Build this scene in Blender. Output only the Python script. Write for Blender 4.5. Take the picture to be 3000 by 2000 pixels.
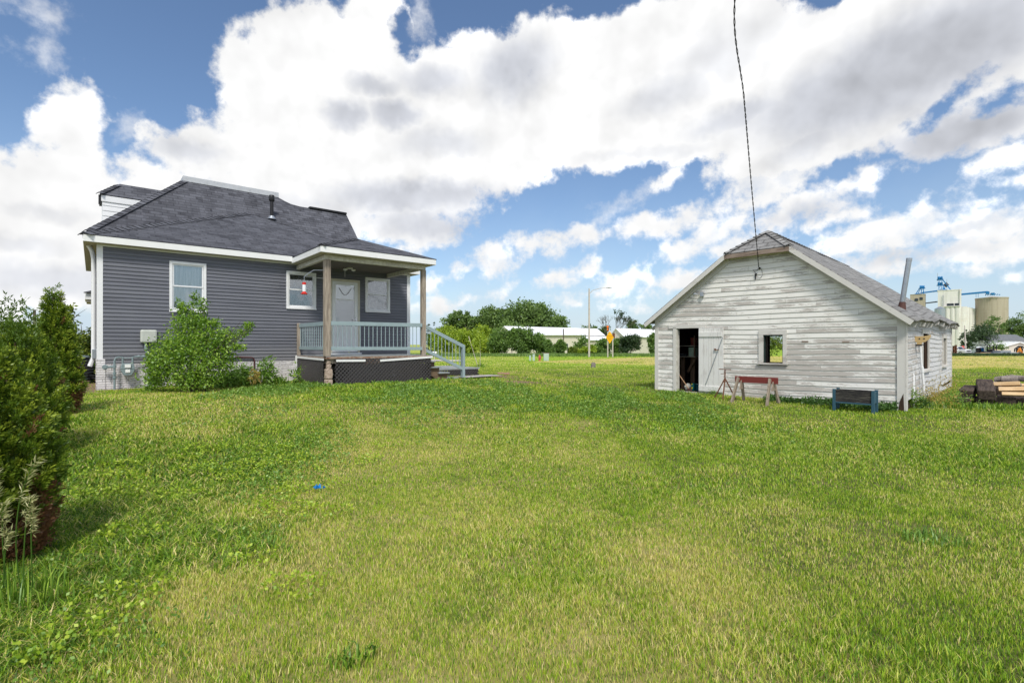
import bpy, bmesh, math, random
import numpy as np
from mathutils import Vector, Matrix
R = math.radians
random.seed(7)
sc = bpy.context.scene
for o in list(bpy.data.objects): bpy.data.objects.remove(o)

# ------------------------------------------------------------------ camera
CZ, F, HY = 1.45, 1475.0, 1008.0
cam = bpy.data.cameras.new('camera'); co = bpy.data.objects.new('camera', cam)
sc.collection.objects.link(co); sc.camera = co
cam.sensor_width = 36; cam.lens = 36 * F / 3000; cam.shift_y = 8 / 3000
cam.clip_start = .05; cam.clip_end = 6000
co.location = (0, 0, CZ); co.rotation_euler = (R(90), 0, 0)
sc.render.resolution_x = 1024; sc.render.resolution_y = 682

# ------------------------------------------------------------------ light
SUN_EL, SUN_AZ = R(52), R(174)          # azimuth clockwise from +Y: behind the camera
EXPO = 0.42
sc.view_settings.view_transform = 'Standard'; sc.view_settings.look = 'None'
sc.view_settings.gamma = 1; sc.view_settings.exposure = EXPO
sun = bpy.data.lights.new('sun', 'SUN'); so = bpy.data.objects.new('sun', sun)
sc.collection.objects.link(so)
sun.energy = 2.6; sun.angle = R(12); sun.color = (1, .95, .87)
sd = Vector((math.sin(SUN_AZ) * math.cos(SUN_EL), math.cos(SUN_AZ) * math.cos(SUN_EL), math.sin(SUN_EL)))
so.rotation_euler = sd.to_track_quat('Z', 'Y').to_euler(); so.location = (-5, -8, 20)

class NT:
    """tiny node helper"""
    def __init__(s, nt): s.nt = nt; s.N = nt.nodes; s.L = nt.links
    def n(s, t, ins=None, **kw):
        x = s.N.new(t)
        for k, v in kw.items(): setattr(x, k, v)
        for k, v in (ins or {}).items():
            if isinstance(v, bpy.types.NodeSocket): s.L.new(v, x.inputs[k])
            else: x.inputs[k].default_value = v
        return x
    def m(s, op, a, b=None, c=None, clamp=False):
        d = {0: a}
        if b is not None: d[1] = b
        if c is not None: d[2] = c
        return s.n('ShaderNodeMath', d, operation=op, use_clamp=clamp).outputs[0]
    def ss(s, v, a, b, lo=0., hi=1.):
        return s.n('ShaderNodeMapRange', {0: v, 1: a, 2: b, 3: lo, 4: hi}, interpolation_type='SMOOTHSTEP').outputs[0]
    def noise(s, vec, scale, detail=4, rough=.55, dist=0.):
        return s.n('ShaderNodeTexNoise', {'Vector': vec, 'Scale': scale, 'Detail': detail, 'Roughness': rough, 'Distortion': dist}).outputs['Fac']
    def mix(s, f, a, b, blend='MIX'):
        x = s.N.new('ShaderNodeMix'); x.data_type = 'RGBA'; x.blend_type = blend
        for i, v in ((0, f), (6, a), (7, b)):
            if isinstance(v, bpy.types.NodeSocket): s.L.new(v, x.inputs[i])
            else: x.inputs[i].default_value = (*v, 1) if i and len(v) == 3 else v
        return x.outputs[2]
    def ramp(s, f, stops, interp='LINEAR'):
        x = s.N.new('ShaderNodeValToRGB'); e = x.color_ramp.elements; x.color_ramp.interpolation = interp
        while len(e) < len(stops): e.new(.5)
        for i, (p, c) in enumerate(stops): e[i].position = p; e[i].color = (*c, 1) if len(c) == 3 else c
        s.L.new(f, x.inputs[0]); return x.outputs[0]

# ------------------------------------------------------------------ sky with clouds, laid out by compass direction
w = bpy.data.worlds.new('World'); sc.world = w; w.use_nodes = True
t = NT(w.node_tree); t.N.clear()
tc = t.n('ShaderNodeTexCoord').outputs['Generated']
sky = t.n('ShaderNodeTexSky', sky_type='NISHITA', sun_disc=False, sun_elevation=SUN_EL, sun_rotation=SUN_AZ, air_density=1.0, dust_density=.6, ozone_density=1.6)
DIR = t.n('ShaderNodeVectorMath', {0: tc}, operation='NORMALIZE').outputs[0]
sx = t.n('ShaderNodeSeparateXYZ', {0: DIR})
az = t.m('ARCTAN2', sx.outputs[0], sx.outputs[1]); el = t.m('ARCSINE', sx.outputs[2])
flat = t.n('ShaderNodeCombineXYZ', {0: az, 1: el, 2: 0.}).outputs[0]
nA = t.n('ShaderNodeTexNoise', {'Vector': DIR, 'Scale': 7., 'Detail': 4., 'Roughness': .62})
dv = t.n('ShaderNodeVectorMath', {0: nA.outputs['Color'], 1: (.5, .5, .5)}, operation='SUBTRACT').outputs[0]
dv = t.n('ShaderNodeVectorMath', {0: dv, 'Scale': .055}, operation='SCALE').outputs[0]
nB = t.n('ShaderNodeTexNoise', {'Vector': DIR, 'Scale': 38., 'Detail': 2., 'Roughness': .6})
dw = t.n('ShaderNodeVectorMath', {0: nB.outputs['Color'], 1: (.5, .5, .5)}, operation='SUBTRACT').outputs[0]
dw = t.n('ShaderNodeVectorMath', {0: dw, 'Scale': .024}, operation='SCALE').outputs[0]
PP = t.n('ShaderNodeVectorMath', {0: flat, 1: dv}, operation='ADD').outputs[0]
PP = t.n('ShaderNodeVectorMath', {0: PP, 1: dw}, operation='ADD').outputs[0]
chain = [None]      # each shape's input leans on the previous one, so the shader never holds more than a few values at once
def ell(e):
    src = PP if chain[0] is None else t.n('ShaderNodeVectorMath', {0: chain[0], 1: (1e-7, 1e-7, 1e-7), 2: PP}, operation='MULTIPLY_ADD').outputs[0]
    x, y, rx, ry = [v * 1.2755 for v in e[:4]]; rot = R(-e[4]) if len(e) > 4 else 0
    a = math.atan((x - 1500) / F); ee = math.atan((HY - y) / F * math.cos(a)); k = math.cos(a) / F
    r1, r2 = rx * k * .5 * (math.cos(a) + 1) * 1., ry * k * math.cos(ee) ** 1.5
    mp = t.n('ShaderNodeMapping', {'Vector': src, 'Location': (a, ee, 0), 'Rotation': (0, 0, -rot), 'Scale': (r1, r2, 1)}, vector_type='TEXTURE').outputs[0]
    ln = t.n('ShaderNodeVectorMath', {0: mp}, operation='LENGTH').outputs['Value']
    return ln, min(r1, r2)
def union(es, sm=.02):
    acc = None
    for e in es:
        ln, rr = ell(e)
        d = t.m('MULTIPLY_ADD', ln, rr, -rr)
        acc = d if acc is None else t.n('ShaderNodeMath', {0: acc, 1: d, 2: sm}, operation='SMOOTH_MIN').outputs[0]
        chain[0] = acc
    return acc
crisp = union([(168, 290, 92, 78), (195, 232, 45, 40), (200, 400, 80, 90), (75, 415, 105, 70), (150, 520, 200, 110), (60, 610, 190, 120),
    (545, 120, 55, 50), (560, 210, 62, 110), (660, 105, 100, 80), (735, 60, 60, 50), (860, 60, 85, 90), (740, 210, 220, 160), (620, 330, 110, 90),
    (390, 345, 75, 50), (480, 360, 130, 60), (330, 400, 60, 40), (800, 380, 330, 110), (960, 220, 160, 110), (1120, 140, 110, 70), (1260, 90, 110, 68), (1350, 70, 40, 40), (1060, 300, 320, 150), (940, 455, 210, 55), (560, 480, 330, 70), (940, 525, 150, 42), (300, 450, 120, 60), (330, 560, 200, 60),
    (1500, 150, 330, 130), (1620, 60, 170, 90), (1400, 300, 360, 95, 3), (1620, 280, 200, 95), (2000, 140, 480, 150), (1900, 270, 300, 110, 20), (2200, 285, 220, 58)])
soft = union([(1785, 385, 125, 72, 24), (1720, 430, 40, 48, 10), (1900, 345, 110, 36, 28), (1545, 398, 32, 17, 40), (1515, 428, 26, 8, 30), (2285, 372, 78, 24, 26), (2350, 420, 34, 14, 15),
    (1240, 560, 70, 17, 3), (1340, 545, 95, 22, 8), (1450, 522, 80, 22, 12), (1570, 508, 90, 22, 14), (1145, 590, 48, 34), (1115, 620, 26, 22), (1180, 565, 40, 12), (1640, 535, 80, 34, 28), (1570, 575, 70, 24, 18), (1690, 560, 70, 30),
    (1260, 642, 62, 14, 6), (1345, 620, 32, 16, 20), (1430, 655, 75, 22, 6), (1540, 650, 90, 24, 8), (1380, 672, 70, 9), (1860, 470, 105, 36, 14), (1960, 430, 90, 26, 24), (1790, 500, 50, 20, 0), (1900, 505, 60, 14, 10),
    (1960, 565, 110, 34, 22), (2090, 525, 130, 42, 8), (2250, 520, 110, 44, 4), (2010, 610, 130, 18, 6), (2200, 580, 130, 34, 2), (2280, 605, 60, 9), (2335, 624, 34, 11), (2350, 560, 60, 40),
    (1010, 640, 45, 12, 35), (1080, 690, 45, 8, 15), (1010, 700, 60, 12, 10), (1060, 615, 34, 8, 30), (250, 650, 330, 60), (930, 565, 32, 12), (1330, 692, 12, 3), (1440, 702, 20, 6)], .008)
holes = union([(2168, 240, 44, 13, 35), (2335, 216, 30, 13), (270, 330, 24, 38), (20, 330, 14, 20), (925, 50, 22, 40, 10), (930, 100, 12, 18), (2352, 315, 26, 14, 20), (385, 165, 82, 128, 3), (268, 325, 22, 42)], .012)
wisp = union([(40, 18, 35, 18), (90, 22, 26, 22), (83, 118, 13, 8), (285, 300, 18, 16), (960, 60, 12, 30), (1445, 470, 60, 8, 30)], .01)
f1 = t.noise(DIR, 24., 7, .62)
edge = t.m('MULTIPLY_ADD', f1, .06, -.03)
# the part of the sky outside the photograph: broken cumulus added for its light alone
big = t.noise(DIR, 2.6, 6, .55)
azi = t.ss(t.m('ABSOLUTE', az), .80, 1.0); eli = t.ss(el, .58, .75)
outw = t.m('MAXIMUM', azi, eli)
dbig = t.m('MULTIPLY_ADD', t.m('SUBTRACT', .5, big), .5, t.m('SUBTRACT', 1., outw))
dc = t.m('SUBTRACT', t.m('MAXIMUM', t.m('MINIMUM', crisp, dbig), t.m('MULTIPLY', holes, -1.)), edge)
ds = t.m('SUBTRACT', soft, t.m('MULTIPLY', edge, 1.15))
dwp = t.m('SUBTRACT', wisp, t.m('MULTIPLY', edge, 1.6))
ac = t.ss(dc, .006, -.012); as_ = t.m('MULTIPLY', t.ss(ds, .010, -.013), t.ss(f1, .25, .62, .72, 1.))
aw = t.m('MULTIPLY', t.ss(dwp, .02, -.02), .55)
# thin milky veil that thickens towards the horizon
veil = t.m('ADD', t.m('MULTIPLY', t.ss(el, .38, .02), t.ss(t.noise(DIR, 5., 4, .6), .3, .75, .12, .45)), t.m('MULTIPLY', t.ss(el, .16, -.02), .75), clamp=True)
alpha = t.m('MAXIMUM', t.m('MAXIMUM', ac, as_), aw)
# grey bases and shaded hollows of the clouds themselves
gsum = None
for e in [(795, 262, 62, 38, 5, 1.), (905, 262, 66, 40, -5, .9), (860, 195, 75, 30, 5, .65), (990, 190, 110, 40, 0, .6), (1180, 160, 110, 85, 20, .85), (1010, 330, 140, 45, 5, .45), (960, 455, 240, 44, 3, .95), (700, 470, 200, 40, 0, .4),
          (1010, 515, 190, 44, 0, .8), (430, 355, 110, 30, 5, .55), (110, 490, 110, 22, 0, .35), (120, 640, 260, 50, 0, .55), (60, 560, 120, 30, 0, .4), (2080, 150, 420, 130, 12, .95), (2200, 295, 220, 62, 8, .95), (1680, 120, 190, 90, 10, .35), (1690, 270, 150, 42, 5, .7),
          (1860, 330, 130, 40, 20, .55), (1840, 250, 230, 60, 10, .6), (1540, 215, 150, 50, 10, .45), (1870, 485, 150, 28, 8, .5), (2080, 590, 220, 22, 5, .4), (1500, 350, 200, 20, 0, .35), (2240, 520, 90, 14, 10, .3), (2100, 250, 40, 22, 20, .5), (1120, 610, 60, 18, 0, .2)]:
    ln, rr = ell(e[:5])
    g = t.m('MULTIPLY', t.ss(ln, 1.35, .15), e[5])
    gsum = g if gsum is None else t.m('MAXIMUM', gsum, g)
    chain[0] = gsum
gn = t.noise(DIR, 6.5, 5, .55)
gsum = t.m('MAXIMUM', gsum, t.m('MULTIPLY', outw, .55))
grey = t.m('MULTIPLY', gsum, t.ss(gn, .25, .65, .72, 1.08))
off = t.n('ShaderNodeVectorMath', {0: DIR, 1: (.014, 0., -.024)}, operation='ADD').outputs[0]
rel = t.m('MULTIPLY', t.m('SUBTRACT', t.noise(DIR, 5.5, 4, .5), t.noise(off, 5.5, 4, .5)), 1.0)
lum = t.m('ADD', t.m('SUBTRACT', .99, t.m('MULTIPLY', grey, .40)), rel)
lum = t.m('MAXIMUM', t.m('MINIMUM', lum, 1.12), .40)
lum = t.m('ADD', lum, t.m('MULTIPLY', t.ss(lum, .97, 1.10), .35))
lum = t.m('ADD', lum, t.m('MULTIPLY', outw, .30))  # unseen clouds brightened to throw more light on the scene
tint = t.mix(t.ss(grey, .0, .8), (1., 1., 1.), (.91, .94, 1.02))
K = 1.02 / 2 ** EXPO
ccol = t.n('ShaderNodeVectorMath', {0: tint, 'Scale': t.m('MULTIPLY', lum, K)}, operation='SCALE').outputs[0]
SKYK = .094
scol = t.n('ShaderNodeVectorMath', {0: sky.outputs[0], 'Scale': SKYK}, operation='SCALE').outputs[0]
scol = t.n('ShaderNodeVectorMath', {0: scol, 1: (.98, 1.06, 1.14)}, operation='MULTIPLY').outputs[0]
scol = t.mix(veil, scol, (.60 * K, .72 * K, .84 * K))
fin = t.mix(alpha, scol, ccol)
bg = t.n('ShaderNodeBackground', {'Color': fin, 'Strength': 1.})
t.L.new(bg.outputs[0], t.n('ShaderNodeOutputWorld').inputs[0])
w.cycles.sampling_method = 'MANUAL'; w.cycles.sample_map_resolution = 512

# ------------------------------------------------------------------ materials
def mat(name, build=None, col=(.5, .5, .5), rough=.7, metal=0., spec=.3):
    m = bpy.data.materials.new(name); m.use_nodes = True
    q = NT(m.node_tree); b = q.N['Principled BSDF']
    b.inputs['Base Color'].default_value = (*col, 1); b.inputs['Roughness'].default_value = rough
    b.inputs['Metallic'].default_value = metal; b.inputs['Specular IOR Level'].default_value = spec
    if build: build(q, b)
    return m
def obco(q): return q.n('ShaderNodeTexCoord').outputs['Object']
def bump(q, b, h, dist=.01, st=.5):
    x = q.n('ShaderNodeBump', {'Height': h, 'Distance': dist, 'Strength': st}); q.L.new(x.outputs[0], b.inputs['Normal'])
def attr(q, n): return q.n('ShaderNodeAttribute', attribute_name=n).outputs['Fac']
def scaled(q, v, s): return q.n('ShaderNodeVectorMath', {0: v, 1: s}, operation='MULTIPLY').outputs[0]
def painted(name, col, dirt=.25, rough=.55, scale=6., dcol=None, bmp=.3):
    def f(q, b):
        o = obco(q); n = q.noise(o, scale, 6, .65); n2 = q.noise(scaled(q, o, (1, 1, 4)), scale * 4, 4, .6)
        k = q.m('MULTIPLY', q.ss(q.m('ADD', n, q.m('MULTIPLY', n2, .5)), .55, 1.0), dirt)
        q.L.new(q.mix(k, col, dcol or tuple(c * .45 for c in col)), b.inputs['Base Color'])
        bump(q, b, n2, .003, bmp)
    return mat(name, f, col, rough)
def wood(name, c1, c2, axis=2, rough=.85, sc_=1.):
    def f(q, b):
        o = obco(q); s = [18 * sc_] * 3; s[axis] = 1.6 * sc_
        n = q.noise(scaled(q, o, tuple(s)), 1.5, 6, .6, .6); n2 = q.noise(o, 5, 3)
        q.L.new(q.mix(q.ss(n, .35, .68), c1, c2), b.inputs['Base Color']); bump(q, b, n, .004, .5)
    return mat(name, f, c1, rough)
M = {}
def f_siding(q, b):
    o = obco(q); n = q.noise(o, 1.1, 6, .65); n2 = q.noise(scaled(q, o, (.6, .6, 9)), 2.5, 4, .6); z = q.n('ShaderNodeSeparateXYZ', {0: o}).outputs[2]
    v = q.m('ADD', q.m('MULTIPLY', attr(q, 'br'), .16), q.m('MULTIPLY', n, .3)); c = q.ramp(v, [(.1, (.135, .140, .166)), (.4, (.180, .186, .213))])
    c = q.mix(q.m('MULTIPLY', q.ss(q.m('ADD', q.m('MULTIPLY', n2, .6), q.ss(z, 1.9, 1.0, 0., .5)), .45, .9), .35), c, (.26, .25, .24)); q.L.new(c, b.inputs['Base Color'])
M['siding'] = mat('vinyl_siding', f_siding, (.15, .155, .19), .42)
M['white_trim'] = painted('white_trim', (.80, .81, .80), .18, .4, 4., (.6, .59, .54), .1)
M['white_vinyl'] = painted('white_vinyl', (.78, .79, .80), .1, .4)
M['soffit'] = painted('soffit', (.50, .47, .38), .3, .7)
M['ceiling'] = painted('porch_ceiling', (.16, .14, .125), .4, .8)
M['old_white'] = painted('old_white_paint', (.66, .65, .58), .55, .75, 9., (.28, .24, .19), .5)
M['blue_paint'] = painted('grey_blue_paint', (.30, .385, .405), .25, .5, 5., (.16, .21, .22))
M['post_wood'] = wood('weathered_post', (.40, .34, .27), (.22, .18, .145))
M['deck_board'] = painted('deck_boards', (.29, .33, .34), .6, .8, 6., (.2, .17, .14))
M['rust_edge'] = painted('rotten_edge', (.20, .10, .06), .7, .9, 12., (.45, .4, .33))
M['lattice'] = painted('black_lattice', (.055, .052, .054), .3, .5, 8., (.06, .05, .045))
M['concrete'] = painted('concrete', (.40, .38, .35), .5, .9, 6., (.25, .23, .2), .6)
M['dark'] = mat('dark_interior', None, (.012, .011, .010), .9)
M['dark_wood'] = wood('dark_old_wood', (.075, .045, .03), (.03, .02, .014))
M['black'] = painted('black_metal', (.02, .02, .022), .3, .45)
M['galv'] = painted('galvanised', (.42, .45, .48), .35, .35, 5., (.27, .3, .33)); M['galv'].node_tree.nodes['Principled BSDF'].inputs['Metallic'].default_value = .7
M['meter'] = painted('grey_meter_paint', (.19, .25, .26), .3, .45, 14., (.3, .35, .36))
M['rust'] = painted('rusty_iron', (.13, .055, .033), .6, .85, 20., (.24, .11, .05))
M['flash'] = painted('brown_flashing', (.10, .045, .035), .4, .6, 12., (.05, .03, .03))
M['redboard'] = painted('red_board', (.19, .035, .028), .35, .7, 9., (.1, .03, .03))
M['navy'] = painted('teal_blue_paint', (.028, .085, .125), .4, .6, 10., (.06, .12, .15))
M['grey_wood'] = wood('bare_grey_wood', (.34, .28, .215), (.2, .16, .125))
M['fresh_wood'] = wood('fresh_split_wood', (.72, .52, .30), (.55, .36, .18), 0)
M['tie'] = wood('creosoted_timber', (.055, .038, .028), (.022, .016, .012), 0, .9, 1.)
M['bark'] = painted('bark', (.12, .10, .08), .6, .95, 14., (.05, .04, .035), 1.)
M['twig'] = mat('twig', None, (.13, .085, .05), .9)
M['red'] = painted('red_plastic', (.62, .03, .02), .1, .35)
M['clear'] = mat('clear_plastic', None, (.75, .78, .80), .15, 0, .5)
M['sign'] = painted('sign_yellow', (.86, .43, .005), .12, .4)
M['signblack'] = mat('sign_black', None, (.09, .05, .01), .6)
M['orange'] = painted('orange_beacon', (.85, .17, .02), .1, .4)
M['utility'] = painted('pale_green_cabinet', (.42, .52, .46), .3, .5, 7., (.3, .36, .32))
M['hydrant'] = painted('faded_red_paint', (.55, .09, .09), .35, .5, 9., (.4, .16, .14))
M['metal_roof'] = painted('white_metal_roof', (.80, .81, .83), .12, .35)
M['tan_wall'] = painted('tan_metal_wall', (.60, .55, .47), .2, .6)
M['pole'] = painted('pale_pole', (.52, .47, .42), .3, .7)
M['blue_leg'] = painted('blue_steel', (.012, .17, .42), .3, .5, 1., (.02, .1, .25))
M['tyre'] = mat('tyre', None, (.02, .02, .02), .8)
M['carwhite'] = mat('car_paint', None, (.75, .76, .78), .2, 0, .5)
M['carglass'] = mat('car_glass', None, (.02, .025, .03), .08, 0, .6)
M['chrome'] = mat('chrome', None, (.6, .6, .62), .25, .9)
M['brownpipe'] = painted('brown_pipe', (.09, .03, .03), .4, .6, 20.)
M['board_tan'] = painted('tan_board', (.50, .36, .17), .3, .8, 8.)
M['stump'] = painted('weathered_stump', (.32, .28, .25), .8, .95, 9., (.10, .08, .07), 1.)
M['brick'] = painted('red_paver', (.33, .13, .10), .5, .9, 8., (.4, .3, .26))
M['bluecloth'] = mat('blue_plastic', None, (.01, .18, .52), .35)
M['teal_tin'] = mat('teal_tin', None, (.01, .16, .15), .35)
M['yellow_tin'] = mat('yellow_label', None, (.75, .6, .03), .5)
M['equip_tan'] = painted('pale_yellow_panel', (.62, .52, .34), .2, .5)
M['equip_orange'] = painted('orange_steel', (.70, .26, .04), .2, .5)
M['stopred'] = mat('stop_red', None, (.6, .02, .02), .5)
M['slate'] = painted('grey_shingle', (.17, .18, .19), .5, .9, 2.)
M['greenbox'] = painted('pale_green_box', (.26, .36, .28), .6, .6, 12., (.18, .14, .10))
M['bag'] = painted('pale_cloth', (.42, .42, .38), .4, .9)

def f_glass(q, b):
    fr = q.n('ShaderNodeFresnel', {'IOR': 1.55}); fac = q.m('MULTIPLY_ADD', fr.outputs[0], 1.5, .08, clamp=True)
    n = q.noise(obco(q), 2.5, 2); bp = q.n('ShaderNodeBump', {'Height': n, 'Distance': .004, 'Strength': .4})
    g = q.n('ShaderNodeBsdfGlossy', {'Color': (.9, .93, .95, 1), 'Roughness': .03, 'Normal': bp.outputs[0]}); tr = q.n('ShaderNodeBsdfTransparent', {'Color': (.93, .95, .95, 1)})
    mx = q.n('ShaderNodeMixShader', {0: fac, 1: tr.outputs[0], 2: g.outputs[0]}); q.L.new(mx.outputs[0], q.N['Material Output'].inputs[0])
M['glass'] = mat('window_glass', f_glass, (.03, .035, .04), .04, 0, .8)
def f_curt(q, b):
    o = obco(q); n = q.noise(scaled(q, o, (22, 1, 1.2)), 1., 3, .5, .3)
    q.L.new(q.mix(q.ss(n, .35, .65), (.74, .78, .76), (.92, .93, .92)), b.inputs['Base Color']); bump(q, b, n, .02, .6)
M['curtain'] = mat('sheer_curtain', f_curt, (.5, .5, .5), .9)
def f_film(q, b):
    o = obco(q); n = q.noise(o, 3.2, 5, .6, 2.6); n2 = q.noise(scaled(q, o, (7, 1, 11)), 1.1, 4, .6, 2.5)
    k = q.ss(n2, .50, .74)
    q.L.new(q.mix(k, (.04, .05, .06), (.40, .45, .50)), b.inputs['Base Color']); bump(q, b, q.m('ADD', n, n2), .03, 1.)
M['film'] = mat('crinkled_plastic_film', f_film, (.2, .2, .2), .35, 0, .3)
def f_stone(q, b):
    uv = q.n('ShaderNodeUVMap').outputs[0]; o = obco(q)
    wv = q.n('ShaderNodeVectorMath', {0: uv, 1: q.n('ShaderNodeVectorMath', {0: q.n('ShaderNodeTexNoise', {'Vector': uv, 'Scale': 5., 'Detail': 3.}).outputs['Color'], 'Scale': .035}, operation='SCALE').outputs[0]}, operation='ADD').outputs[0]
    br = q.n('ShaderNodeTexBrick', {'Vector': wv, 'Color1': (.84, .82, .83, 1), 'Color2': (.62, .60, .61, 1), 'Mortar': (.22, .21, .21, 1), 'Scale': 1., 'Mortar Size': .004, 'Brick Width': .26, 'Row Height': .052, 'Bias': .1}, offset=.37)
    br.squash = .6; br.squash_frequency = 3
    n = q.noise(o, 30, 5, .6)
    q.L.new(q.mix(q.ss(n, .3, .7), br.outputs[0], (.66, .65, .66), 'MIX') if False else q.mix(.25, br.outputs[0], q.ramp(n, [(.3, (.35, .33, .33)), (.7, (.75, .74, .75))])), b.inputs['Base Color'])
    rnd = q.n('ShaderNodeTexWhiteNoise', {0: q.n('ShaderNodeVectorMath', {0: wv, 1: (.26, .052, 1.)}, operation='SNAP').outputs[0]}, noise_dimensions='2D').outputs[0]
    h = q.m('ADD', q.m('MULTIPLY', rnd, .6), q.m('ADD', q.m('MULTIPLY', br.outputs['Fac'], -1.4), q.m('MULTIPLY', n, .5)))
    bump(q, b, h, .022, 1.)
M['stone'] = mat('stacked_stone_veneer', f_stone, (.5, .5, .5), .85)
def shingles(name, cols, wdt, row, mort, mortc, worn=0.):
    def f(q, b):
        uv = q.n('ShaderNodeUVMap').outputs[0]
        nz = q.n('ShaderNodeTexNoise', {'Vector': uv, 'Scale': 2.2 if worn else 1., 'Detail': 4.}).outputs['Color']
        wv = q.n('ShaderNodeVectorMath', {0: uv, 1: q.n('ShaderNodeVectorMath', {0: nz, 'Scale': .06 if worn else .004}, operation='SCALE').outputs[0]}, operation='ADD').outputs[0]
        br = q.n('ShaderNodeTexBrick', {'Vector': wv, 'Color1': (*cols[0], 1), 'Color2': (*cols[1], 1), 'Mortar': (*mortc, 1), 'Scale': 1., 'Mortar Size': mort, 'Brick Width': wdt, 'Row Height': row, 'Bias': 0.}, offset=.41)
        br2 = q.n('ShaderNodeTexBrick', {'Vector': q.n('ShaderNodeVectorMath', {0: wv, 1: (.37, 0, 0)}, operation='ADD').outputs[0], 'Color1': (*cols[2], 1), 'Color2': (*cols[1], 1), 'Mortar': (*mortc, 1), 'Scale': 1., 'Mortar Size': .0005, 'Brick Width': wdt * .62, 'Row Height': row}, offset=.29)
        c = q.mix(.4, br.outputs[0], br2.outputs[0])
        n = q.noise(uv, 260, 2); n3 = q.noise(uv, .9, 4)
        c = q.mix(.18, c, q.ramp(q.m('ADD', q.m('MULTIPLY', n, .6), q.m('MULTIPLY', n3, .4)), [(.3, tuple(v * .6 for v in cols[1])), (.7, tuple(v * 1.5 for v in cols[2]))]))
        q.L.new(c, b.inputs['Base Color'])
        sv = q.n('ShaderNodeSeparateXYZ', {0: wv}).outputs[1]
        st = q.m('SUBTRACT', 1., q.m('FRACT', q.m('DIVIDE', sv, row)))
        bump(q, b, q.m('ADD', st, q.m('MULTIPLY', n, .3)), .02, 1.)
    return mat(name, f, cols[0], .9)
M['shingle'] = shingles('charcoal_shingles', ((.085, .087, .10), (.026, .027, .033), (.165, .17, .195)), .36, .16, .018, (.008, .008, .011))  # near-black joint colour also paints the shadow line under each course
M['old_shingle'] = shingles('worn_grey_shingles', ((.25, .248, .24), (.155, .152, .147), (.35, .346, .335)), .33, .17, .022, (.035, .03, .028), 1.)
def f_peel(amount, wallcol=(.77, .755, .71)):
    def f(q, b):
        o = obco(q); t_ = attr(q, 'bt'); r_ = attr(q, 'br')
        loc = q.n('ShaderNodeCombineXYZ', {0: q.m('MULTIPLY', r_, 37.), 1: 0., 2: q.m('MULTIPLY', r_, 11.)}).outputs[0]
        p = q.n('ShaderNodeVectorMath', {0: o, 1: loc}, operation='ADD').outputs[0]
        n1 = q.noise(scaled(q, p, (1.6, 1.6, 5.)), 1.2, 3, .5); n2 = q.noise(scaled(q, p, (9, 9, 60)), 1.2, 6, .72)
        zone = q.m('ADD', q.m('MULTIPLY', q.noise(o, .55, 2), 1.2), q.m('MULTIPLY', r_, .28))
        v = q.m('ADD', q.m('ADD', q.m('MULTIPLY', n1, .9), q.m('MULTIPLY', n2, .75)), q.m('MULTIPLY', zone, .8))
        v = q.m('ADD', v, q.m('MULTIPLY', q.ss(t_, .55, 1.), -.42))
        k = q.ss(v, 1.45 - amount, 1.60 - amount, 0., .9)
        wn = q.noise(scaled(q, p, (4, 4, 70)), 1., 5, .6)
        wd = q.ramp(wn, [(.3, (.33, .30, .27)), (.7, (.50, .465, .425))])
        dirt = q.mix(q.m('MULTIPLY', q.ss(q.noise(scaled(q, o, (3, 3, 1)), 2.2, 5, .6), .52, .8), .35), wallcol, (.50, .47, .40))
        dirt = q.mix(q.m('MULTIPLY', q.ss(t_, .12, .0), .5), dirt, (.42, .38, .30))
        fl = q.ss(q.noise(scaled(q, p, (14, 14, 45)), 1., 5, .7), .66, .70)
        dirt = q.mix(q.m('MULTIPLY', fl, .8), dirt, (.33, .29, .26))
        q.L.new(q.mix(k, dirt, wd), b.inputs['Base Color'])
        bump(q, b, q.m('SUBTRACT', q.m('MULTIPLY', wn, .4), q.m('MULTIPLY', k, .6)), .004, .7)
    return f
M['peel'] = mat('peeling_white_clapboard', f_peel(.105), (.6, .6, .6), .8)
M['peel_side'] = mat('greyer_white_clapboard', f_peel(.02, (.60, .60, .60)), (.6, .6, .6), .8)  # same clapboard in a greyer, less peeled white
M['peel_trim'] = mat('peeling_white_trim', f_peel(-.06, (.62, .60, .56)), (.6, .6, .6), .8)
def f_door(q, b):
    o = obco(q); n = q.noise(scaled(q, o, (14, 14, 1.5)), 1.5, 6, .6); n2 = q.noise(o, 3, 4)
    q.L.new(q.mix(q.m('MULTIPLY', q.ss(q.m('ADD', n, q.m('MULTIPLY', n2, .6)), .8, 1.1), .6), (.72, .71, .68), (.40, .36, .32)), b.inputs['Base Color'])
M['shed_door'] = mat('white_plank_door', f_door, (.7, .7, .7), .75)

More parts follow.
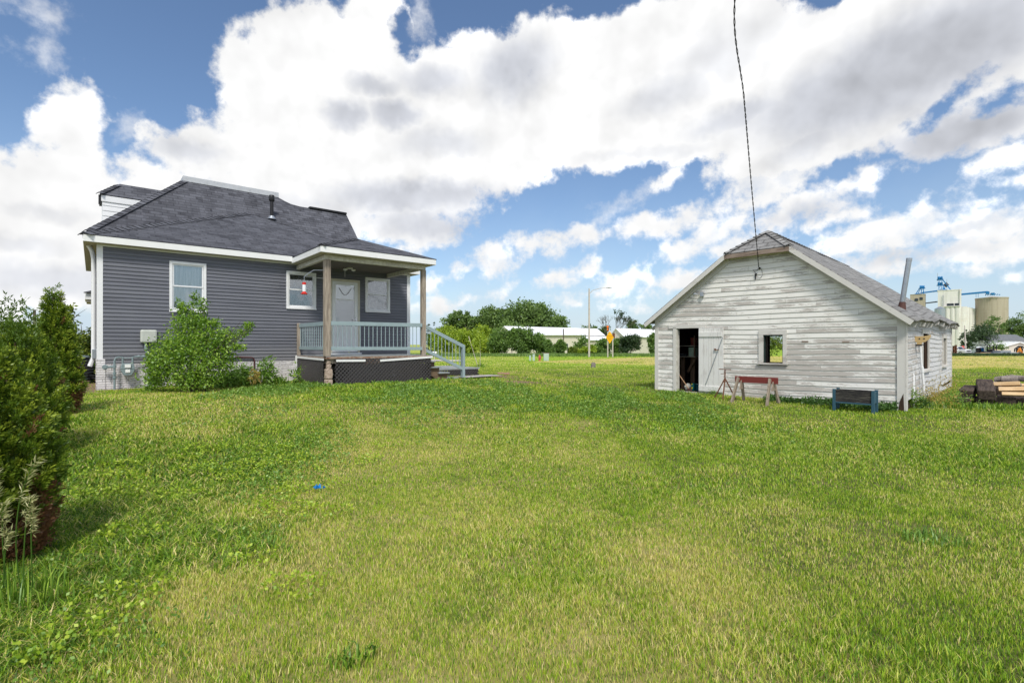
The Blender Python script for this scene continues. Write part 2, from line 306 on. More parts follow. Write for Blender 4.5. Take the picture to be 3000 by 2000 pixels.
def leafmat(name, cols, trans=.35, sprigs=None):
    """cols: three tones chosen per leaf by its own 'rnd' value"""
    m = bpy.data.materials.new(name); m.use_nodes = True; q = NT(m.node_tree); q.N.clear()
    r_ = attr(q, 'rnd'); n = q.noise(obco(q), .9, 3)
    v = q.m('ADD', q.m('MULTIPLY', r_, .75), q.m('MULTIPLY', n, .5))
    c = q.ramp(v, [(.2, cols[0]), (.6, cols[1]), (.95, cols[2])])
    if sprigs is not None:
        dd = attr(q, 'dead'); c = q.mix(dd, c, sprigs)
    d = q.n('ShaderNodeBsdfDiffuse', {'Color': c}); g = q.n('ShaderNodeBsdfGlossy', {'Color': (.6, .65, .6, 1), 'Roughness': .45})
    tr = q.n('ShaderNodeBsdfTranslucent', {'Color': q.mix(.35, c, (.25, .38, .03), 'ADD') if False else c})
    mx = q.n('ShaderNodeMixShader', {0: trans, 1: d.outputs[0], 2: tr.outputs[0]})
    mx2 = q.n('ShaderNodeMixShader', {0: .05, 1: mx.outputs[0], 2: g.outputs[0]})
    q.L.new(mx2.outputs[0], q.n('ShaderNodeOutputMaterial').inputs[0])
    return m
M['leaf_far'] = leafmat('grove_leaves', ((.07, .12, .03), (.14, .23, .055), (.23, .34, .08)))
M['leaf_mid'] = leafmat('row_leaves', ((.07, .13, .03), (.15, .26, .05), (.25, .39, .08)))
M['leaf_yellow'] = leafmat('yellow_green_leaves', ((.14, .23, .015), (.30, .42, .03), (.46, .56, .05)))
M['leaf_dark'] = leafmat('dark_leaves', ((.02, .045, .018), (.045, .085, .03), (.09, .15, .05)))
M['leaf_bush'] = leafmat('bush_leaves', ((.045, .11, .012), (.16, .31, .025), (.38, .54, .06)))
M['leaf_shrub'] = leafmat('shrub_leaves', ((.05, .09, .015), (.15, .23, .025), (.36, .42, .06)))
M['leaf_weed'] = leafmat('weed_leaves', ((.08, .17, .025), (.17, .32, .04), (.30, .46, .08)))
M['leaf_creep'] = leafmat('creeper_leaves', ((.03, .07, .015), (.06, .14, .025), (.12, .24, .05)))
M['leaf_gold'] = leafmat('yellowing_weeds', ((.20, .17, .06), (.42, .32, .08), (.62, .46, .10)))
M['leaf_lime'] = leafmat('lime_weeds', ((.20, .34, .02), (.33, .48, .03), (.50, .60, .06)))
M['arbor'] = leafmat('arborvitae_sprays', ((.03, .065, .008), (.115, .20, .015), (.40, .48, .045)), .3, (.22, .105, .05))
M['straw'] = leafmat('seed_heads', ((.25, .26, .10), (.42, .42, .18), (.6, .58, .3)))

# ------------------------------------------------------------------ helpers
col = sc.collection
def tag(o, label=None, cat=None, group=None, kind=None):
    if label: o['label'] = label
    if cat: o['category'] = cat
    if group: o['group'] = group
    if kind: o['kind'] = kind
    return o
def empty(name, loc=(0, 0, 0), rz=0., **kw):
    o = bpy.data.objects.new(name, None); col.objects.link(o); o.location = loc; o.rotation_euler = (0, 0, rz)
    o.empty_display_size = .2
    return tag(o, **kw)
class MB:
    def __init__(s): s.v = []; s.f = []; s.uv = []; s.a = []; s.b = []; s.cur = (0., 0.)
    def add(s, vs, fs, uvs=None, a=None):
        o = len(s.v); s.v += [tuple(x) for x in vs]; s.f += [tuple(i + o for i in f) for f in fs]
        s.uv += list(uvs) if uvs else [(x[0], x[2]) for x in vs]
        s.a += a if a else [s.cur[0]] * len(vs); s.b += [s.cur[1]] * len(vs)
        return s
    def box(s, p, q, rot=None, piv=None):
        x0, y0, z0 = p; x1, y1, z1 = q
        vs = [(x0, y0, z0), (x1, y0, z0), (x1, y1, z0), (x0, y1, z0), (x0, y0, z1), (x1, y0, z1), (x1, y1, z1), (x0, y1, z1)]
        if rot is not None:
            c = Vector(piv) if piv is not None else Vector(((x0 + x1) / 2, (y0 + y1) / 2, (z0 + z1) / 2))
            vs = [tuple(rot @ (Vector(v) - c) + c) for v in vs]
        return s.add(vs, [(0, 3, 2, 1), (4, 5, 6, 7), (0, 1, 5, 4), (1, 2, 6, 5), (2, 3, 7, 6), (3, 0, 4, 7)])
    def bar(s, a, b, w, h, up=(0, 0, 1)):
        """a rectangular bar from a to b, w across, h along 'up'"""
        a, b = Vector(a), Vector(b); d = (b - a).normalized(); u = Vector(up)
        sd_ = d.cross(u); sd_ = sd_.normalized() if sd_.length > 1e-6 else Vector((1, 0, 0)); u = sd_.cross(d).normalized()
        vs = []
        for p in (a, b):
            for i, j in ((-1, -1), (1, -1), (1, 1), (-1, 1)): vs.append(p + sd_ * (w / 2 * i) + u * (h / 2 * j))
        return s.add(vs, [(0, 1, 2, 3), (7, 6, 5, 4), (0, 4, 5, 1), (1, 5, 6, 2), (2, 6, 7, 3), (3, 7, 4, 0)])
    def tube(s, pts, r, n=8, cap=True):
        pts = [Vector(p) for p in pts]; rs = r if isinstance(r, (list, tuple)) else [r] * len(pts)
        rings = []; prev = None
        for i, p in enumerate(pts):
            d = (pts[min(i + 1, len(pts) - 1)] - pts[max(i - 1, 0)]).normalized()
            if prev is None: u = d.orthogonal().normalized()
            else:
                u = prev - d * prev.dot(d); u = u.normalized() if u.length > 1e-6 else d.orthogonal().normalized()
            prev = u; v = d.cross(u)
            rings.append([p + (u * math.cos(2 * math.pi * k / n) + v * math.sin(2 * math.pi * k / n)) * rs[i] for k in range(n)])
        vs = [x for rg in rings for x in rg]; fs = []
        for i in range(len(pts) - 1):
            for k in range(n): fs.append((i * n + k, i * n + (k + 1) % n, (i + 1) * n + (k + 1) % n, (i + 1) * n + k))
        if cap: fs += [tuple(range(n))[::-1], tuple((len(pts) - 1) * n + k for k in range(n))]
        return s.add(vs, fs)
    def cyl(s, a, b, r0, r1=None, n=16): return s.tube([a, b], [r0, r0 if r1 is None else r1], n)
    def lathe(s, prof, c=(0, 0, 0), n=20):
        vs = [(c[0] + r * math.cos(2 * math.pi * k / n), c[1] + r * math.sin(2 * math.pi * k / n), c[2] + z) for r, z in prof for k in range(n)]
        fs = [(i * n + k, i * n + (k + 1) % n, (i + 1) * n + (k + 1) % n, (i + 1) * n + k) for i in range(len(prof) - 1) for k in range(n)]
        fs += [tuple(range(n))[::-1], tuple((len(prof) - 1) * n + k for k in range(n))]
        return s.add(vs, fs)
    def prism(s, poly, th):
        """poly: 3D outline; th: thickness vector"""
        n = len(poly); th = Vector(th); vs = [Vector(p) for p in poly] + [Vector(p) + th for p in poly]
        return s.add(vs, [tuple(range(n))[::-1], tuple(range(n, 2 * n))] + [(i, (i + 1) % n, n + (i + 1) % n, n + i) for i in range(n)])
    def slope(s, poly, th=.04, udir=None):
        """roof slab from a planar outline; UV in metres, u along the eave, v up the slope"""
        P_ = [Vector(p) for p in poly]; nrm = Vector((0, 0, 0))
        for i in range(len(P_)): nrm += P_[i].cross(P_[(i + 1) % len(P_)])
        nrm.normalize()
        if nrm.z < 0: nrm = -nrm; P_ = P_[::-1]
        e = Vector((0, 0, 1)).cross(nrm).normalized(); u2 = nrm.cross(e)
        n = len(P_); vs = P_ + [p - nrm * th for p in P_]
        return s.add(vs, [tuple(range(n)), tuple(range(n, 2 * n))[::-1]] + [((i + 1) % n, i, n + i, n + (i + 1) % n) for i in range(n)], [(p.dot(e), p.dot(u2)) for p in vs])
    def build(s, name, m, parent=None, smooth=False, bev=0, loc=None):
        me = bpy.data.meshes.new(name); me.from_pydata(s.v, [], s.f)
        uvl = me.uv_layers.new(name='UVMap'); li = np.empty(len(me.loops), dtype=np.int32); me.loops.foreach_get('vertex_index', li)
        uvl.data.foreach_set('uv', np.array(s.uv, dtype=np.float32)[li].ravel())
        for nm, arr in (('bt', s.a), ('br', s.b)):
            at = me.attributes.new(nm, 'FLOAT', 'POINT'); at.data.foreach_set('value', np.array(arr, dtype=np.float32))
        me.materials.append(m)
        if smooth: me.polygons.foreach_set('use_smooth', [True] * len(me.polygons))
        me.update(); o = bpy.data.objects.new(name, me); col.objects.link(o)
        if parent: o.parent = parent
        if loc: o.location = loc
        if bev:
            bm = bmesh.new(); bm.from_mesh(me); bmesh.ops.remove_doubles(bm, verts=bm.verts, dist=1e-5)
            bmesh.ops.recalc_face_normals(bm, faces=bm.faces); bm.to_mesh(me); bm.free()
            md = o.modifiers.new('bevel', 'BEVEL'); md.width = bev; md.segments = 2; md.limit_method = 'ANGLE'
        elif not smooth or True:
            bm = bmesh.new(); bm.from_mesh(me); bmesh.ops.recalc_face_normals(bm, faces=bm.faces); bm.to_mesh(me); bm.free()
        if smooth:
            try: me.set_sharp_from_angle(angle=R(40))
            except Exception: pass
        return o
def fast_mesh(name, V, Fq, m, attrs=None, parent=None, loc=None):
    """V (n,3); Fq (k,3|4) index array"""
    me = bpy.data.meshes.new(name); k = Fq.shape[1]
    me.vertices.add(len(V)); me.vertices.foreach_set('co', np.ascontiguousarray(V, dtype=np.float32).ravel())
    me.loops.add(Fq.size); me.loops.foreach_set('vertex_index', np.ascontiguousarray(Fq, dtype=np.int32).ravel())
    me.polygons.add(len(Fq)); me.polygons.foreach_set('loop_start', np.arange(0, Fq.size, k, dtype=np.int32))
    for nm, arr in (attrs or {}).items():
        at = me.attributes.new(nm, 'FLOAT', 'POINT'); at.data.foreach_set('value', np.ascontiguousarray(arr, dtype=np.float32))
    me.materials.append(m); me.update(calc_edges=True); me.validate()
    o = bpy.data.objects.new(name, me); col.objects.link(o)
    if parent: o.parent = parent
    if loc is not None: o.location = loc
    return o
def leaves(C, D, L, Wd, rng, fold=.0):
    """diamond leaves: centres C, directions D, lengths L, widths Wd -> V, F"""
    n = len(C); D = D / np.linalg.norm(D, axis=1, keepdims=True)
    r_ = rng.normal(size=(n, 3)); S_ = np.cross(D, r_); S_ /= np.linalg.norm(S_, axis=1, keepdims=True) + 1e-9
    L = np.broadcast_to(L, (n,))[:, None]; Wd = np.broadcast_to(Wd, (n,))[:, None]
    V = np.stack([C, C + D * L * .45 + S_ * Wd * .5, C + D * L, C + D * L * .45 - S_ * Wd * .5], 1).reshape(-1, 3)
    return V, np.arange(4 * n).reshape(n, 4)
def crown(name, lobes, n, leaf, m, rng, parent=None, clump=26, cs=.16, asp=.6, hollow=.55, droop=.3):
    """lobes: (x,y,z,rx,ry,rz). Leaf clumps spread through the lobes' outer shell; each leaf a small face."""
    lob = np.array(lobes, float); vol = np.cbrt(lob[:, 3] * lob[:, 4] * lob[:, 5]) ** 2
    nc = max(6, n // clump); li = rng.choice(len(lob), nc, p=vol / vol.sum())
    d = rng.normal(size=(nc, 3)); d /= np.linalg.norm(d, axis=1, keepdims=True)
    rr = hollow + (1.04 - hollow) * rng.random(nc) ** .6
    Cc = lob[li, :3] + d * lob[li, 3:] * rr[:, None]
    size = np.cbrt(lob[li, 3] * lob[li, 4] * lob[li, 5]) * cs * (.6 + .8 * rng.random(nc))
    ci = np.repeat(np.arange(nc), clump); nn = len(ci)
    C = Cc[ci] + rng.normal(size=(nn, 3)) * size[ci][:, None] * np.array([1, 1, .75])
    D = rng.normal(size=(nn, 3)) + d[ci] * .8; D[:, 2] -= droop
    V, Fq = leaves(C, D, leaf * (.6 + .8 * rng.random(nn)), leaf * asp * (.6 + .8 * rng.random(nn)), rng)
    cr = rng.random(nc)[ci] * .65 + rng.random(nn) * .35
    return fast_mesh(name, V, Fq, m, {'rnd': np.repeat(cr, 4)}, parent)
def sstep(x, a, b):
    t_ = np.clip((np.asarray(x, float) - a) / (b - a), 0, 1); return t_ * t_ * (3 - 2 * t_)
class Fr:
    def __init__(s, ox, oy, a): s.o = (ox, oy); s.a = a; s.U = (math.cos(a), math.sin(a)); s.V = (-math.sin(a), math.cos(a))
    def u(s, px, v=0):
        k = (px - 1500) / F; return (k * (s.o[1] + v * s.V[1]) - (s.o[0] + v * s.V[0])) / (s.U[0] - k * s.U[1])
    def w(s, u, v): return (s.o[0] + u * s.U[0] + v * s.V[0], s.o[1] + u * s.U[1] + v * s.V[1])
    def z(s, py, u, v): return CZ + (HY - py) / F * s.w(u, v)[1]
    def loc(s, x, y):
        dx, dy = x - s.o[0], y - s.o[1]; return dx * s.U[0] + dy * s.U[1], dx * s.V[0] + dy * s.V[1]
HF = Fr(-9.264, 11.26, R(39.75)); SF = Fr(4.013, 14.03, math.atan2(-.7155, .6986))
def ground(x, y):
    x = np.asarray(x, float); y = np.asarray(y, float)
    b = np.interp(y, [-50, 0, 5, 12, 20, 36, 61, 70, 85, 95, 140, 350, 6000], [0, 0, .0, .05, .04, -.23, -.55, -.32, -.6, -.95, -1.75, -3, -4])
    u, v = HF.loc(x, y)
    du = np.maximum(np.maximum(-.3 - u, u - 9.2), 0); dv_ = np.maximum(np.maximum(-2.9 - v, v - 14), 0)
    d = np.hypot(du, dv_); k = 1 - sstep(d, .2, 7.)
    z = b * (1 - k) + k * .43
    su, sv = SF.loc(x, y); d2 = np.hypot(np.maximum(np.maximum(-su, su - 5.5), 0), np.maximum(np.maximum(-sv, sv - 8.6), 0))
    k2 = 1 - sstep(d2, .1, 4.); zs = .185 - .085 * np.clip(su / 5.5, 0, 1)
    z = z * (1 - k2) + zs * k2
    z = z + .02 * np.sin(x * 1.3 + 1) * np.sin(y * .9) * (1 - k) * (1 - k2) * (y < 60)
    return z
def gz(x, y): return float(ground(x, y))
def GP(px, Y): x = (px - 1500) / F * Y; return (x, Y, gz(x, Y))
def PY(px, py, Y): return ((px - 1500) / F * Y, Y, CZ + (HY - py) / F * Y)

# ------------------------------------------------------------------ ground
def vnoise(x, y, s, seed=0):
    g = np.random.default_rng(seed + 99).random((257, 257)); x = np.asarray(x, float) / s + 500; y = np.asarray(y, float) / s + 500
    i = np.floor(x).astype(int); j = np.floor(y).astype(int); fx = x - i; fy = y - j
    fx = fx * fx * (3 - 2 * fx); fy = fy * fy * (3 - 2 * fy); i %= 256; j %= 256
    return (g[i, j] * (1 - fx) + g[i + 1, j] * fx) * (1 - fy) + (g[i, j + 1] * (1 - fx) + g[i + 1, j + 1] * fx) * fy
def hay_d(x, y):
    """>0 inside the mown strip of straw"""
    near = np.interp(x, [1.5, 2.3, 12, 29, 80], [58, 52, 41, 33, 28]); far = np.interp(x, [1.5, 6, 12, 30, 60, 100], [54, 62, 66, 76, 100, 118])
    return np.minimum(y - near, far - y) * (x > 1.5)
patches = [(-.4, 16.4, 1.3, .7), (.35, 13.9, .7, .28), (.1, 15.3, .5, .3), (2.95, 3.9, .55, .22), (-9.9, 11.7, 1.3, 2.6), (-11.6, 15, 3.2, 3.2), (-.75, 11.5, .12, .1)]
ys = np.concatenate([np.linspace(-30, 0, 10, endpoint=False), np.linspace(0, 20, 81, endpoint=False), np.linspace(20, 100, 81, endpoint=False), np.geomspace(100, 5000, 40)])
xs = np.concatenate([-np.geomspace(5000, 20, 40), np.linspace(-20, 20, 161)[1:-1], np.geomspace(20, 5000, 40)])
XX, YY = np.meshgrid(xs, ys); V = np.stack([XX, YY, ground(XX, YY)], -1).reshape(-1, 3); nx = len(xs)
ii = (np.arange(len(ys) - 1)[:, None] * nx + np.arange(nx - 1)[None, :]).ravel()
def f_ground(q, b):
    o = obco(q); s = q.n('ShaderNodeSeparateXYZ', {0: o})
    n = q.noise(o, 14, 6, .65); n2 = q.noise(o, .35, 5, .6); n3 = q.noise(scaled(q, o, (.25, 1, 1)), 1.1, 6, .7)
    far = q.ramp(q.m('ADD', q.m('MULTIPLY', n3, .55), q.m('MULTIPLY', n, .45)), [(.3, (.16, .27, .02)), (.5, (.25, .38, .035)), (.68, (.35, .43, .06))])
    near = q.ramp(n, [(.3, (.05, .07, .016)), (.7, (.19, .18, .065))])
    c = q.mix(q.ss(s.outputs[1], 22, 48), near, far)
    hay = q.ramp(q.noise(scaled(q, o, (.4, 1, 1)), 3.2, 6, .7), [(.33, (.17, .21, .04)), (.5, (.46, .38, .13)), (.7, (.62, .50, .24))])
    c = q.mix(q.m('MULTIPLY', attr(q, 'hay'), q.ss(q.noise(scaled(q, o, (.3, 1, 1)), .8, 5), .30, .42)), c, hay)
    soil = q.ramp(q.noise(o, 9, 6, .7), [(.3, (.10, .065, .04)), (.7, (.30, .21, .14))])
    k = None
    for (px_, py_, rx, ry) in [p for p in patches if p[0] != 2.95]:
        mp = q.n('ShaderNodeMapping', {'Vector': o, 'Location': (px_, py_, 0), 'Scale': (rx, ry, 100)}, vector_type='TEXTURE').outputs[0]
        v = q.n('ShaderNodeVectorMath', {0: mp}, operation='LENGTH').outputs['Value']
        v = q.ss(q.m('ADD', v, q.m('MULTIPLY', q.noise(o, 5, 4), .5)), 1.35, .95)
        k = v if k is None else q.m('MAXIMUM', k, v)
    q.L.new(q.mix(k, c, soil), b.inputs['Base Color']); bump(q, b, n, .03, .6)
go = fast_mesh('ground', V, np.stack([ii, ii + 1, ii + 1 + nx, ii + nx], 1), mat('lawn_soil', f_ground, (.1, .15, .03), 1., 0, .1), {'hay': sstep(hay_d(V[:, 0], V[:, 1]), -1.5, 2.)})
go.data.polygons.foreach_set('use_smooth', [True] * len(go.data.polygons)); tag(go, kind='structure')
def sheet(name, poly, m, h=.03, n=14, kind='structure'):
    """a strip that follows the ground; poly = four corners, bilinear"""
    a, b_, c, d = [np.array(p, float) for p in poly]; mb = MB()
    for j in range(n + 1):
        for i in range(n + 1):
            s_, t_ = i / n, j / n; p = (a * (1 - s_) + b_ * s_) * (1 - t_) + (d * (1 - s_) + c * s_) * t_
            mb.v.append((p[0], p[1], gz(p[0], p[1]) + h)); mb.uv.append((p[0], p[1])); mb.a.append(0); mb.b.append(0)
    mb.f = [(j * (n + 1) + i, j * (n + 1) + i + 1, (j + 1) * (n + 1) + i + 1, (j + 1) * (n + 1) + i) for j in range(n) for i in range(n)]
    return tag(mb.build(name, m, smooth=True), kind=kind)
M['gravel'] = painted('pale_gravel', (.50, .46, .40), .4, .95, 3., (.36, .33, .28), .8)
M['asphalt'] = painted('grey_road', (.30, .29, .28), .3, .95, 2.)
sheet('gravel_road', [(-17, 60), (-5.2, 56), (-6, 61.5), (-18, 66)], M['gravel'], .05)
sheet('yard_gravel', [(95, 119), (190, 119), (220, 175), (110, 175)], M['gravel'], .05)
w0 = [HF.w(8.25, -2.45), HF.w(9.75, -2.35), HF.w(9.72, -1.7), HF.w(8.25, -1.75)]
sheet('concrete_walk', w0, M['concrete'], .05, 6)

# ------------------------------------------------------------------ siding builder
def clap(mb, x0, x1, z0, z1, ex, prof, holes=(), fm=None, clip=None, wob=None, seg=99., joint=None, rng=random):
    """lap boards on the plane y=0 facing -y (fm maps to another plane); prof = [(t, depth)] up one board; holes = (x0,x1,z0,z1)"""
    fm = fm or (lambda x, y, z: (x, y, z)); wob = wob or (lambda x, z: 0.)
    k = 0; z = z0
    dep = lambda t_: float(np.interp(t_, [p[0] for p in prof], [p[1] for p in prof]))
    while z < z1 - 1e-6:
        zb = min(z + ex, z1)
        js = [x0]; 
        if joint:
            xx = x0 + rng.uniform(.8, joint)
            while xx < x1 - .5: js.append(xx); xx += rng.uniform(1.6, joint)
        js.append(x1); rn = [rng.random() for _ in js]
        cuts = sorted({z, zb} | {h for H_ in holes for h in H_[2:4] if z < h < zb} | {z + ex * p[0] for p in prof if z < z + ex * p[0] < zb})
        for zc, zd in zip(cuts[:-1], cuts[1:]):
            if zd - zc < 1e-5: continue
            cl = clip(zc) if clip else (x0, x1); cu = clip(zd) if clip else (x0, x1)
            if cl[1] <= cl[0] or cu[1] < cu[0] - .3: continue
            zm = (zc + zd) / 2; iv = [(x0, x1)]
            for H_ in holes:
                if H_[2] < zm < H_[3]:
                    iv = [p for a, b in iv for p in ((a, min(b, H_[0])), (max(a, H_[1]), b)) if p[1] - p[0] > 1e-4]
            for a, b in iv:
                pts = [a, b] + [j for j in js if a < j < b]
                n = int((b - a) / seg); pts += [a + (b - a) * i / (n + 1) for i in range(1, n + 1)]
                pts = sorted(set(pts))
                for p, q_ in zip(pts[:-1], pts[1:]):
                    ji = max(i for i in range(len(js)) if js[i] <= p + 1e-9)
                    cL = lambda x, c_: min(max(x, c_[0]), max(c_[1], c_[0]))
                    pl, ql, pu, qu = cL(p, cl), cL(q_, cl), cL(p, cu), cL(q_, cu)
                    if ql - pl < 1e-4 and qu - pu < 1e-4: continue
                    t0_, t1_ = (zc - z) / ex, (zd - z) / ex; g = .0018 if (p in js and joint and p > x0) else 0
                    d0, d1 = dep(t0_), dep(t1_)
                    mb.cur = (0, rn[ji])
                    mb.add([fm(pl + g, -d0, zc + wob(pl, z)), fm(ql, -d0, zc + wob(ql, z)), fm(qu, -d1, zd + wob(qu, zb)), fm(pu + g, -d1, zd + wob(pu, zb))], [(0, 1, 2, 3)], a=[t0_, t0_, t1_, t1_])
                    if zc == z: mb.add([fm(pl, -d0, zc + wob(pl, z)), fm(ql, -d0, zc + wob(ql, z)), fm(ql, .0, zc + .001 + wob(ql, z)), fm(pl, .0, zc + .001 + wob(pl, z))], [(0, 3, 2, 1)], a=[0] * 4)
        z = zb; k += 1
    mb.cur = (0., 0.); return mb
VINYL = [(0, .024), (.55, .021), (.68, .008), (1, .004)]
LAP = [(0, .017), (1, .003)]

# ------------------------------------------------------------------ house
hb = .42
house = empty('house', (HF.o[0], HF.o[1], 0), HF.a, label='dark grey vinyl sided house with white trim, charcoal shingle roof and pale stacked stone base', cat='house')
UR, EZ = 7.746, 3.69
wins = [(1.328, 2.094, 2.236, 3.453), (3.987, 4.788, 2.431, 3.463), (6.25, 7.056, 2.434, 3.477)]
door = (5.185, 6.079, 1.20, 3.357)
ins = .035
holes = [(a + ins, b - ins, c + ins, d - ins) for a, b, c, d in wins] + [(door[0] + .06, door[1] - .06, door[2], door[3] - .06)]
mb = clap(MB(), 0, UR, 1.016, EZ, .0885, VINYL, holes, wob=lambda x, z: .0025 * math.sin(x * 2 + z * 9), seg=1.2, joint=4.4, rng=random.Random(17))
clap(mb, 0, 5., 1.016, EZ, .0885, VINYL, fm=lambda x, y, z: (-y * -1., 5 - x, z))
clap(mb, 0, 5., 1.016, EZ, .0885, VINYL, fm=lambda x, y, z: (UR - y, x, z))
wall = mb.build('wall', M['siding'], house)
MB().box((.0, 5.0, .2), (UR, 11.2, 4.62)).build('main_wall', M['siding'], house)
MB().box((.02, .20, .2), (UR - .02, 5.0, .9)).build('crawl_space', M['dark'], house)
m_ = MB(); m_.box((-.02, -.02, .3), (UR + .02, .05, 1.0)); m_.box((-.02, .05, .3), (.05, 5, 1.0)); m_.box((UR - .05, .05, .3), (UR + .02, 5, 1.0))
st = m_.build('stone_base', M['stone'], house)
m_ = MB(); m_.box((-.03, -.035, .3), (.13, .05, 1.12)); m_.box((-.035, .05, .3), (.0, .18, 1.12)); m_.build('stone_corner', M['stone'], house)
m_ = MB()
m_.box((-.022, -.024, 1.12), (.088, .0, EZ)); m_.box((-.022, 0., 1.12), (-.002, .10, EZ))
m_.build('corner_trim', M['white_vinyl'], house)
m_ = MB(); m_.box((UR - .09, -.024, 1.0), (UR + .022, .0, EZ)); m_.box((UR + .002, 0., 1.0), (UR + .022, .10, EZ)); m_.build('corner_trim', M['white_vinyl'], house)
def fascia(pts, z0, z1, th=.02):
    m_ = MB()
    for (a, b) in zip(pts[:-1], pts[1:]): m_.bar((a[0], a[1], (z0 + z1) / 2), (b[0], b[1], (z0 + z1) / 2), th, z1 - z0)
    return m_
# lower hipped roof
O, ap = .24, 3.95; z0 = 3.85; sl = .47
RU = UR + O; za = z0 + sl * (ap + O)
low = MB(); low.slope([(-O - .02, -O - .02, z0), (RU + .02, -O - .02, z0), (RU - (ap + O), ap, za), (ap, ap, za)], .02)
low.slope([(-O - .02, -O - .02, z0), (ap, ap, za), (ap, 5.6, za), (-O - .02, 5.6, z0)], .02)
low.slope([(RU + .02, -O - .02, z0), (RU - (ap + O), ap, za), (RU - (ap + O), 5.6, za), (RU + .02, 5.6, z0)], .02)
low.slope([(ap, ap, za), (RU - (ap + O), ap, za), (RU - (ap + O), 5.6, za), (ap, 5.6, za)], .02)
roof = low.build('roof', M['shingle'], house)
def caps(name, a, b, parent, m=None, w_=.3, h=.02, step=.17):
    """overlapping ridge tabs laid from a (low) to b (high)"""
    a, b = Vector(a), Vector(b); L_ = (b - a).length; d = (b - a) / L_; n = int(L_ / step); mb = MB(); uvrow = .17 if m else .16
    s_ = d.cross(Vector((0, 0, 1))).normalized(); up = s_.cross(d)
    for i in range(n):
        p = a + d * (i * step); q_ = a + d * (i * step + step * 1.25)
        mb.cur = (0, random.random()); k = random.random() * 50
        c0, c1 = p + up * (h + .026), q_ + up * (h - .004); dn = up * (w_ * .22)
        mb.add([c0 - s_ * w_ / 2 - dn, c0, c0 + s_ * w_ / 2 - dn, c1 + s_ * w_ / 2 - dn, c1, c1 - s_ * w_ / 2 - dn], [(0, 1, 4, 5), (1, 2, 3, 4)], [(k, (int(k) + .5) * uvrow)] * 6)
        mb.add([c0 - s_ * w_ / 2 - dn, c0, c0 + s_ * w_ / 2 - dn, c0 + s_ * w_ / 2 - dn - up * .02, c0 - up * .02, c0 - s_ * w_ / 2 - dn - up * .02], [(0, 1, 4, 5), (1, 2, 3, 4)])
    return mb.build(name, m or M['shingle'], parent)
caps('hip_cap', (-O, -O, z0), (ap, ap, za), house)
fascia([(-O, 5.6), (-O, -O), (4.08, -O)], EZ, z0 - .012).build('fascia', M['white_trim'], house)
fascia([(7.22, -O), (RU, -O), (RU, 5.)], EZ, z0 - .012).build('fascia', M['white_trim'], house)
m_ = MB(); m_.box((-O, -O, EZ - .004), (RU, .0, EZ + .01)); m_.box((-O, .0, EZ - .004), (0, 5.6, EZ + .01)); m_.box((UR, .0, EZ - .004), (RU, 5.6, EZ + .01)); m_.build('soffit', M['soffit'], house)
MB().box((.088, -.03, EZ - .045), (UR - .09, -.0, EZ - .005)).build('frieze_trim', M['white_trim'], house)
# main roof
rl, rr_, rv, rz = 2.42, 5.6, 6.93, 7.34; e0 = 4.27
WE = 8.28
mr = MB()
zz = lambda v: rz - (rv - v)
mr.slope([(-O, e0, zz(e0)), (WE, e0, zz(e0)), (WE, 6.62, zz(6.62)), (6.35, 6.62, zz(6.62)), (6.02, 6.68, zz(6.68)), (5.82, 6.78, zz(6.78)), (rr_, rv, rz), (rl, rv, rz)], .06)
mr.slope([(-O, e0, zz(e0)), (rl, rv, rz), (rl, 8.3, rz), (-O, 11, zz(e0))], .06)
mr.slope([(rl, 8.3, rz), (rr_, 8.3, rz), (WE, 11, rz - 2.7), (-O, 11, rz - 2.7)], .06)
mr.slope([(rr_, rv, rz), (rr_, 8.3, rz), (WE, 11, rz - 2.7), (WE, 8.6, rz - 2.7), (WE, e0, rz - 2.7)], .06)
mr.build('main_roof', M['shingle'], house)
m_ = MB(); m_.slope([(WE, 6.62, 7.03), (5.9, 6.62, 7.03), (5.9, 9., 4.65), (WE, 9., 4.65)], .05); m_.prism([(WE - .06, 4.6, 4.65), (WE - .06, 6.62, 6.98), (WE - .06, 8.9, 4.65)], (.04, 0, 0)); m_.build('gable_roof', M['shingle'], house)
caps('hip_cap', (-O, e0, zz(e0)), (rl, rv, rz), house)
m_ = MB(); m_.box((6.72, 6.52, 7.0), (WE + .0, 6.74, 7.085)); m_.build('ridge_vent', M['black'], house, bev=.02)
m_ = MB(); m_.box((rl - .02, rv - .05, rz - .03), (rr_ + .03, 8.35, rz + .17)); m_.build('ridge_box', painted('ridge_metal', (.50, .52, .54), .3, .45), house, bev=.01)
fascia([(-O, 11.), (-O, e0), (0.9, e0)], 4.50, 4.64).build('main_fascia', M['white_trim'], house)
# dormer on the left slope
dm = MB(); dz = 6.30
dm.slope([(.08, 6.40, dz), (1.6, 6.40, dz), (2.0, rv, 6.85), (.61, rv, 6.85)], .05)
dm.slope([(.08, 6.40, dz), (.61, rv, 6.85), (.61, 7.5, 6.85), (.08, 8.1, dz)], .05)
dm.slope([(.61, rv, 6.85), (2.0, rv, 6.85), (1.6, 8.1, dz), (.08, 8.1, dz)], .05)
dm.build('dormer_roof', M['shingle'], house)
caps('hip_cap', (.06, 6.38, dz), (.61, rv, 6.85), house, w_=.22, step=.14)
m_ = MB(); clap(m_, .15, 2.0, 4.6, 6.10, .17, LAP, fm=lambda x, y, z: (x, 6.46 + y, z)); m_.box((.15, 6.47, 4.6), (1.2, 8.0, 6.26)); m_.box((.12, 6.42, 6.08), (1.5, 6.46, 6.27)); m_.build('dormer_wall', M['white_vinyl'], house)
m_ = MB(); m_.box((.05, 6.42, 5.98), (.12, 6.52, 6.27)); m_.box((.02, 6.5, 4.95), (.1, 7.5, 5.25)); m_.build('dormer_gutter', M['black'], house)
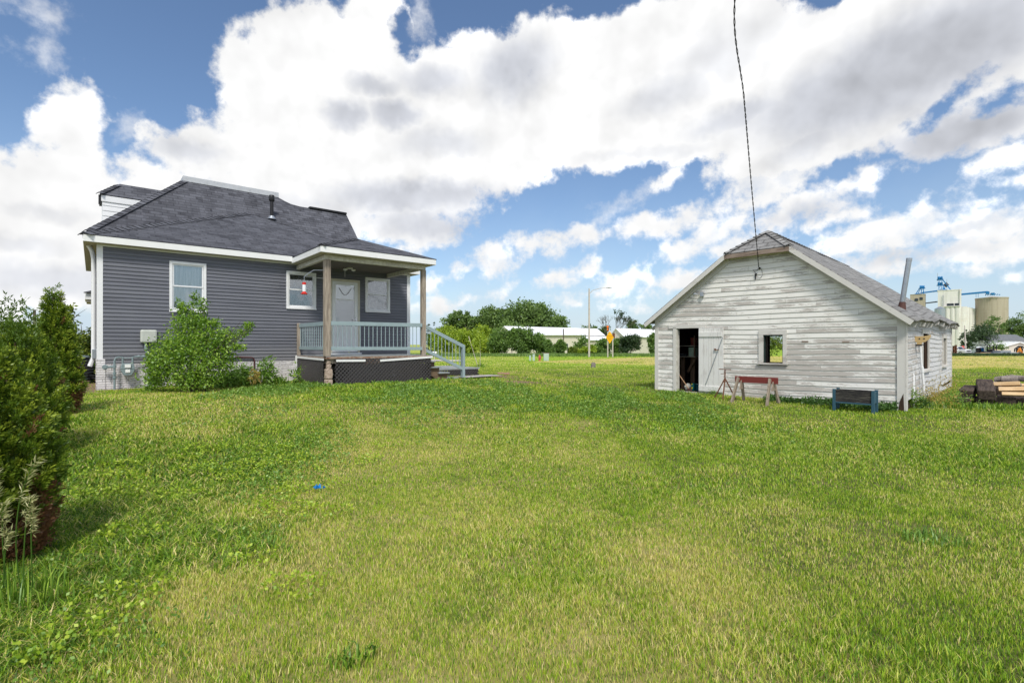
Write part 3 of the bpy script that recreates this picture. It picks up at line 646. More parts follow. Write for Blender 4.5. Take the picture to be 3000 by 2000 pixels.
# vent pipe
def hpt(px, py, u, v): return (u, v, HF.z(py, u, v))
m_ = MB(); m_.cyl((5.08, 5.74, 6.0), (5.08, 5.74, 6.95), .062, n=18); vp = m_.build('vent_pipe', M['black'], house, True)
m_ = MB(); m_.lathe([(.07, 0), (.10, .04), (.10, .21), (.08, .24), (.02, .25)], (5.08, 5.74, 6.80), 16); m_.build('cap', M['black'], vp, True)
m_ = MB(); m_.lathe([(.16, 0), (.10, .09), (.085, .12)], (5.08, 5.74, 6.14), 16); m_.build('collar', M['galv'], vp, True)
# windows
def window(w_, kind):
    a, b, c, d = w_; t_ = .062
    m_ = MB(); m_.box((a, -.045, c), (a + t_, .04, d)); m_.box((b - t_, -.045, c), (b, .04, d)); m_.box((a + t_, -.045, d - t_), (b - t_, .04, d)); m_.box((a + t_, -.045, c), (b - t_, .04, c + t_))
    m_.box((a - .006, -.058, c - .012), (b + .006, -.045, c + .03))
    f = m_.build('window', M['white_vinyl'], house, bev=.004)
    mid = (c + d) / 2 + .0; s_ = .032
    m_ = MB()
    for (lo, hi, yy) in ((mid, d - t_, -.022), (c + t_, mid + .035, -.008)):
        m_.box((a + t_, yy, lo), (a + t_ + s_, yy + .02, hi)); m_.box((b - t_ - s_, yy, lo), (b - t_, yy + .02, hi))
        m_.box((a + t_ + s_, yy, hi - s_), (b - t_ - s_, yy + .02, hi)); m_.box((a + t_ + s_, yy, lo), (b - t_ - s_, yy + .02, lo + s_))
    m_.build('sash', M['white_vinyl'], f, bev=.003)
    g = MB(); g.box((a + t_ + s_, -.014, mid + s_), (b - t_ - s_, -.010, d - t_ - s_)); g.build('glass', M['glass'], f)
    g = MB(); g.box((a + t_ + s_, .0, c + t_ + s_), (b - t_ - s_, .004, mid)); g.build('glass', M['glass'], f)
    n, mz = 48, 24; g = MB(); rng = np.random.default_rng(int(a * 10))
    for j in range(mz + 1):
        for i in range(n + 1):
            x = a + .05 + (b - a - .1) * i / n; z = c + .05 + (d - c - .1) * j / mz
            y = .06 + (.014 * math.sin(x * 34 + math.sin(z * 2.5) * .8) if kind == 'curtain' else .03 * (vnoise(x * 1., z, .11, 3) + .6 * vnoise(x + z, z - x, .05, 5) - .8))
            g.v.append((x, float(y), z)); g.uv.append((x, z)); g.a.append(0); g.b.append(0)
    g.f = [(j * (n + 1) + i, j * (n + 1) + i + 1, (j + 1) * (n + 1) + i + 1, (j + 1) * (n + 1) + i) for j in range(mz) for i in range(n)]
    g.build('curtain' if kind == 'curtain' else 'plastic_film', M['curtain'] if kind == 'curtain' else M['film'], f, True)
window(wins[0], 'curtain'); window(wins[1], 'film'); window(wins[2], 'film')
# door
a, b, c, d = door
m_ = MB(); m_.box((a, -.04, c), (a + .06, .05, d)); m_.box((b - .06, -.04, c), (b, .05, d)); m_.box((a + .06, -.04, d - .07), (b - .06, .05, d)); df = m_.build('door_frame', painted('cream_casing', (.66, .62, .50), .3, .6, 8.), house, bev=.004)
x0, x1 = a + .065, b - .065; mid = c + .98
m_ = MB(); m_.box((x0, -.03, c + .02), (x0 + .10, .0, d - .075)); m_.box((x1 - .10, -.03, c + .02), (x1, .0, d - .075)); m_.box((x0 + .1, -.03, d - .17), (x1 - .1, .0, d - .075))
m_.box((x0 + .1, -.03, c + .02), (x1 - .1, .0, mid - .08)); m_.box((x0 + .1, -.028, mid + .56), (x1 - .1, -.004, mid + .60))
for k in range(6): m_.box((x0 + .12 + k * .115, -.034, c + .10), (x0 + .20 + k * .115, -.03, mid - .14))
dr = m_.build('door', M['white_trim'], house, bev=.004)
MB().box((x0 + .1, -.02, mid - .08), (x1 - .1, -.016, d - .17)).build('glass', M['glass'], dr)
MB().box((x0 + .1, .03, mid + .6), (x1 - .1, .05, d - .17)).build('inner_panel', M['white_vinyl'], dr)
MB().box((x0 + .1, .01, mid - .08), (x1 - .1, .03, mid + .56)).build('screen', painted('grey_screen', (.22, .22, .22), .3, .8), dr)
m_ = MB(); m_.tube([(x0 + .2 + .36 * i / 12, -.036, d - .26 - .20 * math.sin(math.pi * i / 12)) for i in range(13)], .006, 6); m_.build('hanging_cord', M['bark'], dr)
m_ = MB(); m_.bar((x1 - .06, -.07, mid + .0), (x1 - .16, -.07, mid + .0), .012, .02); m_.box((x1 - .075, -.07, mid - .04), (x1 - .045, -.03, mid + .06)); m_.build('handle', M['chrome'], dr)
MB().box((a - .02, -.12, c - .045), (b + .03, .0, c - .005)).box((a + .02, -.22, c - .075), (b - .02, -.0, c - .045)).build('threshold', M['white_trim'], house, bev=.004)
# downspout and far front porch roof
m_ = MB(); m_.tube([(-.16, .35, EZ), (-.10, .35, EZ - .12), (-.07, .35, EZ - .3), (-.07, .35, 1.9), (-.07, .35, 1.15), (-.14, .35, .95)], .045, 8); m_.build('downspout', M['white_vinyl'], house, True)
m_ = MB(); m_.box((-.32, 10.4, 3.15), (2., 12., 3.4)); fr = m_.build('front_porch_fascia', M['white_trim'], house); m_ = MB(); m_.slope([(-.36, 10.3, 3.41), (2, 10.3, 3.41), (2, 11.2, 3.75), (.4, 11.2, 3.75)], .03); m_.build('front_porch_roof', M['shingle'], house)
MB().box((-.28, 10.45, 3.06), (1.9, 11.9, 3.15)).build('front_porch_soffit', M['soffit'], house)
# small utility boxes on the left wall
MB().box((-.10, .25, 1.12), (-.0, .50, 1.34)).build('outlet_box', M['galv'], house, bev=.01)

# ------------------------------------------------------------------ porch
porch = empty('back_porch', (HF.o[0], HF.o[1], 0), HF.a, label='covered back porch with grey blue railing, weathered posts and black lattice skirt', cat='porch')
PL, PR, PV, DZ = 4.30, 7.20, -2.30, 1.15
m_ = MB()
for k in range(16):
    y1 = -.0 - k * .145; mb_ = max(PV, y1 - .139)
    if y1 - .02 > PV: m_.box((PL - .02, mb_, DZ - .035), (PR, y1, DZ + random.uniform(-.002, .002)))
deck = m_.build('deck', M['deck_board'], porch)
m_ = MB(); m_.box((PL, PV - .02, DZ - .06), (PR + .0, PV + .02, DZ - .012)); m_.box((PL - .03, PV, DZ - .06), (PL, -.1, DZ - .012))
m_.box((PL + .9, PV - .012, DZ - .21), (PL + 1.35, PV + .03, DZ - .05))
m_.build('rim_board', M['rust_edge'], porch)
m_ = MB(); m_.bar((PL + .20, PV - .04, DZ - .105), (PL + .95, PV - .04, DZ - .115), .012, .055); m_.bar((PL + 1.35, PV - .04, DZ - .125), (PR + .02, PV - .04, DZ - .055), .012, .055)
m_.bar((PL - .06, -.12, DZ - .055), (PL - .06, PV + .10, DZ - .075), .012, .055); m_.box((PL - .09, -.10, .42), (PL - .05, -.06, DZ - .01))
m_.build('skirt_trim', M['white_trim'], porch)
def lattice(mb, W_, z0, z1, fm, sp=.10, sw=.047, th=.008):
    H_ = z1 - z0
    for s_, dpt in ((1, 0.), (-1, th)):
        c = -H_ if s_ == 1 else 0.
        while c < W_ + (0 if s_ == 1 else H_):
            # line x = c + s*t, t in 0..H
            ts = [0, H_]; t0_, t1_ = 0., H_
            if s_ == 1: t0_ = max(0, -c); t1_ = min(H_, W_ - c)
            else: t0_ = max(0, c - W_); t1_ = min(H_, c)
            if t1_ - t0_ > .03:
                xa, xb = c + s_ * t0_, c + s_ * t1_; hw = sw * .7071
                pa = [(xa - hw, t0_), (xa + hw, t0_), (xb + hw, t1_), (xb - hw, t1_)]
                pa = [(min(max(x, 0), W_), t_) for x, t_ in pa]
                q1 = [fm(x, dpt, z0 + t_) for x, t_ in pa]; q2 = [fm(x, dpt + th, z0 + t_) for x, t_ in pa]
                mb.add(q1 + q2, [(0, 1, 2, 3), (7, 6, 5, 4), (0, 4, 5, 1), (1, 5, 6, 2), (2, 6, 7, 3), (3, 7, 4, 0)])
            c += sp
    return mb
lattice(MB(), PR - PL - .17, .38, DZ - .06, lambda x, y, z: (PL + .17 + x, PV - .02 + y, z)).build('lattice_panel', M['lattice'], porch)
lattice(MB(), 2.05, .38, DZ - .06, lambda x, y, z: (PL - .05 + y, PV + .14 + x, z)).build('lattice_panel', M['lattice'], porch)
lattice(MB(), 2.2, .42, DZ - .06, lambda x, y, z: (PR - y, PV + .02 + x, z)).build('lattice_panel', M['lattice'], porch)
m_ = MB(); m_.box((PL + .05, PV + .05, DZ - .17), (PR - .05, PV + .09, DZ - .04)); m_.box((PL + .02, PV + .1, DZ - .17), (PL + .06, -.1, DZ - .04))
for k in range(6): m_.box((PL + .4 + k * .5, PV + .1, DZ - .17), (PL + .44 + k * .5, -.1, DZ - .04))
m_.build('joists', M['post_wood'], porch)
# a rough pier under the corner post
pm = MB(); rnd = random.Random(12)
for (z_, h_, w_) in ((.34, .25, .095), (.595, .25, .09), (.85, .10, .06), (.955, .12, .045)):
    ring = lambda zz_, k_: [(PL + .05 + w_ * k_ * math.copysign(abs(math.cos(a_)) ** .6, math.cos(a_)) + rnd.uniform(-.008, .008), PV + .07 + w_ * k_ * math.copysign(abs(math.sin(a_)) ** .6, math.sin(a_)) + rnd.uniform(-.008, .008), zz_) for a_ in np.linspace(0, 6.283, 12, endpoint=False)]
    rs_ = [ring(z_ + h_ * t__, k__) for t__, k__ in ((0, .88), (.1, 1), (.4, 1.03), (.75, .98), (.92, .97), (1, .82))]
    pm.add([p for r__ in rs_ for p in r__], [(i * 12 + k, i * 12 + (k + 1) % 12, (i + 1) * 12 + (k + 1) % 12, (i + 1) * 12 + k) for i in range(5) for k in range(12)] + [tuple(range(60, 72))])
pm.build('pier', painted('crumbly_block', (.46, .38, .31), .7, .95, 16., (.2, .12, .08), 1.), porch)
pw = .14
def post(u, v, z0, z1, w_=.14, nm='post'):
    m_ = MB(); m_.box((u - w_ / 2, v - w_ / 2, z0), (u + w_ / 2, v + w_ / 2, z1)); return m_.build(nm, M['post_wood'], porch, bev=.01)
post(4.32, -2.21, DZ, 3.51, .145); post(6.99, -2.21, DZ - .02, 3.51, .125); post(4.295, -.09, DZ - .02, 2.03, .085)
# railings
def railing(p0, p1, zt0, zt1, zb0, zb1, n, nm='railing', hh=.10):
    m_ = MB(); m_.bar((*p0, zt0), (*p1, zt1), .04, hh); m_.bar((*p0, zb0), (*p1, zb1), .04, .085)
    r_ = m_.build(nm, M['blue_paint'], porch, bev=.004)
    for i in range(n):
        k = (i + .5) / n; x, y = p0[0] + (p1[0] - p0[0]) * k, p0[1] + (p1[1] - p0[1]) * k
        m2 = MB(); m2.cyl((x, y + .0, zb0 + (zb1 - zb0) * k + .02), (x, y, zt0 + (zt1 - zt0) * k - .02), .010, n=6); m2.build('baluster', M['blue_paint'], r_)
    return r_
railing((4.40, -2.255), (6.93, -2.255), 1.965, 1.975, 1.345, 1.33, 22)
railing((4.31, -.14), (4.31, -2.14), 1.965, 1.955, 1.345, 1.345, 14)
railing((7.05, -2.22), (8.37, -2.22), 1.945, 1.37, 1.285, .70, 11, 'stair_railing')
m_ = MB(); m_.box((8.29, -2.26, .34), (8.37, -2.17, 1.41)); m_.box((8.30, -2.16, .34), (8.36, -2.12, 1.38)); m_.build('newel_post', M['blue_paint'], porch, bev=.004)
m_ = MB()
for (ua, ub, z) in ((7.2, 7.42, .975), (7.22, 7.6, .81), (7.52, 7.88, .64), (7.82, 8.2, .475)): m_.box((ua, -2.18, z - .035), (ub, -1.15, z))
m_.build('stair_treads', M['deck_board'], porch, bev=.003)
for yv in (-2.1, -1.25):
    m_ = MB(); m_.prism([(7.2, yv, .95), (7.42, yv, .94), (7.42, yv, .775), (7.58, yv, .775), (7.58, yv, .605), (7.86, yv, .605), (7.86, yv, .44), (8.1, yv, .44), (8.1, yv, .30), (7.75, yv, .30), (7.2, yv, .62)], (0, .04, 0)); m_.build('stringer', M['grey_wood'] if 0 else wood('brown_stringer', (.20, .14, .09), (.10, .07, .05), 0), porch)
# porch roof
pa, pb, pv, pz = 4.08, 7.22, -2.5, 3.80; pm_ = (pa + pb) / 2; psl = .385; pk = pz + psl * (pm_ - pa)
m_ = MB(); m_.slope([(pa - .02, pv - .02, pz), (pb + .02, pv - .02, pz), (pm_, pv + (pm_ - pa), pk)], .02)
m_.slope([(pa - .02, pv - .02, pz), (pm_, pv + pm_ - pa, pk), (pm_, .98, pk), (pa - .02, -.32, pz)], .02)
m_.slope([(pb + .02, pv - .02, pz), (pm_, pv + pm_ - pa, pk), (pm_, .98, pk), (pb + .02, -.32, pz)], .02)
m_.build('porch_roof', M['shingle'], porch)
caps('hip_cap', (pa, pv, pz), (pm_, pv + pm_ - pa, pk), porch, w_=.2)
fascia([(pa, -O + .0), (pa, pv), (pb, pv), (pb, -O)], pz - .155, pz - .01).build('fascia', M['white_trim'], porch)
m_ = MB(); m_.box((pa, pv, pz - .162), (pb, -2.26, pz - .15)); m_.box((pa, -2.26, pz - .162), (4.25, -.24, pz - .15)); m_.box((7.04, -2.26, pz - .162), (pb, -.24, pz - .15)); m_.build('soffit', M['soffit'], porch)
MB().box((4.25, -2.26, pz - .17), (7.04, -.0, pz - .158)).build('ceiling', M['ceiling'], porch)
m_ = MB(); m_.box((4.25, -2.265, 3.515), (7.04, -2.16, 3.634)); m_.build('beam', M['old_white'], porch, bev=.004)
m_ = MB(); m_.box((4.255, -2.16, 3.52), (4.34, -.02, 3.632)); m_.build('beam', M['old_white'], porch, bev=.004)
m_ = MB(); m_.box((6.955, -2.16, 3.52), (7.035, -.02, 3.632)); m_.build('beam', M['old_white'], porch, bev=.004)
m_ = MB()
for s_ in (-1, 1):
    m_.lathe([(.02, 0), (.06, .02), (.062, .05), (.03, .06)], (5.55 + s_ * .12, -.55, 3.54), 12); m_.bar((5.55, -.55, 3.62), (5.55 + s_ * .12, -.55, 3.59), .02, .02)
m_.box((5.48, -.61, 3.60), (5.62, -.49, 3.63)); m_.cyl((5.42, -.55, 3.63), (5.42, -.55, 3.36), .006, n=5); m_.build('porch_light', M['white_trim'], porch, True)

# hummingbird feeder on its hook
fx, fy = HF.w(3.78, -2.21); fz = 2.63
fd = empty('bird_feeder', (fx, fy, fz), HF.a, label='small red and clear hummingbird feeder hanging from a hook on the porch post', cat='bird feeder')
MB().lathe([(.04, .0), (.042, .17), (.04, .18)], (0, 0, .06), 14).build('bottle', M['clear'], fd, True)
MB().lathe([(.045, 0), (.075, .012), (.075, .03), (.045, .045), (.042, .07)], (0, 0, .0), 16).build('feeding_tray', M['red'], fd, True)
MB().lathe([(.045, 0), (.045, .05), (.02, .06)], (0, 0, .235), 14).build('lid', M['red'], fd, True)
m_ = MB(); m_.tube([(0, 0, .29), (.0, 0, .42), (.08, 0, .50), (.22, 0, .60), (.47, 0, .62)], .007, 6); m_.tube([(.02, 0, .43), (.47, 0, .42)], .006, 6); m_.build('hook', M['galv'], fd, True)

# low lattice deck beyond the steps
ld = empty('low_deck', (*HF.w(8.0, -1.05), 0), HF.a, label='low grey platform with black lattice skirt beyond the porch steps', cat='platform')
MB().box((0, 0, .63), (1.78, 1.9, .68)).build('top', M['deck_board'], ld, bev=.004)
lattice(MB(), 1.75, .28, .63, lambda x, y, z: (x + .01, .01 + y, z)).build('lattice_panel', M['lattice'], ld)
lattice(MB(), 1.85, .28, .63, lambda x, y, z: (1.76 - y, .02 + x, z)).build('lattice_panel', M['lattice'], ld)

# ------------------------------------------------------------------ meters and pipes by the house wall
def hthing(name, u, v, label, cat, z=0.): return empty(name, (*HF.w(u, v), z), HF.a, label=label, cat=cat)
gu = HF.u(374, -.18); gm = hthing('gas_meter', gu, -.18, 'grey gas meter with round regulator and bent pipes in front of the stone base', 'gas meter', .42)
gzz = lambda py: HF.z(py, gu, -.18) - .42
m_ = MB(); zt, zb = gzz(1064), gzz(1099); hwid = .125
m_.prism([(-hwid, -.06, zt - .06), (-hwid, -.06, zb + .10), (-hwid + .055, -.06, zb), (hwid - .055, -.06, zb), (hwid, -.06, zb + .10), (hwid, -.06, zt - .06), (hwid - .03, -.06, zt), (-hwid + .03, -.06, zt)], (0, .12, 0))
m_.box((-hwid - .012, -.068, zt - .125), (hwid + .012, .068, zt - .105)); m_.build('meter_body', M['meter'], gm, bev=.012)
m_ = MB(); m_.box((-.055, -.085, zt - .10), (.055, -.06, zt - .02)); m_.box((-.045, -.075, zt - .21), (.045, -.066, zt - .135)); m_.build('dial', M['white_trim'], gm, bev=.01)
m_ = MB(); ty = gzz(1046)
m_.tube([(-.235, 0, 0), (-.235, 0, ty - .08), (-.215, 0, ty - .02), (-.17, 0, ty), (-.09, 0, ty), (-.09, 0, zt - .02)], .021, 8)
m_.tube([(.09, 0, zt - .02), (.09, 0, ty), (.15, 0, ty + .01), (.60, 0, ty + .01)], .021, 8); m_.tube([(-.09, 0, ty - .02), (.09, 0, ty - .02)], .012, 8)
for (x, z, h) in ((-.235, .34, .06), (-.235, .26, .04), (-.235, zt - .1, .07)): m_.cyl((x, 0, z), (x, 0, z + h), .034, n=8)
for x in (.18, .27, .36): m_.cyl((x, 0, ty + .01), (x + .04, 0, ty + .01), .032, n=8)
m_.build('pipe', M['meter'], gm, True)
m_ = MB(); zr = zt - .075; m_.cyl((-.40, -.03, zr), (-.40, .03, zr), .055, n=16); m_.cyl((-.40, -.05, zr), (-.40, -.03, zr), .03, n=12); m_.cyl((-.36, 0, zr), (-.24, 0, zr), .025, n=8); m_.build('regulator', M['meter'], gm, True)
eu = HF.u(436, -.12); em = hthing('electric_meter', eu, -.02, 'pale plastic wrapped electric meter box above a black conduit, half hidden by the bush', 'meter box')
ez0, ez1 = HF.z(1004, eu, 0), HF.z(966, eu, 0)
MB().box((-.16, -.12, ez0), (.16, -.0, ez1)).build('box', painted('plastic_wrap', (.52, .55, .50), .25, .3, 9.), em, bev=.035)
m_ = MB(); m_.tube([(-.06, -.05, ez0), (-.06, -.05, 1.35), (-.0, -.06, 1.15), (.0, -.06, .4)], .028, 8); m_.build('conduit', M['meter'], em, True)
ru = HF.u(745, -.06); rp = hthing('gas_pipe', ru, -.06, 'rusty brown pipe elbow coming out of the siding above the weeds', 'pipe')
rz_ = HF.z(1047, ru, -.06)
MB().tube([(-.45, 0, rz_ + .02), (-.06, 0, rz_), (-.02, 0, rz_ - .02), (0, 0, rz_ - .06), (0, 0, rz_ - .30), (.02, 0, .42)], .018, 8).build('elbow_pipe', M['brownpipe'], rp, True)
MB().tube([(-1.2, 0, rz_ + .045), (-.45, 0, rz_ + .025)], .015, 8).build('grey_pipe', M['galv'], rp, True)
# air conditioner left of the house
acx, acy = PY(208, 1100, 13.0)[:2]; acz = gz(acx, acy)
ac = empty('air_conditioner', (acx, acy, acz), .3, label='dark louvred outdoor air conditioner behind the arborvitae beside the house', cat='air conditioner')
m_ = MB(); m_.box((-.36, -.36, .06), (.36, .36, .66)); m_.build('cabinet', M['black'], ac, bev=.05)
m_ = MB()
for k in range(7): m_.box((-.375, -.375, .12 + k * .078), (.375, .375, .135 + k * .078))
m_.build('louvre', M['meter'], ac, bev=.01)
m_ = MB(); m_.lathe([(.34, 0), (.38, .02), (.36, .06), (.1, .08)], (0, 0, .66), 24); m_.build('top_cover', M['meter'], ac, True)
m_ = MB(); m_.tube([(.36, .1, .14), (.7, .1, .08), (1.0, .05, .16), (1.25, 0, .34)], .03, 8); m_.tube([(.36, .0, .2), (.7, .0, .2), (1.0, .0, .3), (1.25, 0, .6)], .012, 8); m_.build('refrigerant_hose', M['black'], ac, True)

# ------------------------------------------------------------------ shed
shed = empty('shed', (SF.o[0], SF.o[1], 0), SF.a, label='old white clapboard shed with peeling paint, sagging grey shingle roof and an open plank door', cat='shed')
SW, SD = 5.52, 8.6
zl = lambda x: 2.05 + .73 * (x + .22); zr2 = lambda x: 1.923 + .79 * (5.68 - x)
clip = lambda z: ((z + .05 - 2.05) / .73 - .22, 5.68 - (z + .05 - 1.923) / .79)
clipw = lambda z: (max(0., clip(z)[0]), min(SW, clip(z)[1]))
sag = lambda x, z: .012 * math.sin(x * 1.1 + 2) + .006 * math.sin(x * 3.1 + z * 5) - .02 * math.sin(math.pi * x / 5.5) * (1 - z / 3)
fh = [(.61, 1.26, .16, 1.872), (2.838, 3.269, 1.026, 1.666)]
rs = random.Random(5)
fw_ = clap(MB(), 0.04, SW - .04, .06, 3.66, .118, LAP, [(.54, 1.30, .0, 1.90), (2.74, 3.34, .97, 1.77)], clip=clipw, wob=sag, seg=.45, joint=4.2, rng=rs)
fw_.build('front_wall', M['peel'], shed)
rh = [(2.25, 3.25, .85, 1.70), (6.25, 7.1, .84, 1.62)]
sagr = lambda x, z: .02 * math.sin(x * .9) + .006 * math.sin(x * 2.3 + z * 3)
sw_ = clap(MB(), 0.04, SD - .04, .30, 2.02, .118, LAP, rh, fm=lambda x, y, z: (SW - y, x, z), wob=sagr, seg=.4, joint=3.2, rng=rs)
clap(sw_, .9, 6.2, .18, .30, .118, LAP, fm=lambda x, y, z: (SW - y, x, z), wob=sagr, seg=.4, joint=2.2, rng=rs)
clap(sw_, 2.6, 8.5, .08, .20, .118, LAP, fm=lambda x, y, z: (SW - y, x, z), wob=lambda x, z: .04 * (x - 2.6) / 6, seg=.4, joint=2.2, rng=rs)
sw_.build('side_wall', M['peel_side'], shed)
lw = clap(MB(), 0.04, SD - .04, .10, 2.12, .118, LAP, fm=lambda x, y, z: (y, SD - x, z), joint=3.2, rng=rs); lw.build('side_wall', M['peel_side'], shed)
bh = [(.10, .86, .74, 1.80)]
clap(MB(), .04, SW - .04, .06, 3.66, .118, LAP, [(SW - .86, SW - .10, .74, 1.80)], fm=lambda x, y, z: (SW - x, SD - y, z), clip=lambda z: (SW - clipw(z)[1], SW - clipw(z)[0]), joint=3.5, rng=rs).build('back_wall', M['peel_side'], shed)
flatp = [(0, 0), (1, 0)]
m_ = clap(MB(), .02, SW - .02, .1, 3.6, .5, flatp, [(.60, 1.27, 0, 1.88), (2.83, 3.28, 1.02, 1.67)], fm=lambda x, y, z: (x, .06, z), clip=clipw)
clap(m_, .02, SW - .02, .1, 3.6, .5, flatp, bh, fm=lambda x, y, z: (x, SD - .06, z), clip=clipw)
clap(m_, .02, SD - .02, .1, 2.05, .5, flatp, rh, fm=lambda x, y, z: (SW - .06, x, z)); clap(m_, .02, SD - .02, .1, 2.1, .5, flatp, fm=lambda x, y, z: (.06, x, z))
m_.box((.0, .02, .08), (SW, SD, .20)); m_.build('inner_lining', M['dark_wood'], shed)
# trim
def cboard(mb, p, q): mb.cur = (.5, random.random()); mb.box(p, q); mb.cur = (0., 0.); return mb
m_ = MB(); cboard(m_, (-.02, -.030, .10), (.085, -.0, 2.10)); cboard(m_, (-.02, .0, .1), (.0, .1, 2.1)); m_.build('corner_board', M['peel_trim'], shed)
m_ = MB(); cboard(m_, (SW - .125, -.036, .06), (SW + .005, -.0, 2.01)); m_.build('corner_board', M['peel_trim'], shed)
m_ = MB(); cboard(m_, (SW + .008, -.034, .05), (SW + .034, .09, 1.99)); m_.build('corner_board', M['peel_trim'], shed)
m_ = MB(); cboard(m_, (SW, SD - .1, .08), (SW + .03, SD, 2.0)); m_.build('corner_board', M['peel_trim'], shed)
# roof with sagging grid
rg = random.Random(3)
def rgrid(fn, nu, nv, name):
    V_, U_, Fc = [], [], []
    for j in range(nv + 1):
        for i in range(nu + 1):
            p, uv = fn(i / nu, j / nv); V_.append(p); U_.append(uv)
    mb = MB(); mb.v = V_; mb.uv = U_; mb.a = [0] * len(V_); mb.b = [0] * len(V_)
    mb.f = [(j * (nu + 1) + i, j * (nu + 1) + i + 1, (j + 1) * (nu + 1) + i + 1, (j + 1) * (nu + 1) + i) for j in range(nv) for i in range(nu)]
    o = mb.build(name, M['old_shingle'], shed, True); md = o.modifiers.new('solid', 'SOLIDIFY'); md.thickness = .035; md.offset = 0; return o
RY0, RY1 = -.2, SD + .22
def wobb(y, s): return .03 * math.sin(y * 1.7 + 1) * (1 - s) + .018 * math.sin(y * 4.1 + s * 5) * (1 - s * .6) + .012 * math.sin(s * 14 + y * 2)
def left_fn(a, s):
    x = -.25 + (2.76 + .25) * s; k = min(max((x - 2.01) / .75, 0), 1); y0, y1 = RY0 + .72 * k, RY1 - .72 * k; y = y0 + (y1 - y0) * a
    return (x, y, zl(x) + wobb(y, s) * .5 * min(1, 3 * (1 - a) + .0 if a > .9 else min(1, a * 8))), (y, (x + .25) * 1.24)
def right_fn(a, s):
    x = 5.72 - (5.72 - 2.76) * s; k = min(max((3.44 - x) / .68, 0), 1); y0, y1 = RY0 + .72 * k, RY1 - .72 * k; y = y0 + (y1 - y0) * a
    edge = .018 * math.sin(y * 19) + .012 * math.sin(y * 47) if s == 0 else 0
    e = (1 - s) ** 2; flare = -.0 + .10 * e * min(1, a * 3)
    d = -.085 * math.sin(math.pi * min(a * 1.15, 1)) * 4 * s * (1 - s) * .8
    return (x + edge, y, zr2(x) + flare + d + wobb(y, s) * min(1, a * 6) * .9 + .06 * e * a), (y, (5.72 - x) * 1.27)
rgrid(left_fn, 40, 14, 'roof'); rgrid(right_fn, 60, 20, 'roof')
m_ = MB(); m_.slope([(2.0, RY0 - .02, 3.675), (3.45, RY0 - .02, 3.685), (2.76, .52, 4.235)], .03); m_.slope([(2.0, RY1 + .02, 3.675), (3.45, RY1 + .02, 3.685), (2.76, RY1 - .72, 4.235)], .03); m_.build('roof', M['old_shingle'], shed)
for (p, q_) in (((2.0, RY0, 3.685), (2.76, .52, 4.24)), ((3.46, RY0, 3.69), (2.76, .52, 4.24))): caps('hip_cap', p, q_, shed, M['old_shingle'], .2, .02, .16)
caps('ridge_cap', (2.76, RY1 - .72, 4.19), (2.76, .52, 4.215), shed, M['old_shingle'], .26, .02, .22)
# rakes
m_ = MB(); m_.cur = (.5, .2); m_.bar((-.235, RY0 - .012, 1.965), (2.01, RY0 - .012, 3.615), .022, .10); m_.build('rake_board', M['peel_trim'], shed)
m_ = MB(); m_.cur = (.5, .5); m_.bar((5.66, RY0 - .012, 1.865), (3.44, RY0 - .012, 3.63), .022, .10); m_.build('rake_board', M['peel_trim'], shed)
peeled = wood('bare_brown_fascia', (.33, .26, .21), (.12, .08, .06), 0)
m_ = MB(); m_.bar((1.99, RY0 - .016, 3.60), (3.46, RY0 - .016, 3.61), .024, .10); m_.build('hip_fascia', peeled, shed)
m_ = MB(); m_.bar((-.2, RY0 / 2, zl(-.2) - .05), (2.01, RY0 / 2, zl(2.01) - .05), -RY0, .02); m_.bar((5.62, RY0 / 2, zr2(5.62) - .05), (3.44, RY0 / 2, zr2(3.44) - .05), -RY0, .02); m_.box((1.98, RY0, 3.61), (3.47, .0, 3.625)); m_.build('rake_soffit', M['old_white'], shed)
m_ = MB(); m_.cur = (.5, .3)
m_.bar((.0, -.03, zl(0) - .135), (2.03, -.03, zl(2.03) - .145), .02, .13); m_.build('frieze_board', M['peel_trim'], shed); m_ = MB(); m_.cur = (.5, .8); m_.bar((5.5, -.03, zr2(5.5) - .13), (3.42, -.03, zr2(3.42) - .145), .02, .13); m_.build('frieze_board', M['peel_trim'], shed)
for k in range(15):
    y = .12 + k * .6; zt = right_fn(max(0, (y + .2) / 9.02), 0)[0][2]
    m_ = MB(); m_.cur = (.5, k / 15); m_.prism([(5.50, y, zt + .03), (5.70, y, zt - .03), (5.69 + rg.uniform(-.03, .0), y, zt - .11 - rg.uniform(0, .02)), (5.50, y, zt - .09)], (0, .045, 0)); m_.build('rafter_tail', M['peel_trim'], shed)
for k in range(2):
    m_ = MB(); m_.prism([(.02, .1 + k * .6, 2.05), (-.18, .1 + k * .6, 1.93), (-.17, .1 + k * .6, 1.84), (.02, .1 + k * .6, 1.95)], (0, .045, 0)); m_.build('rafter_tail', M['peel_trim'], shed)
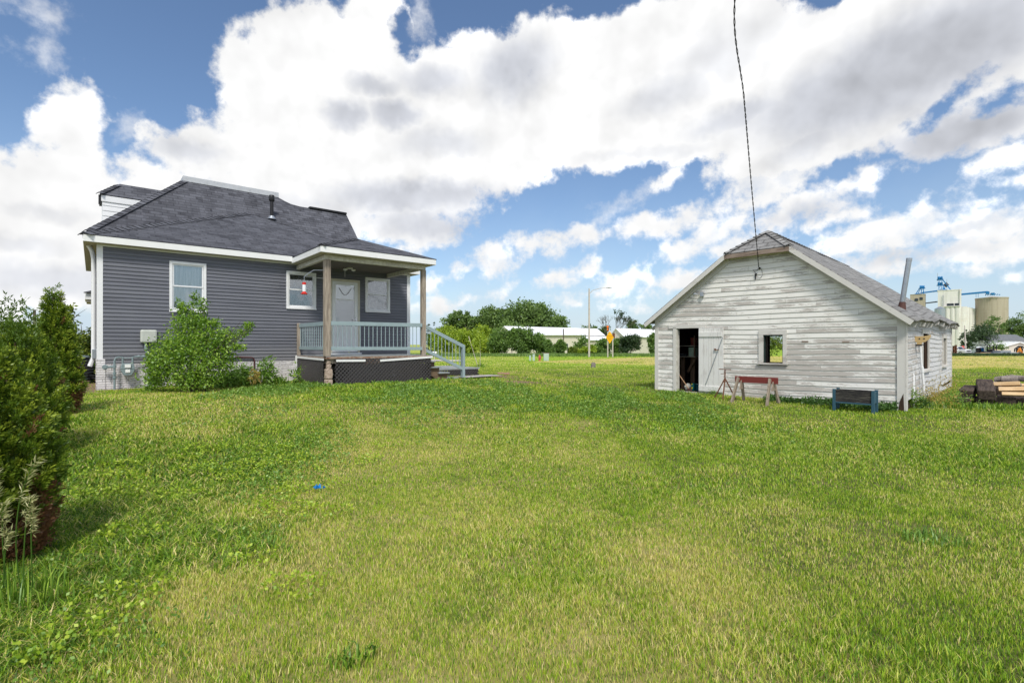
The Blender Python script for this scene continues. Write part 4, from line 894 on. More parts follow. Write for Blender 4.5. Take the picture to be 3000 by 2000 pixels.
# door opening, leaf
m_ = MB(); cboard(m_, (.53, -.034, .10), (.61, .0, 1.90)); cboard(m_, (.40, -.034, 1.872), (1.42, .0, 1.965)); m_.build('door_casing', M['peel_trim'], shed)
m_ = MB(); m_.box((.612, -.02, .20), (.645, .10, 1.87)); m_.box((1.235, -.0, .20), (1.26, .10, 1.87)); m_.box((.61, -.03, .12), (1.27, .16, .20)); m_.build('door_jamb', M['old_white'], shed)
lx0, lx1 = 1.262, 1.905; LZ0, LZ1 = .225, 1.865
m_ = MB(); n = 5
for k in range(n):
    a_ = lx0 + (lx1 - lx0) * k / n; m_.box((a_ + .002, -.062, LZ0 + rg.uniform(-.01, .01)), (lx0 + (lx1 - lx0) * (k + 1) / n - .002, -.042, LZ1 + rg.uniform(-.004, .004)))
leaf = m_.build('door', M['shed_door'], shed, bev=.002)
m_ = MB(); m_.box((lx0 + .01, -.085, 1.64), (lx1 - .03, -.0625, 1.76)); m_.build('batten', M['shed_door'], leaf, bev=.002); m_ = MB(); m_.box((lx0 + .01, -.085, LZ0 + .02), (lx1 - .01, -.0625, LZ0 + .15)); m_.build('batten', M['shed_door'], leaf, bev=.002)
sz = lambda px, py, v=-.08: (SF.u(px, v), v, SF.z(py, SF.u(px, v), v))
p1, p2 = sz(2117, 988), sz(2067, 1127); m_ = MB(); m_.bar(p1, p2, .014, .014, (0, 1, 0)); m_.build('brace_rod', M['galv'], leaf)
p1 = sz(2100, 1024); m_ = MB(); m_.bar((p1[0] - .05, -.09, p1[2]), (p1[0] + .06, -.10, p1[2]), .015, .02); m_.box((p1[0] - .06, -.10, p1[2] - .02), (p1[0] - .03, -.062, p1[2] + .03)); m_.build('latch', M['rust'], leaf)
m_ = MB(); m_.cur = (.3, .7)
for k in range(6): m_.box((lx0 + .01 + k * .115, -.035, .04 + rg.uniform(0, .03)), (lx0 + .118 + k * .115, -.019, .235))
m_.build('skirt_board', M['peel_trim'], shed)
# front window
wa, wb_, wc, wd_ = 2.838, 3.269, 1.026, 1.666
m_ = MB(); cboard(m_, (wa - .105, -.034, wc - .02), (wa, .0, wd_ + .005)); cboard(m_, (wb_, -.034, wc - .02), (wb_ + .08, .0, wd_ + .005)); cboard(m_, (wa - .105, -.036, wd_ + .006), (wb_ + .085, .0, wd_ + .115)); cboard(m_, (wa - .13, -.065, wc - .055), (wb_ + .11, .03, wc - .02)); wf = m_.build('window', M['peel_trim'], shed)
m_ = MB(); m_.box((wa, .0, wc - .02), (wa + .022, .06, wd_)); m_.box((wb_ - .018, .0, wc - .02), (wb_, .06, wd_)); m_.box((wa + .022, .0, wd_ - .03), (wb_ - .018, .06, wd_)); m_.build('sash', painted('dark_green_sash', (.03, .05, .045), .4, .7), wf)
for i, (a_, b_, c_, d_) in enumerate(rh):
    m_ = MB(); m_.cur = (.5, .6); X_ = SW
    m_.box((X_, a_ - .1, c_), (X_ + .034, a_, d_ + .1)); m_.box((X_, b_, c_), (X_ + .034, b_ + .1, d_ + .1)); m_.box((X_, a_, d_), (X_ + .034, b_, d_ + .1)); m_.box((X_ - .02, a_ - .14, c_ - .05), (X_ + .07, b_ + .13, c_)); o_ = m_.build('window', M['peel_trim'], shed)
    m_ = MB(); mid = (a_ + b_) / 2; m_.box((X_ - .05, mid - .02, c_), (X_ - .01, mid + .02, d_)); m_.box((X_ - .05, a_, c_), (X_ - .01, a_ + .05, d_)); m_.box((X_ - .05, b_ - .05, c_), (X_ - .01, b_, d_)); m_.box((X_ - .05, a_ + .05, (c_ + d_) / 2 - .02), (X_ - .01, mid - .02, (c_ + d_) / 2 + .02)); m_.build('sash', M['dark_wood'] if i == 0 else M['peel_trim'], o_); MB().box((X_ - .075, a_, c_), (X_ - .07, b_, d_)).build('pane', M['carglass'], o_)  # near-black pane stands in for the unlit interior behind the opening
m_ = MB(); m_.cur = (.5, .3); m_.box((.02, SD - .02, .70), (.90, SD + .03, .75)); m_.box((.86, SD - .02, .75), (.94, SD + .03, 1.85)); m_.build('window', M['peel_trim'], shed)
# missing siding patches, old hole marks
m_ = MB()
for (px, py, w_) in ((2358, 1000, .13), (2478, 1001, .13)):
    x = SF.u(px, -.02); z = SF.z(py, x, -.02); m_.box((x - w_ / 2, -.0215, z - .018), (x + w_ / 2, -.010, z + .012))
m_.build('rotted_patch', peeled, shed)
m_ = MB(); x = 5.46; m_.prism([(x - .05, -.04, .02), (x - .02, -.045, .30), (x + .04, -.045, .46), (x + .055, -.04, .02)], (0, .012, 0)); m_.build('rotted_corner', M['dark_wood'], shed)
# stove pipe, through the right slope near the front
ky = 1.0; kx = 5.02; kz = zr2(kx)
u_ = SF.u(2641, ky); kx = u_; kz = zr2(kx)
zt = SF.z(759, kx, ky) ; dxl = SF.u(2664, ky) - kx
m_ = MB(); m_.cyl((kx, ky, kz + .05), (kx + dxl, ky, zt), .050, n=24); sp = m_.build('stove_pipe', M['galv'], shed, True)
m_ = MB(); m_.cyl((kx - .01, ky, kz - .12), (kx + .018, ky, kz + .16), .10, .056, 20); m_.build('flashing', M['flash'], sp, True)
m_ = MB(); m_.cyl((kx + dxl - .006, ky, zt - .06), (kx + dxl, ky, zt + .005), .054, n=24); m_.build('collar', M['galv'], sp, True)
# floodlight on the gable
p = sz(2058, 862, -.03); fl = empty('floodlight', (*SF.w(p[0], -.03), p[2]), SF.a, label='small grey junction box with a swivel lamp arm on the shed gable', cat='light')
MB().box((-.035, -.07, -.06), (.045, .0, .055)).build('junction_box', M['galv'], fl, bev=.006)
m_ = MB(); m_.tube([(-.035, -.05, 0), (-.11, -.07, -.0), (-.16, -.08, .03)], .013, 8); m_.lathe([(.02, 0), (.035, .03), (.03, .05)], (-.18, -.08, -.02), 10); m_.build('arm', M['galv'], fl, True)

# service cable
a0 = Vector((*SF.w(*sz(2223, 784, -.06)[:2]), sz(2223, 784, -.06)[2]))
def strand(ph, r_, path, amp, pitch):
    pts = []
    for i in range(len(path)):
        d = (path[min(i + 1, len(path) - 1)] - path[max(i - 1, 0)]).normalized(); s_ = d.cross(Vector((0, 0, 1))).normalized(); u2 = s_.cross(d)
        L_ = i * .02; an = L_ / pitch * 2 * math.pi + ph; pts.append(path[i] + (s_ * math.cos(an) + u2 * math.sin(an)) * amp)
    return pts
ctrl = [a0, Vector(PY(2203, 560, 9.6)), Vector(PY(2180, 290, 7.4)), Vector(PY(2153, 0, 5.9)), Vector((2.2, 4.2, 6.15)), Vector((1.9, 2.0, 7.4)), Vector((1.6, -1., 9.0))]
path = []
def cr(p0, p1, p2, p3, t_): return .5 * ((2 * p1) + (-p0 + p2) * t_ + (2 * p0 - 5 * p1 + 4 * p2 - p3) * t_ ** 2 + (-p0 + 3 * p1 - 3 * p2 + p3) * t_ ** 3)
for i in range(len(ctrl) - 1):
    p0, p1, p2, p3 = ctrl[max(i - 1, 0)], ctrl[i], ctrl[i + 1], ctrl[min(i + 2, len(ctrl) - 1)]; n = max(2, int((p2 - p1).length / .02))
    path += [cr(p0, p1, p2, p3, k / n) for k in range(n)]
M['cable'] = painted('black_cable', (.02, .02, .02), .3, .6)
m_ = MB(); step = 2
for ph in (0, 2 * math.pi / 2): m_.tube(strand(ph, .008, path, .007, .34)[::step], .0055, 5)
tag(m_.build('service_cable', M['cable'], smooth=True), 'twisted black overhead cable running down from the sky to the shed gable', 'cable')
m_ = MB(); A_ = a0
def L(x, z, y=-.03): return SF.w(x, y) + (z,)
ax, azz = sz(2223, 784)[0], sz(2223, 784)[2]
m_.tube([L(ax, azz), L(ax - .06, azz - .05), L(ax - .15, azz - .035), L(ax - .10, azz - .10), L(ax - .09, azz - .16)], .006, 5)
m_.tube([L(ax + .02, azz), L(ax + .05, azz - .06), L(ax + .07, azz - .14)], .004, 5)
m_.tube([L(ax - .09, azz - .15), L(ax - .05, azz - .22), L(ax + .02, azz - .24), L(ax + .07, azz - .18)], .005, 5)
m_.cyl(L(ax - .095, azz - .13), L(ax - .095, azz - .27), .012, n=6); m_.cyl(L(ax - .11, azz - .16), L(ax - .06, azz - .13), .012, n=6); m_.lathe([(.01, 0), (.022, .02), (.015, .045)], L(ax, azz - .03), 8)
tag(m_.build('wire_bracket', M['cable'], smooth=True), 'loose black wires and insulator hook on the shed gable below the cable', 'wire')

# ------------------------------------------------------------------ inside the shed door
def sh(name, x, y, z, label, cat, rz=0.): return empty(name, (*SF.w(x, y), z), SF.a + rz, label=label, cat=cat)
sy = .75; X = lambda px: SF.u(px, sy); Z = lambda px, py: SF.z(py, X(px), sy)
rk = sh('shelf', 0, 0, 0, 'dark wooden shelf rack standing inside the open shed door', 'shelf')
m_ = MB(); xl, xr = .12, X(2041)
for zz_ in (Z(2015, 1012), Z(2015, 1043)): m_.box((xl, sy - .12, zz_ - .02), (xr, sy + .35, zz_))
m_.build('board', wood('shelf_board', (.35, .31, .26), (.2, .17, .13), 0), rk)
m_ = MB(); m_.box((xr - .03, sy - .12, Z(2015, 1043)), (xr, sy - .08, Z(2015, 984))); m_.box((X(1995), sy, .2), (X(1995) + .1, sy + .05, Z(2015, 1043) - .02)); m_.box((X(2018), sy + .1, .2), (X(2018) + .12, sy + .15, Z(2015, 1043) - .02)); m_.bar((xr - .02, sy, Z(2015, 1046)), (X(2013), sy + .05, Z(2015, 1090)), .04, .07); m_.build('post', wood('brown_stud', (.17, .10, .06), (.08, .05, .03)), rk)
zs1, zs2 = Z(2015, 1012), Z(2015, 1043)
b_ = sh('bucket', X(2030), sy + .05, zs1, 'dark red bucket on the upper shelf inside the shed', 'bucket'); MB().lathe([(.075, 0), (.09, .20), (.095, .2), (.095, .215), (.085, .215)], (0, 0, 0), 18).build('pail', M['redboard'], b_, True)
m_ = MB(); m_.tube([(.09 * math.cos(a_), 0, .19 - .12 * math.sin(a_) * .6) for a_ in np.linspace(0, math.pi, 9)], .004, 5); m_.build('handle', M['galv'], b_)
b_ = sh('storage_box', X(2030), sy, zs2, 'pale speckled green box on the lower shelf inside the shed', 'box'); MB().box((-.09, -.08, 0), (.09, .1, .235)).build('body', M['greenbox'], b_, bev=.008); MB().box((-.094, -.084, .235), (.094, .104, .245)).build('lid', M['greenbox'], b_, bev=.003)
b_ = sh('radio', X(2004), sy - .02, zs2, 'flat black case beside the green box on the lower shelf', 'case'); MB().box((-.12, -.08, 0), (.1, .08, .075)).build('body', M['black'], b_, bev=.01); MB().tube([(-.06, -.09, .055), (-.06, -.1, .065), (.04, -.1, .065), (.04, -.09, .055)], .005, 6).build('handle', M['galv'], b_)
def lump(name, c, s, m, label, cat, seed=1, n=3):
    bm = bmesh.new(); bmesh.ops.create_icosphere(bm, subdivisions=n, radius=1)
    rr = random.Random(seed); ph = [rr.uniform(0, 6) for _ in range(6)]
    for v in bm.verts:
        k = 1 + .13 * math.sin(v.co.x * 4 + ph[0]) * math.sin(v.co.y * 5 + ph[1]) + .12 * math.sin(v.co.z * 6 + ph[2]) + .07 * math.sin(v.co.x * 11 + ph[3]) * math.sin(v.co.z * 9 + ph[4])
        v.co = Vector((v.co.x * s[0] * k, v.co.y * s[1] * k, max(v.co.z * k, -.8) * s[2]))
    me = bpy.data.meshes.new(name); bm.to_mesh(me); bm.free(); me.materials.append(m); me.polygons.foreach_set('use_smooth', [True] * len(me.polygons))
    o = bpy.data.objects.new(name, me); col.objects.link(o); o.location = c; return tag(o, label, cat)
lump('rag_bundle', (*SF.w(X(2000), .35), SF.z(973, X(2000), .35)), (.10, .08, .075), M['bag'], 'pale crumpled bundle hanging at the top of the shed doorway', 'bundle', 3)
fy_ = .30; XF = lambda px: SF.u(px, fy_)
lump('sack', (*SF.w(XF(2016), fy_), .29), (.10, .07, .10), M['bag'], 'crumpled white sack on the shed floor behind the broom', 'sack', 8)
tn = sh('oil_tin', XF(2032), fy_, .20, 'green tin with yellow labels on the shed floor', 'tin'); MB().box((-.035, -.05, 0), (.035, .05, .20)).build('body', M['teal_tin'], tn, bev=.006); MB().box((-.037, -.052, .05), (-.002, -.0505, .10)).box((-.037, -.052, .16), (-.005, -.0505, .19)).build('label_patch', M['yellow_tin'], tn); MB().cyl((0, 0, .2), (0, 0, .225), .014).build('cap', M['black'], tn)
tn = sh('paint_can', XF(2040.5), fy_ + .05, .20, 'dark blue green can with a lid beside the green tin', 'can'); MB().lathe([(.045, 0), (.045, .17), (.048, .175), (.04, .18)], (0, 0, 0), 16).build('body', mat('teal_dark', None, (.01, .07, .09), .4), tn, True); MB().lathe([(.04, 0), (.04, .01)], (0, 0, .18), 16).build('lid', M['galv'], tn)
br_ = sh('broom', 0, 0, 0, 'old broom leaning in the shed doorway with a worn brown head', 'broom')
hA, hB = (SF.u(1986, .18), .18, SF.z(1092, SF.u(1986, .18), .18)), (SF.u(2018, .14), .14, .255)
MB().cyl(hA, hB, .011, n=8).build('handle', wood('broom_handle', (.5, .33, .2), (.36, .22, .13)), br_, True); MB().prism([(hB[0] - .05, .12, .20), (hB[0] + .10, .12, .20), (hB[0] + .06, .12, .27), (hB[0] - .03, .12, .27)], (0, .04, 0)).build('head', M['flash'], br_, bev=.004)

# ------------------------------------------------------------------ things along the shed wall
def wt(name, px, Yd, label, cat, rz=0.):
    x = (px - 1500) / F * Yd; return empty(name, (x, Yd, gz(x, Yd)), SF.a + rz, label=label, cat=cat)
# tripod stand
tp = wt('roller_stand', 2124, 11.95, 'rusty iron tripod stand with a flat top bar beside the shed door', 'stand')
MB().box((-.14, -.02, .70), (.14, .02, .72)).build('top_bar', M['rust'], tp, bev=.003)
m_ = MB(); m_.cyl((0, 0, .40), (0, 0, .70), .014, n=8); m_.bar((-.10, -.0, .60), (.02, -.0, .605), .012, .012); m_.build('post', M['rust'], tp, True)
for (x, y) in ((-.25, -.05), (.02, -.18), (.22, .12)): m_ = MB(); m_.bar((0, 0, .50), (x, y, -.02), .022, .022, (0, 1, 0)); m_.build('leg', M['rust'], tp)
# sawhorse
s0, s1 = PY(2148, 1175, 11.55), PY(2246, 1184, 10.95)
shx, shy = (s0[0] + s1[0]) / 2 + .17, (s0[1] + s1[1]) / 2 + .05
swh = empty('sawhorse', (shx, shy, gz(shx, shy)), SF.a, label='sawhorse with a dark red top board and bare grey wooden legs before the shed', cat='sawhorse')
MB().box((-.46, -.02, .45), (.46, .02, .59)).build('top_board', M['redboard'], swh, bev=.004)
for s_ in (-1, 1):
    x = s_ * .34 - .03
    m_ = MB(); m_.bar((x, -.05, .56), (x - .03 + s_ * .04, -.26, -.03), .09, .04, (1, 0, 0)); m_.build('leg', M['grey_wood'], swh, bev=.003)
    m_ = MB(); m_.bar((x + .03, .05, .56), (x + .05 + s_ * .04, .26, -.03), .09, .04, (1, 0, 0)); m_.build('leg', M['grey_wood'], swh, bev=.003)
    m_ = MB(); m_.prism([(x + .05, -.045, .50), (x + .05, .045, .50), (x + .05, .14, .30), (x + .05, -.14, .30)], (.02, 0, 0)); m_.build('gusset', M['grey_wood'], swh, bev=.002)
# planter box
plx, ply = PY(2505, 1200, 10.05)[:2]
pl = empty('planter_box', (plx, ply, gz(plx, ply)), SF.a, label='weathered black planter box on teal blue legs against the shed wall', cat='planter')
def f_planter(q, b):
    o = obco(q); n = q.noise(scaled(q, o, (2, 2, 26)), 2.2, 6, .7, .5); n2 = q.noise(o, 9, 6, .65)
    c = q.mix(q.ss(n, .45, .72), (.018, .017, .018), (.13, .12, .10)); c = q.mix(q.ss(n2, .68, .71), c, (.62, .55, .44)); q.L.new(c, b.inputs['Base Color']); bump(q, b, n, .004, .6)
m_ = MB()
for k in range(3): m_.box((-.31, -.155, .19 + k * .08), (.31, -.135, .268 + k * .08)); m_.box((-.31, .135, .19 + k * .08), (.31, .155, .268 + k * .08))
m_.box((-.31, -.135, .19), (-.29, .135, .425)); m_.box((.29, -.135, .19), (.31, .135, .425)); m_.box((-.29, -.135, .20), (.29, .135, .385))
m_.build('box', mat('burnt_black_boards', f_planter, (.03, .03, .03), .8), pl)
for (x, y) in ((-.325, -.15), (.325, -.15), (-.325, .15), (.325, .15)): m_ = MB(); m_.box((x - .026, y - .028, -.05), (x + .026, y + .028, .445)); m_.build('leg', M['navy'], pl, bev=.004)
m_ = MB(); m_.box((-.30, -.17, .165), (.30, -.14, .192)); m_.box((.312, -.12, .19), (.335, .12, .415)); m_.build('rail', M['navy'], pl, bev=.003)
# pipes on the right wall and the tan board
pp = sh('drain_pipe', 5.66, .55, .10, 'short white elbow pipe rising from the weeds at the shed corner', 'pipe')
x, y = SF.loc(*PY(2676, 1180, 10.75)[:2]); pp.location = (*SF.w(x, y), .08)
m_ = MB(); zt = .76; m_.tube([(0, 0, 0), (0, 0, zt - .05), (-.02, 0, zt), (-.06, 0, zt + .01)], .022, 10); m_.build('pipe', M['white_vinyl'], pp, True); MB().cyl((-.06, 0, zt + .01), (-.16, 0, zt + .015), .015).build('hose_end', M['black'], pp)
pp = sh('standpipe', 5.63, 1.785, .08, 'tall slim white pipe standing against the right wall of the shed', 'pipe')
m_ = MB(); m_.tube([(0, 0, 0), (-.035, -.04, .75), (-.055, -.06, .95), (-.07, -.07, 1.34)], [.026, .024, .022, .018], 10); m_.build('pipe', M['white_vinyl'], pp, True); MB().cyl((-.035, -.04, .74), (-.045, -.05, .86), .032).build('collar', M['white_vinyl'], pp, True)
MB().bar((-.14, -.09, 1.36), (.0, -.05, 1.36), .05, .02).build('bracket', M['black'], pp)
bx = PY(2697, 1000, 10.85)
bd = empty('shaped_board', bx, R(-32), label='tan bird shaped board with two bolt holes fixed above the tall white pipe', cat='board')
prof_ = [(-.17, .085), (-.15, .10), (-.05, .09), (.06, .095), (.14, .11), (.17, .13), (.175, .09), (.15, .03), (.08, -.03), (.03, -.045), (.01, -.09), (-.07, -.09), (-.06, -.05), (-.12, .0), (-.155, .05)]
MB().prism([(x, 0, z + .02) for x, z in prof_], (0, .018, 0)).build('board', M['board_tan'], bd, bev=.003)
m_ = MB()
for x in (-.02, .06): m_.cyl((x, -.008, .06), (x, .0, .06), .014, n=10)
m_.build('bolt', M['black'], bd)
MB().lathe([(.01, 0), (.03, .02), (.03, .05), (.01, .06)], (-.21, 0, .04), 10).build('insulator', M['galv'], bd, True)
MB().box((-.08, -.01, -.10), (.02, .03, -.065)).build('bracket', M['black'], bd)

# ------------------------------------------------------------------ timber and firewood
def timber(px, py, Yd, L_, wd, ht, yaw, lift, label, rr, pitch=0.):
    p = PY(px, py, Yd); z = gz(p[0], p[1]) + lift
    m_ = MB(); n = 5; rnd = random.Random(rr)
    for k in range(n + 1):
        y = L_ * k / n; j = lambda: rnd.uniform(-.012, .012)
        m_.v += [(-wd / 2 + j(), y, j()), (wd / 2 + j(), y, j()), (wd / 2 + j(), y, ht + j()), (-wd / 2 + j(), y, ht + j())]; m_.uv += [(0, 0)] * 4; m_.a += [0] * 4; m_.b += [0] * 4
        if k: o_ = (k - 1) * 4; m_.f += [(o_ + i, o_ + (i + 1) % 4, o_ + 4 + (i + 1) % 4, o_ + 4 + i) for i in range(4)]
    m_.f += [(3, 2, 1, 0), tuple(range(4 * n, 4 * n + 4))]
    o = m_.build('railroad_tie', wood_y, None, bev=.015); o.location = (p[0], p[1], z); o.rotation_euler = (pitch, 0, yaw - R(44))
    return tag(o, label, 'timber', 'dark timbers heaped beside the shed')
wood_y = wood('creosoted_tie', (.105, .078, .062), (.03, .022, .018), 1, .9, 1.)
G_ = 11.0
for k, a_ in enumerate([(2822, 1182, 11.2, .75, .26, .19, R(3), -.03, 'lower left dark timber of the heap beside the shed'),
        (2830, 1160, 11.3, .85, .25, .17, R(-4), .15, 'dark timber lying on top at the left end of the heap', .10),
        (2884, 1186, 11.0, .8, .27, .20, R(4), -.04, 'bottom dark timber under the thick square one'),
        (2891, 1172, 10.9, 1.05, .29, .21, R(3), .15, 'thick square ended dark timber rising highest in the heap', .20),
        (2946, 1186, 11.1, .8, .32, .24, R(-2), -.04, 'dark timber with a cracked end under the pale split logs'),
        (2995, 1186, 11.0, .8, .30, .22, R(-4), -.03, 'dark timber at the right edge of the heap'),
        (3050, 1184, 11.1, .8, .27, .20, R(-6), -.03, 'dark timber beyond the right edge of the heap'),
        (2928, 1162, 11.6, .7, .25, .18, R(-8), .17, 'upper dark timber behind the cracked one', .06),
        (2972, 1165, 11.5, .7, .26, .17, R(6), .19, 'short dark timber supporting the lowest pale log')]):
    timber(*a_[:9], k + 3, a_[9] if len(a_) > 9 else 0.)
def splitlog(px, py, Yd, L_, r_, yaw, label, round_=False, seed=1, pitch=0.):
    p = PY(px, py, Yd); rnd = random.Random(seed); n = 10 if round_ else 4; m_ = MB()
    rad = [r_ * (rnd.uniform(.9, 1.1) if round_ else rnd.uniform(.75, 1.35)) for _ in range(n)]
    V_ = []
    for s_ in range(4):
        x = -L_ / 2 + L_ * s_ / 3
        V_ += [(x, rad[i] * (1 + rnd.uniform(-.04, .04)) * math.cos(2 * math.pi * i / n + .3), rad[i] * (1 if round_ else .75) * math.sin(2 * math.pi * i / n + .3)) for i in range(n)]
    m_.add(V_, [(s_ * n + i, s_ * n + (i + 1) % n, (s_ + 1) * n + (i + 1) % n, (s_ + 1) * n + i) for s_ in range(3) for i in range(n)] + [tuple(range(n))[::-1], tuple(range(3 * n, 4 * n))])
    o = m_.build('firewood_log', M['stump'] if round_ else M['fresh_wood'], None, bev=.008); o.location = p; o.rotation_euler = (0, pitch, yaw - R(40)); return tag(o, label, 'log', 'firewood on the timber heap')
splitlog(2943, 1126, 11.3, .50, .07, R(-8), 'longest pale split log at the left of the firewood', seed=2, pitch=R(-6))
splitlog(2975, 1140, 11.1, .54, .085, R(-4), 'wide pale split log in the middle of the firewood', seed=3, pitch=R(-5))
splitlog(2985, 1154, 10.95, .54, .08, R(-2), 'lowest pale split log above the dark timbers', seed=4, pitch=R(-2))
splitlog(2962, 1128, 11.5, .34, .04, R(-20), 'thin round branch lying across the split logs', True, 5, R(-8))
splitlog(2936, 1110, 11.9, .26, .075, R(-30), 'grey round log at the top left of the firewood', True, 6, R(-14))
splitlog(2958, 1112, 11.7, .28, .085, R(-5), 'thick round log with bark on top of the firewood', True, 7)
splitlog(2918, 1128, 11.7, .42, .08, R(25), 'dark barked log leaning at the left of the pale split logs', True, 21, R(10))
splitlog(2992, 1108, 11.9, .4, .075, R(-10), 'round grey log at the back right of the firewood', True, 22, R(4))
splitlog(3000, 1128, 11.5, .4, .06, R(6), 'pale split log at the right edge of the firewood', seed=9)
splitlog(2880, 1121, 12.2, .25, .06, R(35), 'short grey log end resting on the timbers', True, 10)

# scrap of blue plastic on the lawn
bp = PY(935, 1450, 4.84); m_ = MB(); rnd = random.Random(4)
for k in range(7):
    a_ = rnd.uniform(0, 6.28); x, y = rnd.uniform(-.045, .045), rnd.uniform(-.015, .015)
    m_.add([(x, y, .02), (x + .03 * math.cos(a_), y + .02 * math.sin(a_), .05 + rnd.uniform(0, .02)), (x + .035 * math.cos(a_ + 1), y + .02 * math.sin(a_ + 1), .035), (x + .01, y - .01, .025)], [(0, 1, 2, 3)])
o = m_.build('plastic_scrap', M['bluecloth']); o.location = (bp[0], bp[1], gz(bp[0], bp[1]) + .02); md = o.modifiers.new('solid', 'SOLIDIFY'); md.thickness = .002; tag(o, 'torn scrap of bright blue plastic lying on the lawn', 'plastic scrap')

# ------------------------------------------------------------------ planting
def limbs(name, h, r, rng, parent, spread=.5, n=6, m=None, base=.35, top=.8, z0=-.2):
    m_ = MB(); m_.tube([(0, 0, z0), (rng.normal() * .02 * h, rng.normal() * .02 * h, h * .45), (rng.normal() * .04 * h, rng.normal() * .04 * h, h * top)], [r, r * .7, r * .2], 8)
    for k in range(n):
        a_ = rng.random() * 6.28; z = h * (base + (top - base) * rng.random()); e = spread * h * (.5 + .5 * rng.random())
        m_.tube([(0, 0, z), (math.cos(a_) * e * .5, math.sin(a_) * e * .5, z + e * .35), (math.cos(a_) * e, math.sin(a_) * e, z + e * .6)], [r * .4, r * .25, r * .06], 5)
    return m_.build(name, m or M['bark'], parent, True)
def tree(px, Yd, ytop, wpx, label, cat='tree', name='tree', m='leaf_far', n=5000, leaf=.35, seed=1, group=None, lobes=None, base=.25, sx=1., trunk=True, cs=.17, hollow=.5, clump=24, asp=.65, zadd=0.):
    rng = np.random.default_rng(seed); x = (px - 1500) / F * Yd; z = gz(x, Yd) + zadd; H_ = CZ + (HY - ytop) / F * Yd - z; W_ = wpx / F * Yd / 2
    t_ = empty(name, (x, Yd, z), rng.random() * .3, label=label, cat=cat, group=group)
    if lobes is None:
        lobes = []; zc = H_ * (base + 1) / 2
        for k in range(int(9)):
            a_ = rng.random() * 6.28; rr = rng.random() ** .5 * .55; zz_ = rng.uniform(-.6, .62); wr = math.sqrt(max(.1, 1 - zz_ * zz_))
            lobes.append((math.cos(a_) * rr * W_ * wr, math.sin(a_) * rr * W_ * wr, zc + zz_ * H_ * (1 - base) * .5 * .9, W_ * rng.uniform(.38, .58), W_ * rng.uniform(.38, .58), H_ * (1 - base) * rng.uniform(.17, .26)))
    else: lobes = [(a * W_, b * W_, c * H_, d * W_, e * W_, f * H_) for a, b, c, d, e, f in lobes]
    crown('crown', lobes, n, leaf, M[m], rng, t_, clump, cs, asp, hollow)
    if trunk: limbs('trunk', H_, max(.012 * H_, .02), rng, t_, .35, 7, z0=-.3)
    return t_
G1 = 'trees of the grove behind the long white building'
tree(1352, 138, 906, 118, 'rounded green tree at the left end of the distant grove', seed=11, n=7000, leaf=.62, group=G1)
tree(1288, 128, 955, 80, 'low dark green tree behind the yellow green bushes, left of the grove', seed=12, n=4600, leaf=.5, group=G1)
tree(1440, 140, 898, 110, 'ragged tree between the rounded tree and the tallest one of the grove', seed=13, n=7000, leaf=.62, group=G1)
tree(1545, 136, 880, 190, 'tallest broad tree of the distant grove with a domed top', seed=14, n=16000, leaf=.62, group=G1, lobes=[(-.55, 0, .62, .42, .5, .2), (-.2, 0, .80, .42, .5, .18), (.2, .1, .78, .45, .5, .2), (.55, 0, .68, .40, .5, .2), (.0, .2, .5, .8, .6, .28), (.8, 0, .45, .3, .4, .22), (-.75, 0, .45, .3, .4, .2), (.1, -.3, .60, .5, .4, .25)])
tree(1628, 130, 925, 80, 'right hand tree of the distant grove sloping down to the roof line', seed=15, n=5200, leaf=.55, group=G1)
tree(1495, 129, 940, 120, 'lower darker tree in front of the tallest tree of the grove', seed=16, n=6500, leaf=.55, group=G1)
tree(1255, 150, 948, 18, 'small pointed conifer just right of the porch post', 'conifer', 'conifer', 'leaf_dark', 700, .4, 17, lobes=[(0, 0, .9, .25, .25, .12), (0, 0, .6, .6, .6, .25), (0, 0, .3, .9, .9, .25)])
tree(1272, 150, 944, 16, 'second small pointed conifer, nearer to the yellow green bushes', 'conifer', 'conifer', 'leaf_dark', 700, .4, 18, lobes=[(0, 0, .9, .25, .25, .12), (0, 0, .6, .6, .6, .25), (0, 0, .3, .9, .9, .25)])
G2 = 'bushes in the row before the long white building'
rows = [(1300, 84, 948, 100, 'leaf_yellow', 'broad yellow green bush at the left end of the row'), (1362, 82, 940, 90, 'leaf_yellow', 'yellow green bush beside the leaning stake'),
    (1415, 84, 952, 80, 'leaf_yellow', 'tall light yellow green bush behind the young staked tree'), (1462, 82, 945, 76, 'leaf_mid', 'full green bush left of the white building gable'),
    (1500, 80, 962, 60, 'leaf_mid', 'darker green bush just under the building gable'), (1532, 80, 958, 62, 'leaf_mid', 'upright bush with a split top in front of the roof'),
    (1575, 81, 962, 74, 'leaf_mid', 'wide green bush above the green utility pedestals'), (1608, 79, 985, 50, 'leaf_mid', 'low bush behind the wide utility cabinet'),
    (1640, 80, 996, 44, 'leaf_mid', 'small bush at the building window, right of the cabinet')]
for i, (px, Yd, yt, wp, m, lb) in enumerate(rows):
    tree(px, Yd, yt, wp, lb, 'bush', 'bush', m, 9000 if wp > 60 else 5500, .26, 30 + i, G2, base=.02, cs=.2, hollow=.3)
G3 = 'bushes behind the street lamp and the yellow sign'
